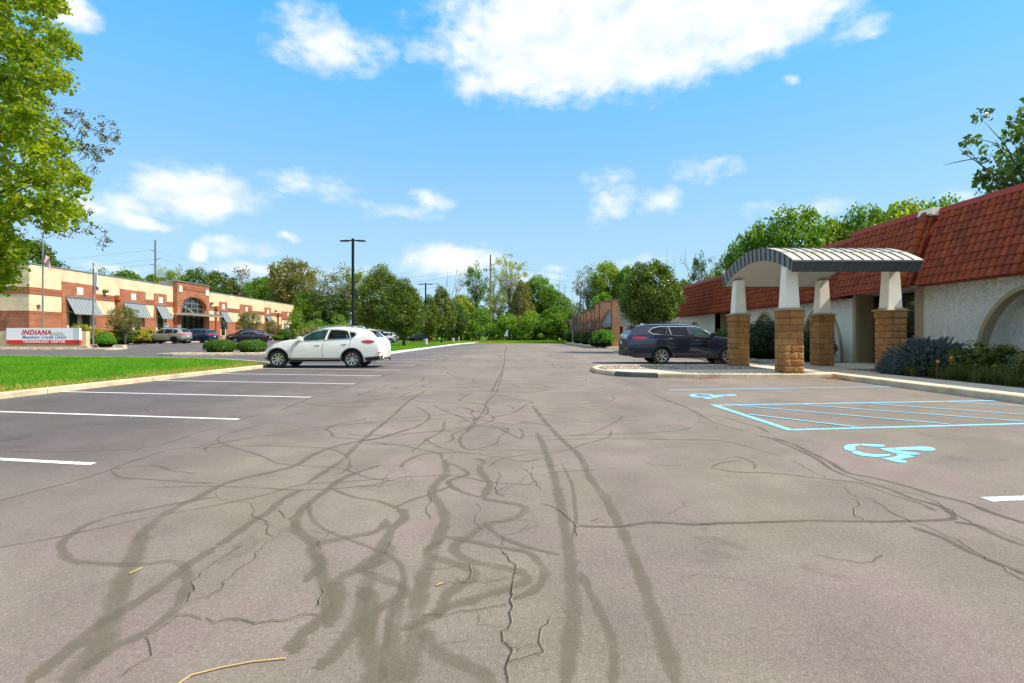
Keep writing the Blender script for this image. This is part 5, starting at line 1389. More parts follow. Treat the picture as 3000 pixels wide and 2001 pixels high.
def tree(key, px, Y, top_py, wpx, label, cat='tree', group=None, mt=None, name='broadleaf_tree', rz=None, z0=None, X=None):
    H, Rr, cm, tm = PROTO[key]
    x = (px-1500)*Y/FPX if X is None else X; zb = float(terrain_z(x, Y)) if z0 is None else z0
    h = CAMH+(HY-top_py)*Y/FPX-zb; w = wpx*Y/FPX
    t = empty(name, (x, Y, zb), label, cat, group, rz=rng.uniform(0, 6.28) if rz is None else rz); t.scale = (w/2/Rr, w/2/Rr, h/H)
    a = link_mesh('crown', cm, t); a['kind'] = 'stuff'; b = link_mesh('trunk', tm, t)
    if mt:
        a.material_slots[0].link = 'OBJECT'; a.material_slots[0].material = M[mt]
    return t
def dead(px, Y, top_py, label, v=0, name='dead_tree', s=1.):
    x = (px-1500)*Y/FPX; zb = float(terrain_z(x, Y)); h = CAMH+(HY-top_py)*Y/FPX-zb
    t = empty(name, (x, Y, zb), label, 'tree', rz=rng.uniform(0, 6)); k = h/14.; t.scale = (k*s, k*s, k); link_mesh('branches', DEAD[v], t)

# pear trees on the grass strip
tree('pear1', 1119, 66, 770, 165, 'largest dark green pear tree, on the grass strip behind the white crossover', name='pear_tree')
tree('pear2', 1183, 56, 815, 135, 'dark green pear tree in front of the largest one, its trunk clear on the grass', name='pear_tree')
tree('pear2', 1257, 76, 862, 66, 'narrow pear tree right behind the lamp post with the round base', name='pear_tree')
tree('pear2', 1294, 79, 838, 88, 'pear tree between two lamp posts on the far grass strip', name='pear_tree')
tree('pear1', 1335, 92, 880, 70, 'farthest small pear tree at the end of the grass strip', name='pear_tree', mt='leaf_dark')
tree('pearm', 1908, 37.2, 764, 188, 'multi stemmed dark pear tree standing behind the grey crossover', name='pear_tree', z0=.1)
# trees behind the office building
L = [('broad1', 95, 112, 700, 170, 'leaf_dark', 'dark tree crown behind the left end of the block building'),
     ('airy', 300, 125, 786, 80, 'leaf_dark', 'thin dark tree top between the shorter flagpole and the utility pole'),
     ('broad1', 372, 125, 798, 110, 'leaf_mid', 'low round green crown above the roof left of the utility pole'),
     ('broad3', 445, 128, 806, 110, 'leaf_mid', 'green crown directly below the bare utility pole'),
     ('airy', 478, 128, 785, 60, 'leaf_yellow', 'pale feathery tree top right of the utility pole'),
     ('open1', 520, 128, 788, 85, 'leaf_bright', 'yellow green crown left of the brick entrance parapet'),
     ('broad2', 575, 128, 792, 80, 'leaf_dark', 'dark green crown directly behind the entrance parapet'),
     ('broad1', 640, 128, 802, 115, 'leaf_dark', 'broad dark crown right of the entrance parapet'),
     ('airy', 712, 130, 784, 95, 'leaf_brown', 'brownish thinly leaved tree rising above the roof'),
     ('broad3', 765, 126, 812, 110, 'leaf_mid', 'fresh green crown right of the brownish tree'),
     ('broad2', 858, 118, 765, 118, 'leaf_olive', 'tall olive green tree beyond the right end of the block building'),
     ('open1', 818, 122, 800, 80, 'leaf_mid', 'green tree half hidden left of the tall olive tree'),
     ('airy', 935, 112, 788, 92, 'leaf_olive', 'thin pale tree right of the tall olive tree'),
     ('airy', 1000, 108, 780, 110, 'leaf_olive', 'light green tree behind the nearest lamp post'),
     ('open1', 1040, 110, 792, 90, 'leaf_bright', 'yellowish tree between the nearest lamp post and the largest pear tree'),
     ('broad3', 905, 112, 850, 110, 'leaf_mid', 'low leafy tree beyond the end of the block building'),
     ('broad2', 975, 106, 870, 100, 'leaf_dark', 'dark tree low behind the nearest lamp post'),
     # centre
     ('open1', 1395, 106, 768, 92, 'leaf_mid', 'tall narrow green tree left of the dark utility pole'),
     ('airy', 1445, 108, 810, 80, 'leaf_yellow', 'thin pale tree at the foot of the dark utility pole'),
     ('open2', 1492, 108, 744, 128, 'leaf_yellow', 'tall spreading yellow green tree with visible limbs in the centre'),
     ('airy', 1462, 104, 850, 80, 'leaf_bright', 'slender light green tree left of the spreading one'),
     ('broad3', 1530, 102, 815, 80, 'leaf_olive', 'olive green tree right of the spreading yellow green tree'),
     ('broad2', 1578, 106, 806, 112, 'leaf_mid', 'rounded green tree in the centre right of the far tree line'),
     ('broad1', 1632, 104, 850, 108, 'leaf_mid', 'green tree just left of the brown brick building'),
     ('broad1', 1350, 104, 862, 105, 'leaf_bright', 'fresh green tree behind the last pear trees'),
     ('broad3', 1555, 98, 905, 90, 'leaf_bright', 'low light green tree at the edge of the far grass'),
     ('broad3', 1620, 97, 900, 120, 'leaf_mid', 'low dense tree at the edge of the far grass beside the brown brick building'),
     ('broad3', 1690, 100, 930, 80, 'leaf_mid', 'low tree behind the far end of the brown brick building'),
     # right of centre
     ('airy', 1722, 85, 770, 92, 'leaf_olive', 'thin tree with grey limbs rising behind the brick fins'),
     ('broad2', 1778, 84, 764, 105, 'leaf_bright', 'yellow green tree behind the brick fins'),
     ('broad1', 1843, 82, 776, 110, 'leaf_mid', 'green tree behind the multi stemmed pear'),
     ('broad3', 1765, 80, 850, 110, 'leaf_mid', 'low green tree directly behind the roof of the brown brick building'),
     ('open1', 2055, 70, 738, 78, 'leaf_dark', 'slim dark tree beside bare branches above the far mansard'),
     ('broad3', 2010, 70, 812, 110, 'leaf_bright', 'low bright green crown above the far end of the mansard'),
     ('airy', 2105, 66, 755, 75, 'leaf_olive', 'thin pale tree left of the vaulted canopy'),
     ('broad3', 2090, 60, 800, 110, 'leaf_bright', 'bright green crown low behind the far mansard'),
     ('broad1', 2190, 46, 672, 165, 'leaf_mid', 'large green tree rising behind the arched canopy edge'),
     ('broad2', 2325, 45, 606, 240, 'leaf_mid', 'tallest green tree above the vaulted canopy roof'),
     ('broad1', 2440, 44, 640, 190, 'leaf_bright', 'bright green tree behind the step in the mansard'),
     ('broad2', 2530, 43, 600, 180, 'leaf_mid', 'green crown left of the mansard corner tiles'),
     ('broad1', 2650, 42, 582, 240, 'leaf_bright', 'bright green crown above the bright ridge cap'),
     ('broad2', 2755, 42, 580, 190, 'leaf_mid', 'green crown cut by the near mansard ridge'),
     ('broad1', 2240, 42, 730, 140, 'leaf_mid', 'low green tree behind the canopy crown')]
for key, px, Y, tp, w, mt, lab in L:
    if 250 < px < 1050: tp -= 8; w *= 1.22
    tree(key, px, Y, tp, w, lab, mt=mt, name='woodland_tree' if Y > 60 else 'broadleaf_tree')
dead(1325, 100, 780, 'bare dead tree with upright grey limbs behind the last pear trees', 0, s=.75)
dead(2010, 72, 742, 'bare grey branches rising above the far end of the mansard', 1, s=.8)
dead(1690, 84, 812, 'bare spreading branches left of the brick fins', 1)
# large tree beyond the right end of the roof
tree('open1', 3040, 28.5, 240, 400, 'large dark leaved tree overhanging the near roof ridge at the right edge', mt='leaf_dark', name='maple_tree', z0=0)
tree('open1', 3060, 31, 300, 260, 'second leafy crown behind the overhanging tree at the right edge', mt='leaf_mid', name='maple_tree', z0=0)

# undergrowth closing the foot of the wood
def undergrowth(name, spans, label, mt, seed, leaf=.34, per=75):
    r = np.random.default_rng(seed); CC = []; CR = []
    for (pa, pb, ya, yb, ha, hb, n) in spans:
        for _ in range(n):
            u = r.uniform(); Y = ya+(yb-ya)*r.uniform(); px = pa+(pb-pa)*u; h = (ha+(hb-ha)*u)*(.75+.25*math.sin(px*.09)+.15*math.sin(px*.023+1))
            x = (px-1500)*Y/FPX; z = h*r.uniform(0, 1)**.8; CC.append((x, Y+r.normal(0, .5), float(terrain_z(x, Y))+z)); CR.append(r.uniform(.5, 1.3))
    CC, CR = np.array(CC), np.array(CR); P, NB = clump_points(r, CC, CR, per, .8); V, F = leaf_quads(r, P, leaf, NB)
    o = link_mesh(name, fast_mesh(name, V, F, mt, rnd=np.clip(r.uniform(0, 1, len(P))*.8+np.repeat(r.normal(.1, .15, len(CC)), per), 0, 1))); tag(o, label, 'undergrowth', kind='stuff'); return o
undergrowth('undergrowth', [(860, 1330, 93, 101, 5.5, 5., 230), (1330, 1700, 93, 99, 5.0, 6.0, 330), (1690, 1760, 95, 99, 5, 5, 30)], 'dense leafy undergrowth closing the foot of the far wood', M['leaf_mid'], 21)
undergrowth('dark_undergrowth', [(1000, 1340, 97, 103, 6, 6, 130), (1340, 1720, 98, 104, 6, 7, 190), (860, 1000, 100, 108, 6, 6, 60)], 'dark green undergrowth deeper in the far wood', M['leaf_dark'], 22, .4)
undergrowth('hedge_growth', [(880, 1000, 88, 93, 3.2, 2.4, 40)], 'reddish green brush beyond the corner of the block building', M['leaf_olive'], 23, .3)
undergrowth('rear_growth', [(1960, 2120, 58, 66, 4.6, 5.2, 60), (1720, 1850, 88, 94, 5, 5, 50)], 'green growth behind the right buildings', M['leaf_bright'], 24)

# ---- near tree at the left edge, partly in the frame
def in_poly(px, py, poly):
    inside = np.zeros(len(px), bool); j = len(poly)-1
    for i in range(len(poly)):
        xi, yi_ = poly[i]; xj, yj = poly[j]
        c = ((yi_ > py) != (yj > py)) & (px < (xj-xi)*(py-yi_)/(yj-yi_+1e-9)+xi); inside ^= c; j = i
    return inside
def px_clumps(seed, poly, n, ya, yb):
    r = np.random.default_rng(seed); P = np.array(poly); lo, hi = P.min(0), P.max(0)
    q = r.uniform(lo, hi, (n*12, 2)); q = q[in_poly(q[:, 0], q[:, 1], poly)][:n]
    Y = r.uniform(ya, yb, len(q)); return np.stack([(q[:, 0]-1500)*Y/FPX, Y, CAMH+(HY-q[:, 1])*Y/FPX], -1)
mt_ = empty('maple_tree', (-15.2, 13, 0), 'large sunlit yellow green tree at the left edge overhanging the lawn', 'tree')
polyA = [(-700, -500), (150, -420), (215, -200), (225, -60), (160, 60), (225, 105), (212, 150), (205, 225), (170, 250), (130, 275), (110, 330), (190, 385), (205, 430), (180, 470), (262, 525), (255, 560), (190, 590), (250, 640), (225, 660), (150, 670), (60, 640), (30, 690), (75, 735), (0, 765), (-60, 850), (-450, 860), (-800, 500)]
CC = np.concatenate([px_clumps(31, polyA, 1250, 10.6, 15.0), px_clumps(37, [(-300, 560), (20, 600), (30, 690), (75, 735), (0, 765), (-60, 850), (-300, 860)], 130, 11, 14), px_clumps(38, [(-40, 690), (60, 715), (80, 745), (30, 790), (45, 830), (-40, 850)], 40, 11, 13)]); r_ = np.random.default_rng(32)
P, NB = clump_points(r_, CC, r_.uniform(.18, .42, len(CC)), 88, .7, .3); V, F = leaf_quads(r_, P, .098, NB, aspect=.8, droop=.4)
off = np.array(world_off(mt_)); cr_ = link_mesh('crown', fast_mesh('crown', V-off, F, M['leaf_maple'], rnd=np.clip(r_.uniform(0, 1, len(P))*.75+.1+np.repeat(r_.normal(0, .12, len(CC)), 88), 0, 1)), mt_); cr_['kind'] = 'stuff'
mb = MB(); mb.tube([(-15.2, 13, 0), (-15.1, 13, 2), (-15.3, 13.1, 5), (-15, 13, 9)], [.34, .26, .2, .08], 12)
for i in range(0, len(CC), 11):
    c = CC[i]
    if c[2] < 2.6: continue
    h = max(1.8, min(8.5, c[2]-abs(c[0]+15)*.45)); s = np.array([-15.2, 13, h]); d = c-s; L_ = np.linalg.norm(d)
    mb.tube([s, s+d*.35+[0, 0, .05*L_], s+d*.7+[0, 0, .06*L_], c], [.05, .035, .022, .006], 5)
mb.build('trunk', M['bark'], mt_, smooth=True)
mt2 = empty('thin_tree', (-22, 17.5, 0), 'thin brownish leaved tree reaching out behind the large left tree', 'tree')
polyB = [(120, 290), (240, 330), (330, 345), (362, 430), (330, 450), (285, 480), (290, 515), (200, 500), (120, 470)]; polyC = [(200, 600), (270, 600), (335, 690), (330, 720), (230, 720), (130, 690), (60, 700), (60, 640)]
polyD = [(-300, 200), (150, 280), (200, 520), (100, 700), (-300, 760)]
CC = np.concatenate([px_clumps(33, polyB, 95, 17, 18.6), px_clumps(34, polyC, 34, 17, 18.6), px_clumps(36, polyD, 90, 16.5, 19)]); P, NB = clump_points(r_, CC, r_.uniform(.10, .26, len(CC)), 17, .8, .2); V, F = leaf_quads(r_, P, .085, NB, aspect=.6)
off = np.array(world_off(mt2)); cr_ = link_mesh('crown', fast_mesh('crown', V-off, F, M['leaf_brown'], rnd=r_.uniform(0, 1, len(P))), mt2); cr_['kind'] = 'stuff'
mb = MB(); mb.tube([(-22, 17.5, 0), (-21.8, 17.5, 3), (-20.5, 17.6, 6)], [.2, .15, .06], 8)
for i in range(0, len(CC), 3):
    c = CC[i]; s = c+np.array([-r_.uniform(.25, .6), r_.normal(0, .12), -r_.uniform(.05, .3)]); d = c-s
    mb.tube([s, s+d*.4+[0, 0, .2], s+d*.75+[0, 0, .2], c], [.012, .010, .007, .003], 4)
tk_ = MB(); tk_.v = mb.v; tk_.f = mb.f; tk_.m = mb.m; tw_ = tk_.build('twigs', M['bark'], mt2, smooth=True); tw_['kind'] = 'stuff'

# ---- shrubs
def shrub(name, x, y, rx, ry, h, label, mt, leaf=.07, n=9000, power=2.6, z0=None, core=.86, lump=.05, seed=None, cat='shrub', cone=False, group=None, ragged=0.):
    r = np.random.default_rng(seed if seed is not None else int(abs(x*77+y*31))); zb = (float(terrain_z(x, y)) if z0 is None else z0)
    t = empty(name, (x, y, zb), label, cat, group)
    D = unit(r.normal(0, 1, (n, 3))); D[:, 2] = np.abs(D[:, 2])*1.0-.25*(r.uniform(size=n) < .3); D = unit(D)
    k = (np.abs(D[:, 0])**power+np.abs(D[:, 1])**power+np.abs(D[:, 2])**power)**(-1/power)
    a = np.arctan2(D[:, 1], D[:, 0]); lm = 1+lump*np.sin(4*a+3*D[:, 2])+lump*np.sin(7*a-5*D[:, 2]+2)+ragged*r.uniform(-1, .6, n)
    rad = k*lm*(1-.18*r.uniform(size=n)**2.5)
    P = D*rad[:, None]
    if cone: s = 1-.62*np.clip(P[:, 2], 0, 1)**1.3; P[:, 0] *= s*1.1; P[:, 1] *= s*1.1
    hz = h*.62
    P = P*np.array([rx, ry, hz]); P[:, 2] += h*.38; ok = P[:, 2] > 0; P = P[ok]; D = D[ok]
    V, F = leaf_quads(r, P, leaf, D*1.1+[0, 0, .2], aspect=.65)
    f = link_mesh('foliage', fast_mesh('foliage', V, F, M[mt], rnd=np.clip(r.uniform(0, 1, len(P))*.8+.1, 0, 1)), t); f['kind'] = 'stuff'
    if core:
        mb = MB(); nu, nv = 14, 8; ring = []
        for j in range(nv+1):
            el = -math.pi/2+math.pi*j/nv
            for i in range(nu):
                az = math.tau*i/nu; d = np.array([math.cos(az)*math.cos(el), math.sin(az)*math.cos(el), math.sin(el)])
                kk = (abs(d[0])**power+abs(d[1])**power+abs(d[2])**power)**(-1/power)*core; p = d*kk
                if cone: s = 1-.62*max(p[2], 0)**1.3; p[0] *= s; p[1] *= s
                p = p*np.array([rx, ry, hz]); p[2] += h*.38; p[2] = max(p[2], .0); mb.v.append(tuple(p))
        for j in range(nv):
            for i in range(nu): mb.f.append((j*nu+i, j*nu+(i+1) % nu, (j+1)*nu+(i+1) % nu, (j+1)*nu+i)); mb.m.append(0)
        mb.build('shade_hull', M['core'], t, local=True, smooth=True)  # near-black hull behind the leaves, painted stand-in for the shade inside
    return t
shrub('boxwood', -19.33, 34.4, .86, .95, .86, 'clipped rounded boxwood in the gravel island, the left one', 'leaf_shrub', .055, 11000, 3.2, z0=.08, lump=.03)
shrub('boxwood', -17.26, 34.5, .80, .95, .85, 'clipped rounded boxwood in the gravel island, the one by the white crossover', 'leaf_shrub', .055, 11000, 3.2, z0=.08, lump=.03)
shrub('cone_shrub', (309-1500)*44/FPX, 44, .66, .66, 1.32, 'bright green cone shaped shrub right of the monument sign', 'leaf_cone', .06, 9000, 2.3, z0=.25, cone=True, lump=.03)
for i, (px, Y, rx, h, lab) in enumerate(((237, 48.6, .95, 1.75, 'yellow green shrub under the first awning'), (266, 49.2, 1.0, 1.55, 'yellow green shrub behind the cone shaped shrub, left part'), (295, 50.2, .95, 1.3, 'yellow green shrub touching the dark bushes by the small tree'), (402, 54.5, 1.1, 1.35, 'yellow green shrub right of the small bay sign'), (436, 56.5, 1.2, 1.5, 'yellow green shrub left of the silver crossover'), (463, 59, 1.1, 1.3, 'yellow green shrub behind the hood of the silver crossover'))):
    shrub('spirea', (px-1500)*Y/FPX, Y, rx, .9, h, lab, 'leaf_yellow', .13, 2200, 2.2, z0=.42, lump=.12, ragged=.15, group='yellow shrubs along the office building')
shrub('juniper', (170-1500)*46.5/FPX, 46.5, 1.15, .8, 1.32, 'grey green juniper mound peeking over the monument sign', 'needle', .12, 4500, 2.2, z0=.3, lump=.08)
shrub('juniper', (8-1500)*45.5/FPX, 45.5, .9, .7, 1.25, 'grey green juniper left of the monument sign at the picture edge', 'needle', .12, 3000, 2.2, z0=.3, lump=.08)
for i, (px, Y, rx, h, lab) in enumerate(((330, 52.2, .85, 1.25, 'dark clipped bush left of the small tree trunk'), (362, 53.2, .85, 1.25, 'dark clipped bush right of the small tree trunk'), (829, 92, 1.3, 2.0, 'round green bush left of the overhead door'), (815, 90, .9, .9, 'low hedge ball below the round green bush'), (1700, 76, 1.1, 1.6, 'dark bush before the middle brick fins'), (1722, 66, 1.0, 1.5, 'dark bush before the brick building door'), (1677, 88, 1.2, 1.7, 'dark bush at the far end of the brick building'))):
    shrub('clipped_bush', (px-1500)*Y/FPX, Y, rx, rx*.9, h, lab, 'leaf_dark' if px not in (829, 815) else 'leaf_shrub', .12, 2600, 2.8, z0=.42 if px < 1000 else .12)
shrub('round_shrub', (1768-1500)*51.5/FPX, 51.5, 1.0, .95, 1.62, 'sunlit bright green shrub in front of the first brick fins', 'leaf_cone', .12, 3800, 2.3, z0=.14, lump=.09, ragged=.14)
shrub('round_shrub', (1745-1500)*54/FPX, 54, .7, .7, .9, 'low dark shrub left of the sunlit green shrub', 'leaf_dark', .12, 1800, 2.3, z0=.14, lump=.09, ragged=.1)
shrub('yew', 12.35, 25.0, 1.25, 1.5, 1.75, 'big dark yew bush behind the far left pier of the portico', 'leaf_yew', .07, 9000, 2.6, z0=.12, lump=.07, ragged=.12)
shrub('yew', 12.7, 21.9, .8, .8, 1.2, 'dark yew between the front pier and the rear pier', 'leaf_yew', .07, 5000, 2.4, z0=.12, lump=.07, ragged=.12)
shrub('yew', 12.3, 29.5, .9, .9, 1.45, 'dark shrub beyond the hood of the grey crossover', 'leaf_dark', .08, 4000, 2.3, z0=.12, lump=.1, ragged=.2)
for i, (px, Y, tp, w, lab) in enumerate(((367, 52.6, 893, 97, 'small multi stemmed tree before the office building near the bay sign'), (727, 79, 910, 80, 'small olive tree before the fifth brick bay of the office building'), (797, 90, 936, 50, 'smallest olive tree before the last awning of the office building'))):
    tree('orn', px, Y, tp, w, lab, name='ornamental_tree', z0=.42)

# ---- bed by the near wall: blue spruce, hydrangeas, daylilies
def spruce(x, y, rx, ry, h, label, seed):
    r = np.random.default_rng(seed); t = empty('blue_spruce', (x, y, .12), label, 'shrub')
    nt = 1500; D = unit(r.normal(0, 1, (nt, 3))); D[:, 2] = np.abs(D[:, 2]); D = unit(D); a = np.arctan2(D[:, 1], D[:, 0])
    lay = np.round(D[:, 2]*6+r.normal(0, .25, nt))/6
    P = np.stack([D[:, 0]*rx, D[:, 1]*ry, np.clip(lay, 0, 1)*h*.93+.05], -1)*(1+.12*np.sin(5*a)+r.normal(0, .03, nt))[:, None]
    out = unit(np.stack([np.cos(a), np.sin(a), .45+D[:, 2]*.8+r.normal(0, .2, nt)], -1))
    nn = 34; base = P[:, None]+out[:, None]*r.uniform(-.09, .09, (nt, nn, 1)); dirs = unit(out[:, None]*.9+r.normal(0, .6, (nt, nn, 3)))
    Lg = r.uniform(.035, .06, (nt, nn, 1)); side = unit(np.cross(dirs, r.normal(0, 1, (nt, nn, 3))))*.0075
    V = np.stack([base-side, base+side, base+dirs*Lg+side*.3, base+dirs*Lg-side*.3], 2).reshape(-1, 3); F = np.arange(len(V)).reshape(-1, 4)
    f = link_mesh('needles', fast_mesh('needles', V, F, M['needle'], rnd=np.clip(np.repeat(r.uniform(.2, .9, nt), nn)+r.normal(0, .1, nt*nn), 0, 1)), t); f['kind'] = 'stuff'
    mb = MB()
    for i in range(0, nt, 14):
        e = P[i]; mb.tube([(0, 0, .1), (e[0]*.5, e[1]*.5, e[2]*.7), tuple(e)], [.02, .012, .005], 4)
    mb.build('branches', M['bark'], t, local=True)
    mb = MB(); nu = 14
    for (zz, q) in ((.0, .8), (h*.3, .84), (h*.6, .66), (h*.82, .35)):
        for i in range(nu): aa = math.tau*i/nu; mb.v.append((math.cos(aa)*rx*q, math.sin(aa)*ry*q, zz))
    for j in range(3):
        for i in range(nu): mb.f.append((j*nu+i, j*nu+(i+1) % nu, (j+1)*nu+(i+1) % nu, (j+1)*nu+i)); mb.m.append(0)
    mb.f.append(tuple(3*nu+i for i in range(nu))); mb.m.append(0); mb.build('shade_hull', M['core'], t, local=True)  # closed dark shell under the needles, its colour plays the inner shade
spruce(11.75, 14.6, 1.05, .9, .88, 'blue grey dwarf spruce spreading in front of the right portico pier', 41)
spruce(11.0, 14.75, .42, .4, .42, 'low tip of blue spruce at the foot of the right portico pier', 42)
def hydrangea(x, y, rx, h, label, seed):
    r = np.random.default_rng(seed); t = empty('hydrangea', (x, y, .12), label, 'shrub')
    n = 34; D = unit(r.normal(0, 1, (n, 3))); D[:, 2] = np.abs(D[:, 2]); CC = D*np.array([rx, rx, h*.8])*r.uniform(.6, 1, (n, 1))+[0, 0, .12]
    P, NB = clump_points(r, CC, r.uniform(.14, .24, n), 34, .8, .3); V, F = leaf_quads(r, P, .10, NB, aspect=.75, droop=.3)
    f = link_mesh('foliage', fast_mesh('foliage', V, F, M['leaf_hydr'], rnd=r.uniform(0, 1, len(P))), t); f['kind'] = 'stuff'
    D = unit(r.normal(0, 1, (16, 3))); D[:, 2] = np.abs(D[:, 2])*.8+.1; CC = unit(D)*np.array([rx*1.02, rx*1.02, h*.86])+[0, 0, .1]
    P, NB = clump_points(r, CC, r.uniform(.07, .11, 16), 120, .85, .8); V, F = leaf_quads(r, P, .022, NB, aspect=.9)
    f = link_mesh('flower_heads', fast_mesh('flower_heads', V, F, M['hydr_head'], rnd=np.clip(np.repeat(r.uniform(0, 1, 16), 120)+r.normal(0, .1, len(P)), 0, 1)), t); f['kind'] = 'stuff'
    mb = MB()
    for c in CC: mb.tube([(c[0]*.2, c[1]*.2, 0), (c[0]*.7, c[1]*.7, c[2]*.6), tuple(c)], [.007, .006, .004], 4)
    mb.build('stems', M['bark'], t, local=True)
hydrangea(12.1, 13.5, .62, .98, 'hydrangea nearest the blue spruce', 51)
hydrangea(12.3, 12.6, .68, .92, 'hydrangea in front of the left foot of the near arch', 52)
hydrangea(12.2, 11.6, .72, .95, 'hydrangea in front of the near arch at the right edge', 53)
hydrangea(13.0, 12.0, .6, .98, 'rear hydrangea close to the near arch', 54)
hydrangea(12.9, 14.3, .5, .85, 'rear hydrangea between the blue spruce and the wall', 55)
hydrangea(12.1, 10.4, .75, .95, 'hydrangea beyond the right picture edge', 56)
r = np.random.default_rng(61); V = []; F = []; rd = []
for k in range(150):
    x = r.uniform(10.68, 11.65); y = r.uniform(8., 14.2)
    if y > 13.6 and x > 11.0: continue
    for b in range(34):
        a = r.uniform(0, math.tau); L_ = r.uniform(.25, .52); w = r.uniform(.006, .011); dx, dy = math.cos(a), math.sin(a); bx_, by_ = x+r.normal(0, .04), y+r.normal(0, .04); q = []; lean = r.uniform(.3, 1.0); c = r.uniform()
        for s in range(4):
            u = s/3; ww = w*(1-u*.85); px_, py_, pz_ = bx_+dx*L_*lean*u*.8, by_+dy*L_*lean*u*.8, .12+L_*(u*1.15-lean*.75*u*u); q.append(((px_-dy*ww, py_+dx*ww, pz_), (px_+dy*ww, py_-dx*ww, pz_)))
        for s in range(3):
            i = len(V); V += [q[s][0], q[s][1], q[s+1][1], q[s+1][0]]; F.append((i, i+1, i+2, i+3)); rd.append(c)
o = link_mesh('daylily_border', fast_mesh('daylily_border', V, F, M['leaf_blade'], rnd=rd)); tag(o, 'arching daylily leaves along the shaded sidewalk edge', 'daylilies', kind='stuff')
M['orange'] = plain('daylily_orange', (.75, .33, .03), .6)
for (x, y, z, lab) in ((10.95, 13.35, .56, 'yellow orange daylily flower in front of the blue spruce'), (11.25, 13.3, .66, 'smaller orange daylily flower right of the bright one')):
    mb = MB()
    for k in range(6):
        a = k*math.pi/3; c, s = math.cos(a), math.sin(a); mb.face([(x, y, z), (x-s*.018+c*.03, y+.01, z+s*.03+c*.018), (x+c*.06, y-.02, z+s*.06), (x+s*.018+c*.03, y+.01, z+s*.03-c*.018)])
    mb.tube([(x, y+.01, z), (x+.02, y+.06, .15)], .004, 4); tag(mb.build('daylily_flower', M['orange']), lab, 'flower')

# ---- grass blades, pebbles, fallen leaves
def poly_sample(r, poly, n):
    P = np.array(poly); lo, hi = P.min(0), P.max(0); q = r.uniform(lo, hi, (int(n*2.2), 2)); return q[in_poly(q[:, 0], q[:, 1], poly)][:n]
def blades(name, Q, z, h, w, rd, label, seed):
    r = np.random.default_rng(seed); n = len(Q); a = r.uniform(0, math.tau, n); T = np.stack([np.cos(a), np.sin(a), np.zeros(n)], -1); b = np.concatenate([Q, np.full((n, 1), 1.)*np.asarray(z).reshape(-1, 1)], 1)
    hh = h*r.uniform(.6, 1.3, (n, 1)); tip = b+np.concatenate([r.normal(0, .4, (n, 2))*hh, hh], 1)
    V = np.stack([b-T*w, b+T*w, tip+T*w*.3, tip-T*w*.3], 1).reshape(-1, 3); o = link_mesh(name, fast_mesh(name, V, np.arange(4*n).reshape(n, 4), M['grass'], rnd=rd)); tag(o, label, 'grass', kind='stuff'); return o
r = np.random.default_rng(71)
near_l = [(-9.75, 3), (-10.05, 10.1), (-9.8, 15), (-9.62, 18.6), (-9.75, 20.4), (-10.8, 21.8), (-14.7, 25.1), (-19, 26.5), (-27.3, 28.3), (-33, 28.8), (-33, 3)]
Q = poly_sample(r, near_l, 230000); kx = np.interp(Q[:, 1], [3, 10.1, 15, 18.6, 21], [-9.75, -10.05, -9.8, -9.62, -10.2])-Q[:, 0]
ns = np.sin(Q[:, 0]*1.3)*np.sin(Q[:, 1]*.9+Q[:, 0]*.4)+.5*np.sin(Q[:, 0]*3.1+Q[:, 1]*2.3)
dry = np.clip(1.15-kx/1.5+ns*.22, 0, 1)*.85; isd = r.uniform(size=len(Q)) < dry
rd = np.where(isd, r.uniform(.78, 1, len(Q)), np.clip(.34+ns*.13+r.normal(0, .13, len(Q)), 0, .72))
blades('grass', Q, .085, .062, .009, rd, 'bright mown grass with a dry yellow fringe along the near kerb', 72)
st2 = [(-8.5, 34), (-8.4, 42), (-8.1, 60), (-7.8, 75), (-7, 83), (-18, 83), (-17.5, 70), (-15.5, 55), (-13, 40), (-11.6, 35)]
Q = poly_sample(r, st2, 70000); ns = np.sin(Q[:, 0]*.8)*np.sin(Q[:, 1]*.35)
blades('grass', Q, .09, .10, .016, np.clip(.45+ns*.15+r.normal(0, .12, len(Q))+(Q[:, 1] > 66)*.2, 0, .95), 'mown grass on the strip with the pear trees', 73)
Q = poly_sample(r, [(-22, 84), (12, 84), (12, 96), (-22, 96)], 60000); ns = np.sin(Q[:, 0]*.5)*np.sin(Q[:, 1]*.8)
blades('grass', Q, terrain_z(Q[:, 0], Q[:, 1])-.03, .16, .022, np.clip(.66+ns*.15+r.normal(0, .13, len(Q)), 0, 1), 'yellowish rough grass before the far wood', 74)
def pebbles(poly, n, z, size, label, seed):
    r = np.random.default_rng(seed); Q = poly_sample(r, poly, n); n = len(Q)
    O = np.array([(1, 0, 0), (-1, 0, 0), (0, 1, 0), (0, -1, 0), (0, 0, 1), (0, 0, -1.)]); Fo = np.array([(0, 2, 4), (2, 1, 4), (1, 3, 4), (3, 0, 4), (2, 0, 5), (1, 2, 5), (3, 1, 5), (0, 3, 5)])
    s = size*r.uniform(.5, 1.3, (n, 1, 1))*r.uniform(.6, 1.2, (n, 1, 3)); th = r.uniform(0, 6.28, n); c, s_ = np.cos(th), np.sin(th)
    V = O[None]*s+r.normal(0, size*.15, (n, 6, 3)); V = np.stack([V[..., 0]*c[:, None]-V[..., 1]*s_[:, None], V[..., 0]*s_[:, None]+V[..., 1]*c[:, None], V[..., 2]*.7], -1)
    V = V+np.concatenate([Q, z+r.uniform(0, size*.5, (n, 1))], 1)[:, None]; F = (Fo[None]+np.arange(n)[:, None, None]*6).reshape(-1, 3)
    o = link_mesh('pebbles', fast_mesh('pebbles', V.reshape(-1, 3), F, M['stone'], rnd=np.repeat(r.uniform(size=n), 8))); tag(o, label, 'pebbles', kind='stuff')
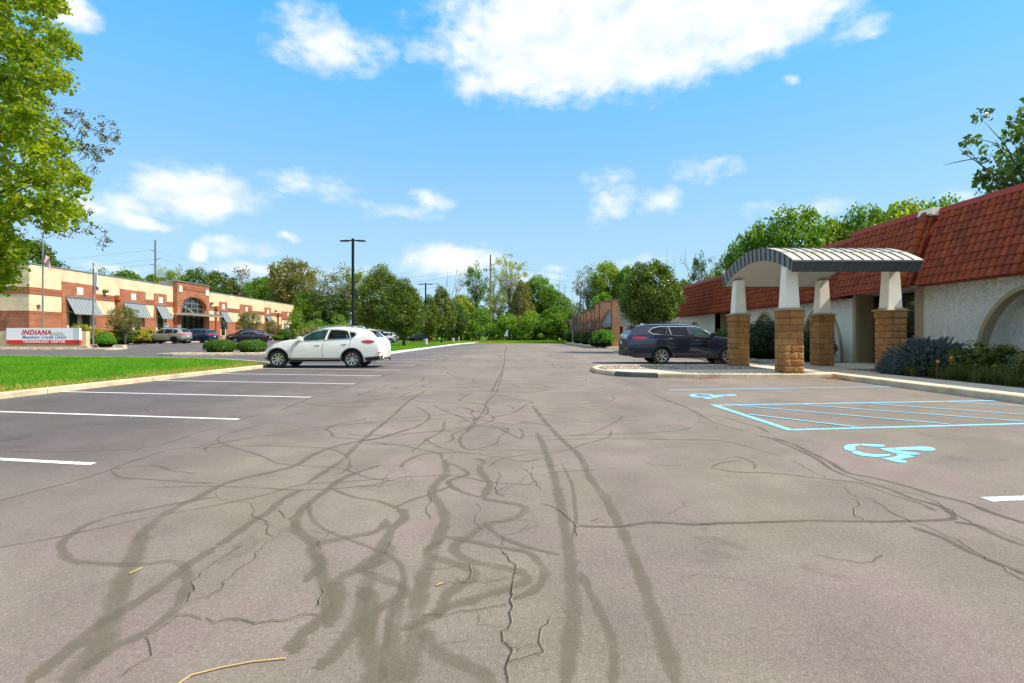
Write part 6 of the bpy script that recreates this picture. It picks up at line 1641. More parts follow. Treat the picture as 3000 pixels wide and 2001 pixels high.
m_, t_, b_ = _bs('stone'); a_ = t_.new('ShaderNodeAttribute'); a_.attribute_name = 'rnd'
t_.set(b_.inputs['Base Color'], t_.ramp(a_.outputs['Fac'], [(0, (.13, .105, .08)), (.35, (.28, .225, .17)), (.7, (.46, .385, .31)), (1, (.66, .60, .52))])); b_.inputs['Roughness'].default_value = .8; M['stone'] = m_
pebbles([(3.05, 17.1), (4.0, 16.8), (5.4, 16.65), (7.3, 16.8), (8.4, 17.2), (8.4, 19.35), (3.75, 19.3), (3.3, 18.9), (3.05, 18.1)], 7500, .11, .030, 'pale river pebbles in the portico island bed', 81)
pebbles([(5.4, 14.97), (8.4, 14.95), (8.4, 15.28), (5.4, 15.33)], 1100, .11, .026, 'river pebbles in the narrow strip at the portico kerb', 82)
pebbles([(9.6, 20.4), (13.6, 21.0), (13.6, 34), (10.4, 34), (9.5, 24)], 6000, .11, .035, 'river pebbles along the far stucco wall', 83)
pebbles(isl_a, 5000, .11, .045, 'pale gravel around the two boxwoods', 84)
pebbles([(-46, 41.3), (-36, 41.7), (-32.7, 41.7), (-32.1, 42.2), (-32.6, 43.6), (-36, 47), (-46, 47)], 4000, float(terrain_z(-40, 43))+.09, .05, 'pale gravel around the monument sign', 85)
pebbles([(10.75, 14.6), (11.4, 13.8), (11.5, 16.8), (11.0, 16.7)], 500, .12, .022, 'small stones beside the right portico pier', 86)
def litter(poly, n, label, seed, z=.01):
    r = np.random.default_rng(seed); Q = poly_sample(r, poly, n); P = np.concatenate([Q, z+r.uniform(0, .03, (len(Q), 1))], 1)
    V, F = leaf_quads(r, P, .035, np.array([0, 0, 2.])); o = link_mesh('leaf_litter', fast_mesh('leaf_litter', V, F, M['litter'], rnd=r.uniform(size=len(Q)))); tag(o, label, 'fallen leaves', kind='stuff')
litter([(8.75, 14.72), (9.1, 14.72), (9.08, 13.9), (8.95, 14.2)], 260, 'small orange leaves heaped in the kerb corner by the sidewalk', 91)
litter([(5.0, 14.68), (5.9, 14.74), (5.8, 14.55), (5.1, 14.55)], 150, 'orange leaves along the worn kerb of the portico island', 92)
litter([(3.2, 17.7), (3.7, 17.6), (3.9, 18.6), (3.4, 18.5)], 60, 'few brown leaves on the pebbles at the island tip', 93, .13)
# ------------------------------------------------------------------ cars
for nm, c, me_, co in (('paint_white', (.80, .80, .78), 0, 1), ('paint_grey', (.032, .042, .078), .75, 1), ('paint_silver', (.40, .39, .365), .5, 1), ('paint_blue', (.012, .04, .10), .4, 1), ('paint_black', (.010, .011, .020), .3, 1), ('paint_red', (.075, .008, .010), .35, 1), ('paint_dark', (.012, .013, .015), .3, 1)):
    M[nm] = plain(nm, c, .18, me_, co)
M['cladding'] = basic('black_cladding', (.022, .022, .024), .6); M['rubber'] = basic('tyre_rubber', (.018, .018, .019), .85, var=.15)
M['alloy'] = plain('alloy', (.55, .54, .52), .28, .85); M['alloydark'] = plain('alloy_dark', (.03, .03, .032), .35, .5); M['chrome'] = plain('chrome', (.72, .72, .72), .12, 1.)
M['carglass'] = glassy('car_glass', (.006, .010, .014), .03, .35); M['clearglass'] = glassy('green_car_glass', (.018, .050, .044), .04, .35)
M['taillight'] = plain('tail_light_red', (.42, .008, .010), .15, coat=1); M['headlight'] = plain('headlight_lens', (.30, .32, .36), .08, .3, coat=1); M['plate'] = plain('plate', (.55, .60, .66), .5)
M['amber'] = plain('reflector', (.45, .12, .06), .2); M['seam'] = plain('panel_gap', (.02, .02, .022), .8)

def sm(xs, ys, x):
    """smooth monotone-ish interpolation"""
    xs = np.asarray(xs, float); ys = np.asarray(ys, float); d = np.diff(ys)/np.diff(xs); m = np.zeros(len(xs)); m[0], m[-1] = d[0], d[-1]
    for i in range(1, len(xs)-1): m[i] = 0 if d[i-1]*d[i] <= 0 else 2*d[i-1]*d[i]/(d[i-1]+d[i])
    i = np.clip(np.searchsorted(xs, x)-1, 0, len(xs)-2); h = xs[i+1]-xs[i]; t = (x-xs[i])/h
    return (2*t**3-3*t**2+1)*ys[i]+(t**3-2*t**2+t)*h*m[i]+(-2*t**3+3*t**2)*ys[i+1]+(t**3-t**2)*h*m[i+1]

class Car:
    """x runs from the rear bumper (0) to the nose (L), y to the left, z up"""
    def __init__(s, L, Wd, top, belt, axr, axf, Rw, sill=.24, tumble=.36, roofw=.62, end_r=.16, nose_r=.22):
        s.L, s.W, s.axr, s.axf, s.Rw, s.sill = L, Wd, axr, axf, Rw, sill
        tx, tz = zip(*top); bx_, bz = zip(*belt)
        X = np.unique(np.concatenate([np.linspace(0, L, 64), np.linspace(0, .5, 14), np.linspace(L-.6, L, 12), [q for q in tx]])); s.X = X
        rings = []
        for x in X:
            zt = float(sm(tx, tz, x)); zb = min(float(sm(bx_, bz, x)), zt-.03)
            e = min(1., max(0., 1-((end_r-x)/end_r)**2*.5 if x < end_r else 1)); e2 = 1-((x-(L-nose_r*2.2))/(nose_r*2.2))**2.4*.30 if x > L-nose_r*2.2 else 1
            w = Wd/2*min(e, e2)*(1-.05*abs((x-L/2)/(L/2))**3)
            zf = sill+(.12*max(0, 1-x/.5)) + (.06*max(0, 1-(L-x)/.5)); zf = min(zf, zb-.12)
            h = zt-zb; H = zb-zf; gl = min(1, h/.35)
            ww = .955*w; yt = ww-tumble*h-.03*gl
            pts = [(0, zf), (.80*w, zf), (.92*w, zf+.03*H), (.975*w, zf+.14*H), (.995*w, zf+.40*H), (w, zf+.62*H), (.99*w, zf+.80*H), (.965*w, zf+.94*H), (ww, zb),
                   (ww-.25*(ww-yt)*1.0, zb+.28*h), (ww-.6*(ww-yt), zb+.62*h), (yt+.01, zb+.86*h), (yt-.07*gl-.04, zb+.965*h), (yt*.80-.03, zt), (roofw*w*.75, zt+.010), (roofw*w*.3, zt+.018), (0, zt+.02)]
            # refine
            P = []
            for i in range(len(pts)-1):
                p0, p1, p2, p3 = [np.array(pts[min(max(i+k, 0), len(pts)-1)]) for k in (-1, 0, 1, 2)]
                for t in (0, .5): P.append(.5*((2*p1)+(p2-p0)*t+(2*p0-5*p1+4*p2-p3)*t*t+(3*p1-p0-3*p2+p3)*t**3) if i not in (0,) else p1*(1-t)+p2*t)
            P.append(np.array(pts[-1])); rings.append(P)
        n = len(rings[0]); V = []; F = []
        for x, P in zip(X, rings):
            V += [(x, p[1-1], p[1]) for p in P]+[(x, -p[0], p[1]) for p in P[-2:0:-1]]
        m = 2*n-2
        for i in range(len(X)-1):
            for j in range(m): F.append((i*m+j, i*m+(j+1) % m, (i+1)*m+(j+1) % m, (i+1)*m+j))
        F.append(tuple(range(m-1, -1, -1))); q = (len(X)-1)*m; F.append(tuple(q+j for j in range(m)))
        s.V, s.F = V, F; s.bvh = BVHTree.FromPolygons([Vector(v) for v in V], F)
    def body(s, root, mt):
        me = bpy.data.meshes.new('body'); me.from_pydata(s.V, [], s.F); me.materials.append(mt); me.materials.append(M['seam'])
        me.polygons.foreach_set('use_smooth', [True]*len(s.F)); me.update()
        import bmesh
        bm = bmesh.new(); bm.from_mesh(me); bmesh.ops.recalc_face_normals(bm, faces=bm.faces); bm.to_mesh(me); bm.free()
        mb = MB(); yo = s.W/2+.1; yi_ = s.W/2-.34
        for ax in (s.axr, s.axf):
            for sg in (-1, 1):
                R_ = s.Rw+.055; mb.prism([(ax+R_*math.cos(t), s.Rw+R_*math.sin(t)) for t in np.linspace(0, math.tau, 33)[:-1]], sg*yi_ if sg > 0 else -yo, yo if sg > 0 else -yi_, 'y', 0)
        cm = bpy.data.meshes.new('cut'); cm.from_pydata(mb.v, [], mb.f); cm.materials.append(M['seam'])
        bm = bmesh.new(); bm.from_mesh(cm); bmesh.ops.recalc_face_normals(bm, faces=bm.faces); bm.to_mesh(cm); bm.free()
        o = bpy.data.objects.new('body', me); c = bpy.data.objects.new('cut', cm); COL.objects.link(o); COL.objects.link(c)
        md = o.modifiers.new('b', 'BOOLEAN'); md.object = c; md.operation = 'DIFFERENCE'; md.solver = 'EXACT'; md.material_mode = 'TRANSFER'
        ev = o.evaluated_get(bpy.context.evaluated_depsgraph_get()); me2 = bpy.data.meshes.new_from_object(ev); me2.name = 'body'
        bpy.data.objects.remove(o); bpy.data.objects.remove(c)
        me2.set_sharp_from_angle(angle=R(38)); return link_mesh('body', me2, root)
    def patch(s, name, poly, view, mt, root, off=.006, side=1, step=.05, thick=True):
        """panel lying on the body: polygon in the (x,z) side view, the (y,z) rear or front view or the (x,y) top view"""
        pts = [Vector(p) for p in poly]; P = []
        for a, b in zip(pts, pts[1:]+pts[:1]):
            n = max(1, int((b-a).length/step)); P += [a.lerp(b, k/n) for k in range(n)]
        nb = len(P); lo = [min(p[i] for p in P) for i in (0, 1)]; hi = [max(p[i] for p in P) for i in (0, 1)]
        gxs = np.arange(lo[0]+step/2, hi[0], step); gys = np.arange(lo[1]+step/2, hi[1], step)
        if len(gxs) and len(gys):
            g1, g2 = np.meshgrid(gxs, gys); g1, g2 = g1.ravel(), g2.ravel(); ins = in_poly(g1, g2, [tuple(p) for p in P])
            P += [Vector((a, b)) for a, b, k in zip(g1, g2, ins) if k and min((Vector((a, b))-q).length for q in P[:nb]) > step*.35]
        vo, _, fo, *_r = delaunay_2d_cdt(P, [(i, (i+1) % nb) for i in range(nb)], [], 1, 1e-6)
        V = []; last = None
        for v in vo:
            if view == 'side': o, d = Vector((v[0], side*3, v[1])), Vector((0, -side, 0))
            elif view == 'rear': o, d = Vector((-3, v[0], v[1])), Vector((1, 0, 0))
            elif view == 'front': o, d = Vector((s.L+3, v[0], v[1])), Vector((-1, 0, 0))
            elif view == 'top': o, d = Vector((v[0], v[1], 4)), Vector((0, 0, -1))
            hit = s.bvh.ray_cast(o, d)
            if hit[0] is None: hit = s.bvh.find_nearest(o+d*3)
            nn = hit[1] if hit[1].dot(d) < 0 else -hit[1]
            V.append(hit[0]+nn*off)
        F = [tuple(f) for f in fo]
        if not F: return None
        me = bpy.data.meshes.new(name); me.from_pydata([tuple(v) for v in V], [], F); me.materials.append(mt); me.polygons.foreach_set('use_smooth', [True]*len(F)); me.update()
        ref = {'side': Vector((0, side, .3)), 'rear': Vector((-1, 0, .2)), 'front': Vector((1, 0, .2)), 'top': Vector((0, 0, 1))}[view]
        tot = sum((p.normal*p.area for p in me.polygons), Vector())
        if tot.dot(ref) < 0: me.flip_normals()
        return link_mesh(name, me, root)
    def strip(s, name, line, w, mt, root, side=1, off=.008, view='side'):
        L = [Vector(p) for p in line]; A = []; B_ = []
        for i, p in enumerate(L):
            d = (L[min(i+1, len(L)-1)]-L[max(i-1, 0)]).normalized(); n = Vector((-d.y, d.x)); A.append(p+n*w/2); B_.append(p-n*w/2)
        return s.patch(name, [tuple(p) for p in A+B_[::-1]], view, mt, root, off, side, .06)
def wheel(root, x, y, Rw, side, spokes, rim_mt, width=.225, hubr=.70):
    mb = MB(); n = 36; prof = [(.60, -.45), (.66, -.5), (.90, -.5), (.97, -.42), (1., -.3), (1., .3), (.97, .42), (.90, .5), (.70, .5), (.66, .44), (.64, .3), (.60, .3)]
    for (r, w) in prof:
        for k in range(n): t = math.tau*k/n; mb.v.append((math.cos(t)*r*Rw, w*width*side, math.sin(t)*r*Rw))
    m = len(prof)
    for j in range(m-1):
        for k in range(n): mb.f.append((j*n+k, j*n+(k+1) % n, (j+1)*n+(k+1) % n, (j+1)*n+k)); mb.m.append(0)
    w = mb.build('wheel', M['rubber'], root, local=True, sharp=50); w.location = (x, y, Rw)
    if side < 0: w.data.flip_normals()
    mb = MB(); rr = Rw*.66
    y0 = side*width*.44
    for k in range(n):
        t0, t1 = math.tau*k/n, math.tau*(k+1)/n
        for (ra, rb, ya, yb) in ((1.0, .93, y0, y0-side*.004), (.93, .90, y0-side*.004, y0-side*.05)):
            mb.face([(math.cos(t0)*rr*ra, ya, math.sin(t0)*rr*ra), (math.cos(t1)*rr*ra, ya, math.sin(t1)*rr*ra), (math.cos(t1)*rr*rb, yb, math.sin(t1)*rr*rb), (math.cos(t0)*rr*rb, yb, math.sin(t0)*rr*rb)])
    for k in range(spokes):
        t = math.tau*(k+.25)/spokes; c, s_ = math.cos(t), math.sin(t)
        def q(r, o, y): return (c*r-s_*o, y, s_*r+c*o)
        wi, wo = rr*.085, rr*.125
        P = [q(rr*.12, -wi, y0-side*.035), q(rr*.95, -wo, y0-side*.012), q(rr*.95, wo, y0-side*.012), q(rr*.12, wi, y0-side*.035)]
        Pb = [(a, b-side*.03, d) for a, b, d in P]; mb.hexa(Pb+P)
    mb.prism([(math.cos(t)*rr*.22, math.sin(t)*rr*.22) for t in np.linspace(0, math.tau, 17)[:-1]], min(y0-side*.05, y0-side*.022), max(y0-side*.05, y0-side*.022), 'y')
    mb.build('rim', rim_mt, w, local=True)
    mb = MB(); mb.prism([(math.cos(t)*rr*.98, math.sin(t)*rr*.98) for t in np.linspace(0, math.tau, 25)[:-1]], min(y0-side*.12, y0-side*.10), max(y0-side*.12, y0-side*.10), 'y'); mb.build('brake_disc', M['alloydark'], w, local=True)
    return w
def finish(c, root, spec):
    g = spec
    for side in (1, -1):
        for nm, poly, mt in g['windows']:
            fr = c.patch('window', poly, 'side', M[mt], root, .006, side)
            cl = poly+[poly[0]]
        if 'chrome' in g:
            for ln in g['chrome']: c.strip('chrome_trim', ln, .022, M['chrome'] if g.get('chromemt') is None else M[g['chromemt']], root, side, .010)
        for ln in g.get('seams', []): c.strip('panel_gap', ln, .012, M['seam'], root, side, .004)
        for poly in g.get('tail', []): c.patch('tail_light', poly, 'side', M['taillight'], root, .010, side, .04)
        for poly in g.get('head', []): c.patch('headlight', poly, 'side', M['headlight'], root, .010, side, .04)
        for poly in g.get('clad', []): c.patch('cladding', poly, 'side', M['cladding'], root, .008, side, .06)
        # arch lips
        for ax in (c.axr, c.axf):
            r0, r1 = c.Rw+.052, c.Rw+(.10 if g.get('lips', 1) else .065)
            th = np.linspace(-.28, math.pi+.28, 22); A = [(ax+r0*math.cos(t), c.Rw+r0*math.sin(t)) for t in th]; Bo = [(ax+r1*math.cos(t), c.Rw+r1*math.sin(t)) for t in th[::-1]]
            c.patch('wheel_arch', A+Bo, 'side', M['cladding' if g.get('lips', 1) else 'seam'], root, .012, side, .08)
            wheel(root, ax, side*(c.W/2-.15), c.Rw, side, g.get('spokes', 7), M[g.get('rim', 'alloy')])
        for (x, z) in g['handles']:
            y = c.W/2-.01; mb = MB(); mb.hexa([(x-.10, side*(y-.03), z-.014), (x+.10, side*(y-.03), z-.014), (x+.10, side*(y+.02), z-.012), (x-.10, side*(y+.02), z-.012), (x-.10, side*(y-.03), z+.018), (x+.10, side*(y-.03), z+.018), (x+.08, side*(y+.02), z+.016), (x-.08, side*(y+.02), z+.016)])
            mb.build('door_handle', M[g.get('handlemt', 'chrome')], root, local=True)
        mx, mz = g['mirror']; y = c.W/2
        mb = MB(); mb.hexa([(mx-.05, side*(y-.06), mz-.06), (mx+.10, side*(y-.06), mz-.05), (mx+.09, side*(y+.17), mz-.03), (mx-.04, side*(y+.18), mz-.05), (mx-.05, side*(y-.02), mz+.08), (mx+.07, side*(y-.02), mz+.07), (mx+.05, side*(y+.15), mz+.09), (mx-.04, side*(y+.16), mz+.10)])
        mi = mb.build('mirror', M[g.get('mirrormt', 'cladding')], root, local=True)
        if 'rail' in g:
            xa, xb, z = g['rail']; yy = side*(c.W/2-.30); mb = MB(); pts = [(xa, yy, z(xa)-.01), (xa+.12, yy, z(xa+.12)+.055), ((xa+xb)/2, yy, z((xa+xb)/2)+.06), (xb-.12, yy, z(xb-.12)+.055), (xb, yy, z(xb)-.01)]
            mb.tube(pts, .018, 6); mb.build('roof_rail', M[g.get('railmt', 'alloy')], root, local=True, smooth=True)
    for nm, poly, mt, vw in g['glass']: c.patch(nm, poly, vw, M[mt], root, .007, 1, .07)
    for nm, poly, mt, vw in g.get('extra', []): c.patch(nm, poly, vw, M[mt], root, .012, 1, .06)
def boxpart(root, name, mt, x0, x1, y0, y1, z0, z1):
    mb = MB(); mb.box(x0, x1, y0, y1, z0, z1); return mb.build(name, M[mt], root, local=True)
def place(root, rear_px=None, Y=None, X=None, z=0., face=1):
    root.location = (X, Y, z); root.rotation_euler = (0, 0, 0 if face > 0 else math.pi)

# -- white crossover, nose to the left
def q1(*pts): return [(4.57-(x-140)/410.6, (935-y)/410.6) for x, y in pts]
w_top = sorted(q1((140, 745), (150, 690), (180, 636), (330, 560), (500, 508), (640, 487), (700, 478), (850, 398), (960, 342), (1100, 312), (1300, 300), (1500, 308), (1650, 326), (1760, 350), (1800, 368), (1908, 478), (1960, 515), (1990, 600), (2008, 660), (2017, 720)))
w_belt = sorted(q1((140, 760), (200, 640), (400, 560), (690, 522), (775, 517), (1150, 498), (1480, 483), (1600, 470), (1800, 455), (1900, 480), (2000, 640), (2017, 740)))
wc = Car(4.573, 1.80, w_top, w_belt, q1((1540, 0))[0][0], q1((392, 0))[0][0], .335, .235)
root = empty('crossover', (0, 0, 0), 'white crossover parked nose left by the grass, nearest car on the left', 'car')
wc.body(root, M['paint_white'])
zw = lambda x: float(sm(*zip(*w_top), x))
finish(wc, root, dict(
    windows=[('w', q1((782, 512), (800, 458), (850, 418), (905, 388), (975, 362), (1060, 350), (1160, 346), (1118, 495)), 'clearglass'),
             ('w', q1((1195, 347), (1300, 347), (1400, 356), (1462, 372), (1490, 420), (1512, 477), (1160, 492)), 'carglass'), ('w', q1((1488, 381), (1540, 388), (1598, 404), (1580, 438), (1528, 474)), 'carglass')],
    chrome=[q1((760, 518), (795, 452), (850, 408), (905, 378), (975, 351), (1060, 339), (1180, 335), (1300, 336), (1400, 345), (1480, 362), (1560, 382), (1608, 402), (1590, 440), (1530, 484)), q1((1530, 484), (1300, 494), (1100, 505), (900, 514), (770, 522)), q1((1185, 345), (1160, 492)), q1((1448, 420), (1480, 480))],
    seams=[q1((1125, 500), (1095, 560), (1082, 650), (1088, 795)), q1((720, 520), (640, 600), (610, 700), (590, 790)), q1((1520, 482), (1510, 560), (1495, 610))],
    tail=[q1((1680, 520), (1740, 505), (1810, 503), (1870, 512), (1890, 528), (1850, 548), (1790, 557), (1720, 545))],
    head=[q1((182, 640), (205, 600), (260, 570), (340, 560), (330, 578), (260, 600), (215, 632))],
    clad=[q1((560, 780), (1365, 780), (1365, 845), (575, 845)), q1((1735, 770), (1900, 755), (1995, 740), (1990, 790), (1880, 820), (1740, 840)), q1((150, 775), (235, 775), (235, 835), (165, 830))],
    glass=[('windscreen', [(3.02, -.56), (2.66, -.50), (2.44, -.44), (2.44, .44), (2.66, .50), (3.02, .56), (3.10, .3), (3.12, 0), (3.10, -.3)], 'carglass', 'top'),
           ('rear_window', [(.30, -.52), (.53, -.50), (.53, .50), (.30, .52)], 'carglass', 'top')],
    extra=[('bumper_insert', [(-.5, .22), (.5, .22), (.55, .40), (-.55, .40)], 'cladding', 'rear'), ('grille', [(-.45, .50), (.45, .50), (.5, .68), (-.5, .68)], 'cladding', 'front')],
    spokes=8, handles=[(q1((1008, 0))[0][0], (935-583)/410.6), (q1((1420, 0))[0][0], (935-567)/410.6)], mirror=(q1((750, 0))[0][0], (935-485)/410.6), mirrormt='paint_white', rail=None) | {'rail': (1.05, 2.55, zw)})
boxpart(root, 'licence_plate', 'plate', .035, .05, -.16, .16, .78, .92); boxpart(root, 'chrome_step', 'chrome', 1.55, 3.45, -.915, -.895, .335, .35); boxpart(root, 'chrome_step', 'chrome', 1.55, 3.45, .895, .915, .335, .35)
mb = MB(); mb.tube([(.02, -.55, .28), (.10, -.55, .28)], .045, 10); mb.build('exhaust', M['chrome'], root, local=True)
mb = MB(); mb.hexa([(.62, -.55, 1.44), (.36, -.52, 1.40), (.36, .52, 1.40), (.62, .55, 1.44), (.64, -.55, 1.49), (.34, -.52, 1.425), (.34, .52, 1.425), (.64, .55, 1.49)]); mb.build('spoiler', M['paint_white'], root, local=True)
for s_ in (-1, 1): boxpart(root, 'mud_flap', 'cladding', wc.axr-.44, wc.axr-.42, s_*.62, s_*.84, .16, .40); boxpart(root, 'mud_flap', 'cladding', wc.axf-.44, wc.axf-.42, s_*.62, s_*.84, .16, .40); boxpart(root, 'side_reflector', 'amber', .07, .2, s_*.855, s_*.87, .565, .60)
place(root, X=-4.85, Y=20.35, face=-1)

# -- grey crossover, nose to the right, behind the portico piers
def q2(*pts): return [((x-190)/437, (905-y)/437) for x, y in pts]
g_top = sorted(q2((190, 690), (196, 620), (206, 560), (222, 450), (240, 370), (262, 350), (300, 290), (345, 215), (420, 190), (600, 162), (900, 152), (1200, 152), (1400, 160), (1560, 182), (1700, 260), (1900, 385), (2050, 398), (2200, 418), (2290, 460), (2340, 560), (2352, 660)))
g_belt = sorted(q2((190, 700), (222, 470), (300, 380), (500, 350), (640, 345), (940, 352), (1360, 372), (1780, 395), (1900, 410), (2200, 450), (2352, 680)))
gc = Car(4.948, 1.93, g_top, g_belt, q2((870, 0))[0][0], q2((2115, 0))[0][0], .365, .26)
root = empty('crossover', (0, 0, 0), 'dark grey three row crossover parked nose right behind the portico', 'car')
gc.body(root, M['paint_grey']); zg = lambda x: float(sm(*zip(*g_top), x))
finish(gc, root, dict(
    windows=[('w', q2((645, 292), (690, 250), (760, 222), (850, 212), (958, 210), (938, 348), (760, 340), (690, 320)), 'carglass'), ('w', q2((978, 210), (1330, 214), (1372, 366), (958, 354)), 'carglass'),
             ('w', q2((1412, 216), (1500, 216), (1590, 232), (1660, 275), (1755, 350), (1768, 394), (1478, 382)), 'clearglass')],
    chrome=[q2((625, 292), (700, 232), (850, 202), (1300, 202), (1520, 206), (1620, 232), (1790, 350)), q2((625, 292), (700, 340), (940, 360), (1400, 380), (1780, 405)), q2((1005, 212), (1040, 356))],
    seams=[q2((940, 350), (940, 470), (960, 570)), q2((1440, 380), (1450, 560), (1450, 760)), q2((600, 200), (520, 330), (440, 420))],
    tail=[q2((300, 400), (400, 386), (520, 390), (625, 404), (585, 425), (470, 446), (330, 432))], head=[q2((2190, 450), (2280, 470), (2310, 500), (2200, 490))],
    clad=[q2((1130, 740), (1900, 740), (1900, 830), (1060, 830)), q2((192, 640), (340, 640), (400, 760), (560, 790), (450, 800), (215, 740))],
    glass=[('windscreen', [(3.25, -.60), (3.55, -.66), (3.80, -.68), (3.84, 0), (3.80, .68), (3.55, .66), (3.25, .60)], 'carglass', 'top'), ('rear_window', [(.17, -.60), (.34, -.56), (.34, .56), (.17, .60)], 'carglass', 'top')],
    extra=[('tail_light', [(-.80, 1.08), (-.45, 1.07), (-.45, 1.15), (-.80, 1.19)], 'taillight', 'rear'), ('tail_light', [(.80, 1.08), (.45, 1.07), (.45, 1.15), (.80, 1.19)], 'taillight', 'rear'), ('hatch_panel', [(-.7, .72), (.7, .72), (.74, 1.02), (-.74, 1.02)], 'cladding', 'rear'), ('bumper_insert', [(-.75, .36), (.75, .36), (.8, .62), (-.8, .62)], 'cladding', 'rear'), ('grille', [(-.6, .45), (.6, .45), (.65, .8), (-.65, .8)], 'cladding', 'front')],
    spokes=7, handles=[(q2((1025, 0))[0][0], (905-428)/437), (q2((1520, 0))[0][0], (905-462)/437)], mirror=(q2((1795, 0))[0][0], (905-365)/437), mirrormt='paint_grey', rail=(1.0, 3.0, zg), railmt='alloydark'))
boxpart(root, 'licence_plate', 'plate', .0, .012, -.16, .16, .86, 1.0); boxpart(root, 'antenna_fin', 'paint_white', .86, 1.0, -.03, .03, 1.69, 1.76)
mb = MB(); mb.hexa([(.50, -.62, 1.60), (.22, -.60, 1.56), (.22, .60, 1.56), (.50, .62, 1.60), (.52, -.62, 1.665), (.20, -.60, 1.60), (.20, .60, 1.60), (.52, .62, 1.665)]); mb.build('spoiler', M['paint_dark'], root, local=True)
place(root, X=4.83, Y=23.0, face=1)

# -- cars of the left lot: one builder for the four crossovers, one for the sedan
def crossover(L_, W_, H_, label, paint, rim='alloydark', clad=True, lips=1, rear_tail='wide', name='crossover'):
    k = L_/4.6; h = H_/1.70
    top = [(0, .62*h), (.02, .82*h), (.07, 1.02*h), (.14, 1.15*h), (.42*k, 1.54*h), (.60*k, 1.62*h), (1.3*k, 1.69*h), (2.1*k, 1.69*h), (2.6*k, 1.62*h), (3.0*k, 1.40*h), (3.42*k, 1.12*h), (4.0*k, 1.04*h), (4.4*k, .90*h), (4.55*k, .72*h), (L_, .55*h)]
    belt = [(0, .60*h), (.1, 1.0*h), (.5*k, 1.10*h), (1.5*k, 1.07*h), (2.5*k, 1.04*h), (3.3*k, 1.02*h), (4.2*k, .85*h), (L_, .5*h)]
    c = Car(L_, W_, top, belt, .98*k, 3.66*k, .355*h, .25)
    t = empty(name, (0, 0, 0), label, 'car'); c.body(t, M[paint])
    finish(c, t, dict(windows=[('w', [(.62*k, 1.36*h), (.66*k, 1.20*h), (.86*k, 1.12*h), (1.20*k, 1.12*h), (1.12*k, 1.52*h), (.80*k, 1.50*h)], 'carglass'), ('w', [(1.27*k, 1.12*h), (2.14*k, 1.10*h), (2.08*k, 1.57*h), (1.20*k, 1.55*h)], 'carglass'), ('w', [(2.21*k, 1.10*h), (3.12*k, 1.08*h), (2.96*k, 1.26*h), (2.62*k, 1.50*h), (2.42*k, 1.57*h), (2.15*k, 1.58*h)], 'carglass')],
        seams=[[(1.23*k, 1.1*h), (1.25*k, .75*h), (1.42*k, .45*h)], [(2.18*k, 1.08*h), (2.18*k, .4*h)], [(3.15*k, 1.05*h), (3.1*k, .5*h)]],
        tail=[[(.05, 1.0*h), (.10, 1.09*h), (.42*k, 1.02*h), (.40*k, .95*h), (.10, .93*h)]], head=[[(4.05*k, .96*h), (4.35*k, .88*h), (4.45*k, .78*h), (4.1*k, .84*h)]],
        clad=[[(1.45*k, .26*h), (3.2*k, .26*h), (3.2*k, .40*h), (1.45*k, .40*h)], [(.02, .34*h), (.55*k, .30*h), (.5*k, .5*h), (.03, .56*h)]] if clad else [],
        glass=[('windscreen', [(2.72*k, -.56), (3.02*k, -.64), (3.36*k, -.66), (3.40*k, 0), (3.36*k, .66), (3.02*k, .64), (2.72*k, .56)], 'carglass', 'top'), ('rear_window', [(.17, -.62), (.38*k, -.55), (.38*k, .55), (.17, .62)], 'carglass', 'top')],
        extra=[('tail_light', [(-.84, .96*h), (-.50, .98*h), (-.52, 1.06*h), (-.80, 1.08*h)], 'taillight', 'rear'), ('tail_light', [(.84, .96*h), (.50, .98*h), (.52, 1.06*h), (.80, 1.08*h)], 'taillight', 'rear'), ('bumper_insert', [(-.8, .36*h), (.8, .36*h), (.8, .55*h), (-.8, .55*h)], 'cladding', 'rear')],
        spokes=8, rim=rim, lips=lips, handles=[(1.42*k, .98*h), (2.36*k, .96*h)], handlemt=paint, mirror=(3.02*k, 1.10*h), mirrormt=paint, rail=(.9*k, 2.4*k, lambda x: float(sm(*zip(*top), x))), railmt='alloydark'))
    boxpart(t, 'licence_plate', 'plate', -.004, .01, -.16, .16, .74*h, .86*h)
    mb = MB(); mb.hexa([(.60*k, -.58, 1.575*h), (.32*k, -.55, 1.53*h), (.32*k, .55, 1.53*h), (.60*k, .58, 1.575*h), (.62*k, -.58, 1.63*h), (.30*k, -.55, 1.56*h), (.30*k, .55, 1.56*h), (.62*k, .58, 1.63*h)]); mb.build('spoiler', M[paint], t, local=True)
    return t
def tz(X, Y): return float(terrain_z(X, Y))
def park(t, X, Y, rz=math.pi): t.location = (X, Y, tz(X, Y)); t.rotation_euler = (0, 0, rz)
park(crossover(4.6, 1.87, 1.72, 'silver crossover with black wheels parked facing the office building', 'paint_silver'), -35.3, 56.6, math.pi-.03)
park(crossover(4.6, 1.86, 1.68, 'dark blue crossover parked right of the silver one', 'paint_blue'), -34.7, 60.6, math.pi-.03)
park(crossover(4.85, 1.93, 1.78, 'dark red crossover parked behind the black sedan', 'paint_red', 'alloydark', False, 0), -33.0, 69.0, math.pi-.03)
park(crossover(4.9, 1.95, 1.80, 'black crossover facing right, seen beyond the hood of the white crossover', 'paint_dark', 'alloy', False, 0), -45.2, 104, 0.05)
park(crossover(4.6, 1.84, 1.66, 'white crossover parked far off behind the pear tree trunks', 'paint_white', 'alloy', False, 0), -17.0, 77.5, math.pi)
park(crossover(4.4, 1.84, 1.55, 'dark car in the shade under the far pear trees', 'paint_dark', 'alloydark', False, 0), -13.5, 88.5, math.pi)
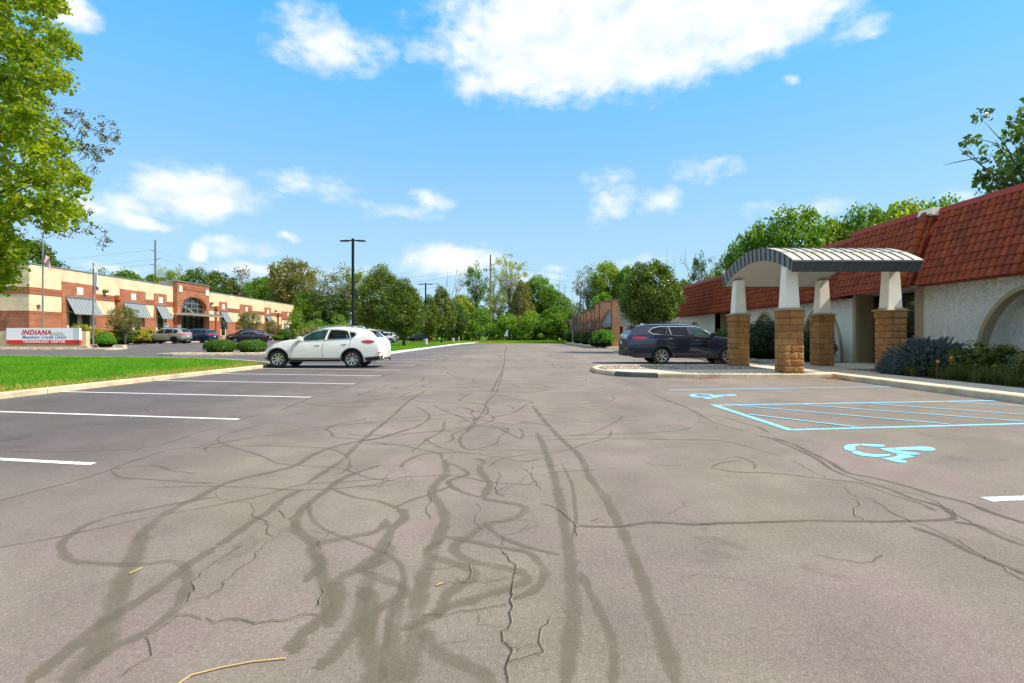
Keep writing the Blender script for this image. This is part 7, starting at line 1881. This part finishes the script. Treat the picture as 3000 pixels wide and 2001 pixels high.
def sedan(label, paint):
    L_ = 4.95; top = [(0, .60), (.02, .82), (.10, 1.0), (.35, 1.08), (.75, 1.10), (1.0, 1.16), (1.5, 1.36), (1.9, 1.44), (2.4, 1.465), (2.9, 1.42), (3.3, 1.26), (3.7, 1.03), (4.2, .95), (4.65, .84), (4.88, .68), (L_, .52)]
    belt = [(0, .58), (.1, .92), (.6, 1.0), (1.5, .98), (2.5, .95), (3.5, .92), (4.4, .78), (L_, .48)]
    c = Car(L_, 1.85, top, belt, 1.05, 3.86, .335, .19)
    t = empty('sedan', (0, 0, 0), label, 'car'); c.body(t, M[paint])
    finish(c, t, dict(windows=[('w', [(1.12, 1.06), (1.5, 1.03), (2.28, 1.01), (2.22, 1.37), (1.95, 1.36), (1.55, 1.26)], 'carglass'), ('w', [(2.36, 1.01), (3.42, .97), (3.18, 1.14), (2.85, 1.32), (2.55, 1.375), (2.30, 1.38)], 'carglass')],
        chrome=[[(1.05, 1.07), (1.5, 1.28), (1.95, 1.385), (2.4, 1.405), (2.85, 1.345), (3.2, 1.15), (3.46, .96)]], seams=[[(2.30, 1.0), (2.30, .35)], [(1.2, 1.0), (1.5, .5)], [(3.45, .92), (3.4, .4)]],
        tail=[[(.05, .86), (.12, .97), (.5, .96), (.45, .88), (.1, .80)]], head=[[(4.3, .86), (4.7, .78), (4.75, .70), (4.35, .76)]], clad=[],
        glass=[('windscreen', [(2.98, -.52), (3.3, -.60), (3.62, -.62), (3.66, 0), (3.62, .62), (3.3, .60), (2.98, .52)], 'carglass', 'top'), ('rear_window', [(.95, -.58), (1.45, -.52), (1.45, .52), (.95, .58)], 'carglass', 'top')],
        extra=[('tail_light', [(-.80, .82), (-.42, .84), (-.44, .93), (-.78, .95)], 'taillight', 'rear'), ('tail_light', [(.80, .82), (.42, .84), (.44, .93), (.78, .95)], 'taillight', 'rear')],
        spokes=10, rim='alloy', lips=0, handles=[(1.6, .87), (2.55, .85)], handlemt='chrome', mirror=(3.35, 1.0), mirrormt=paint))
    boxpart(t, 'licence_plate', 'plate', -.004, .01, -.16, .16, .62, .74)
    return t
park(sedan('black sedan parked between the blue and the dark red crossovers', 'paint_black'), -29.8, 64.0, math.pi-.02)
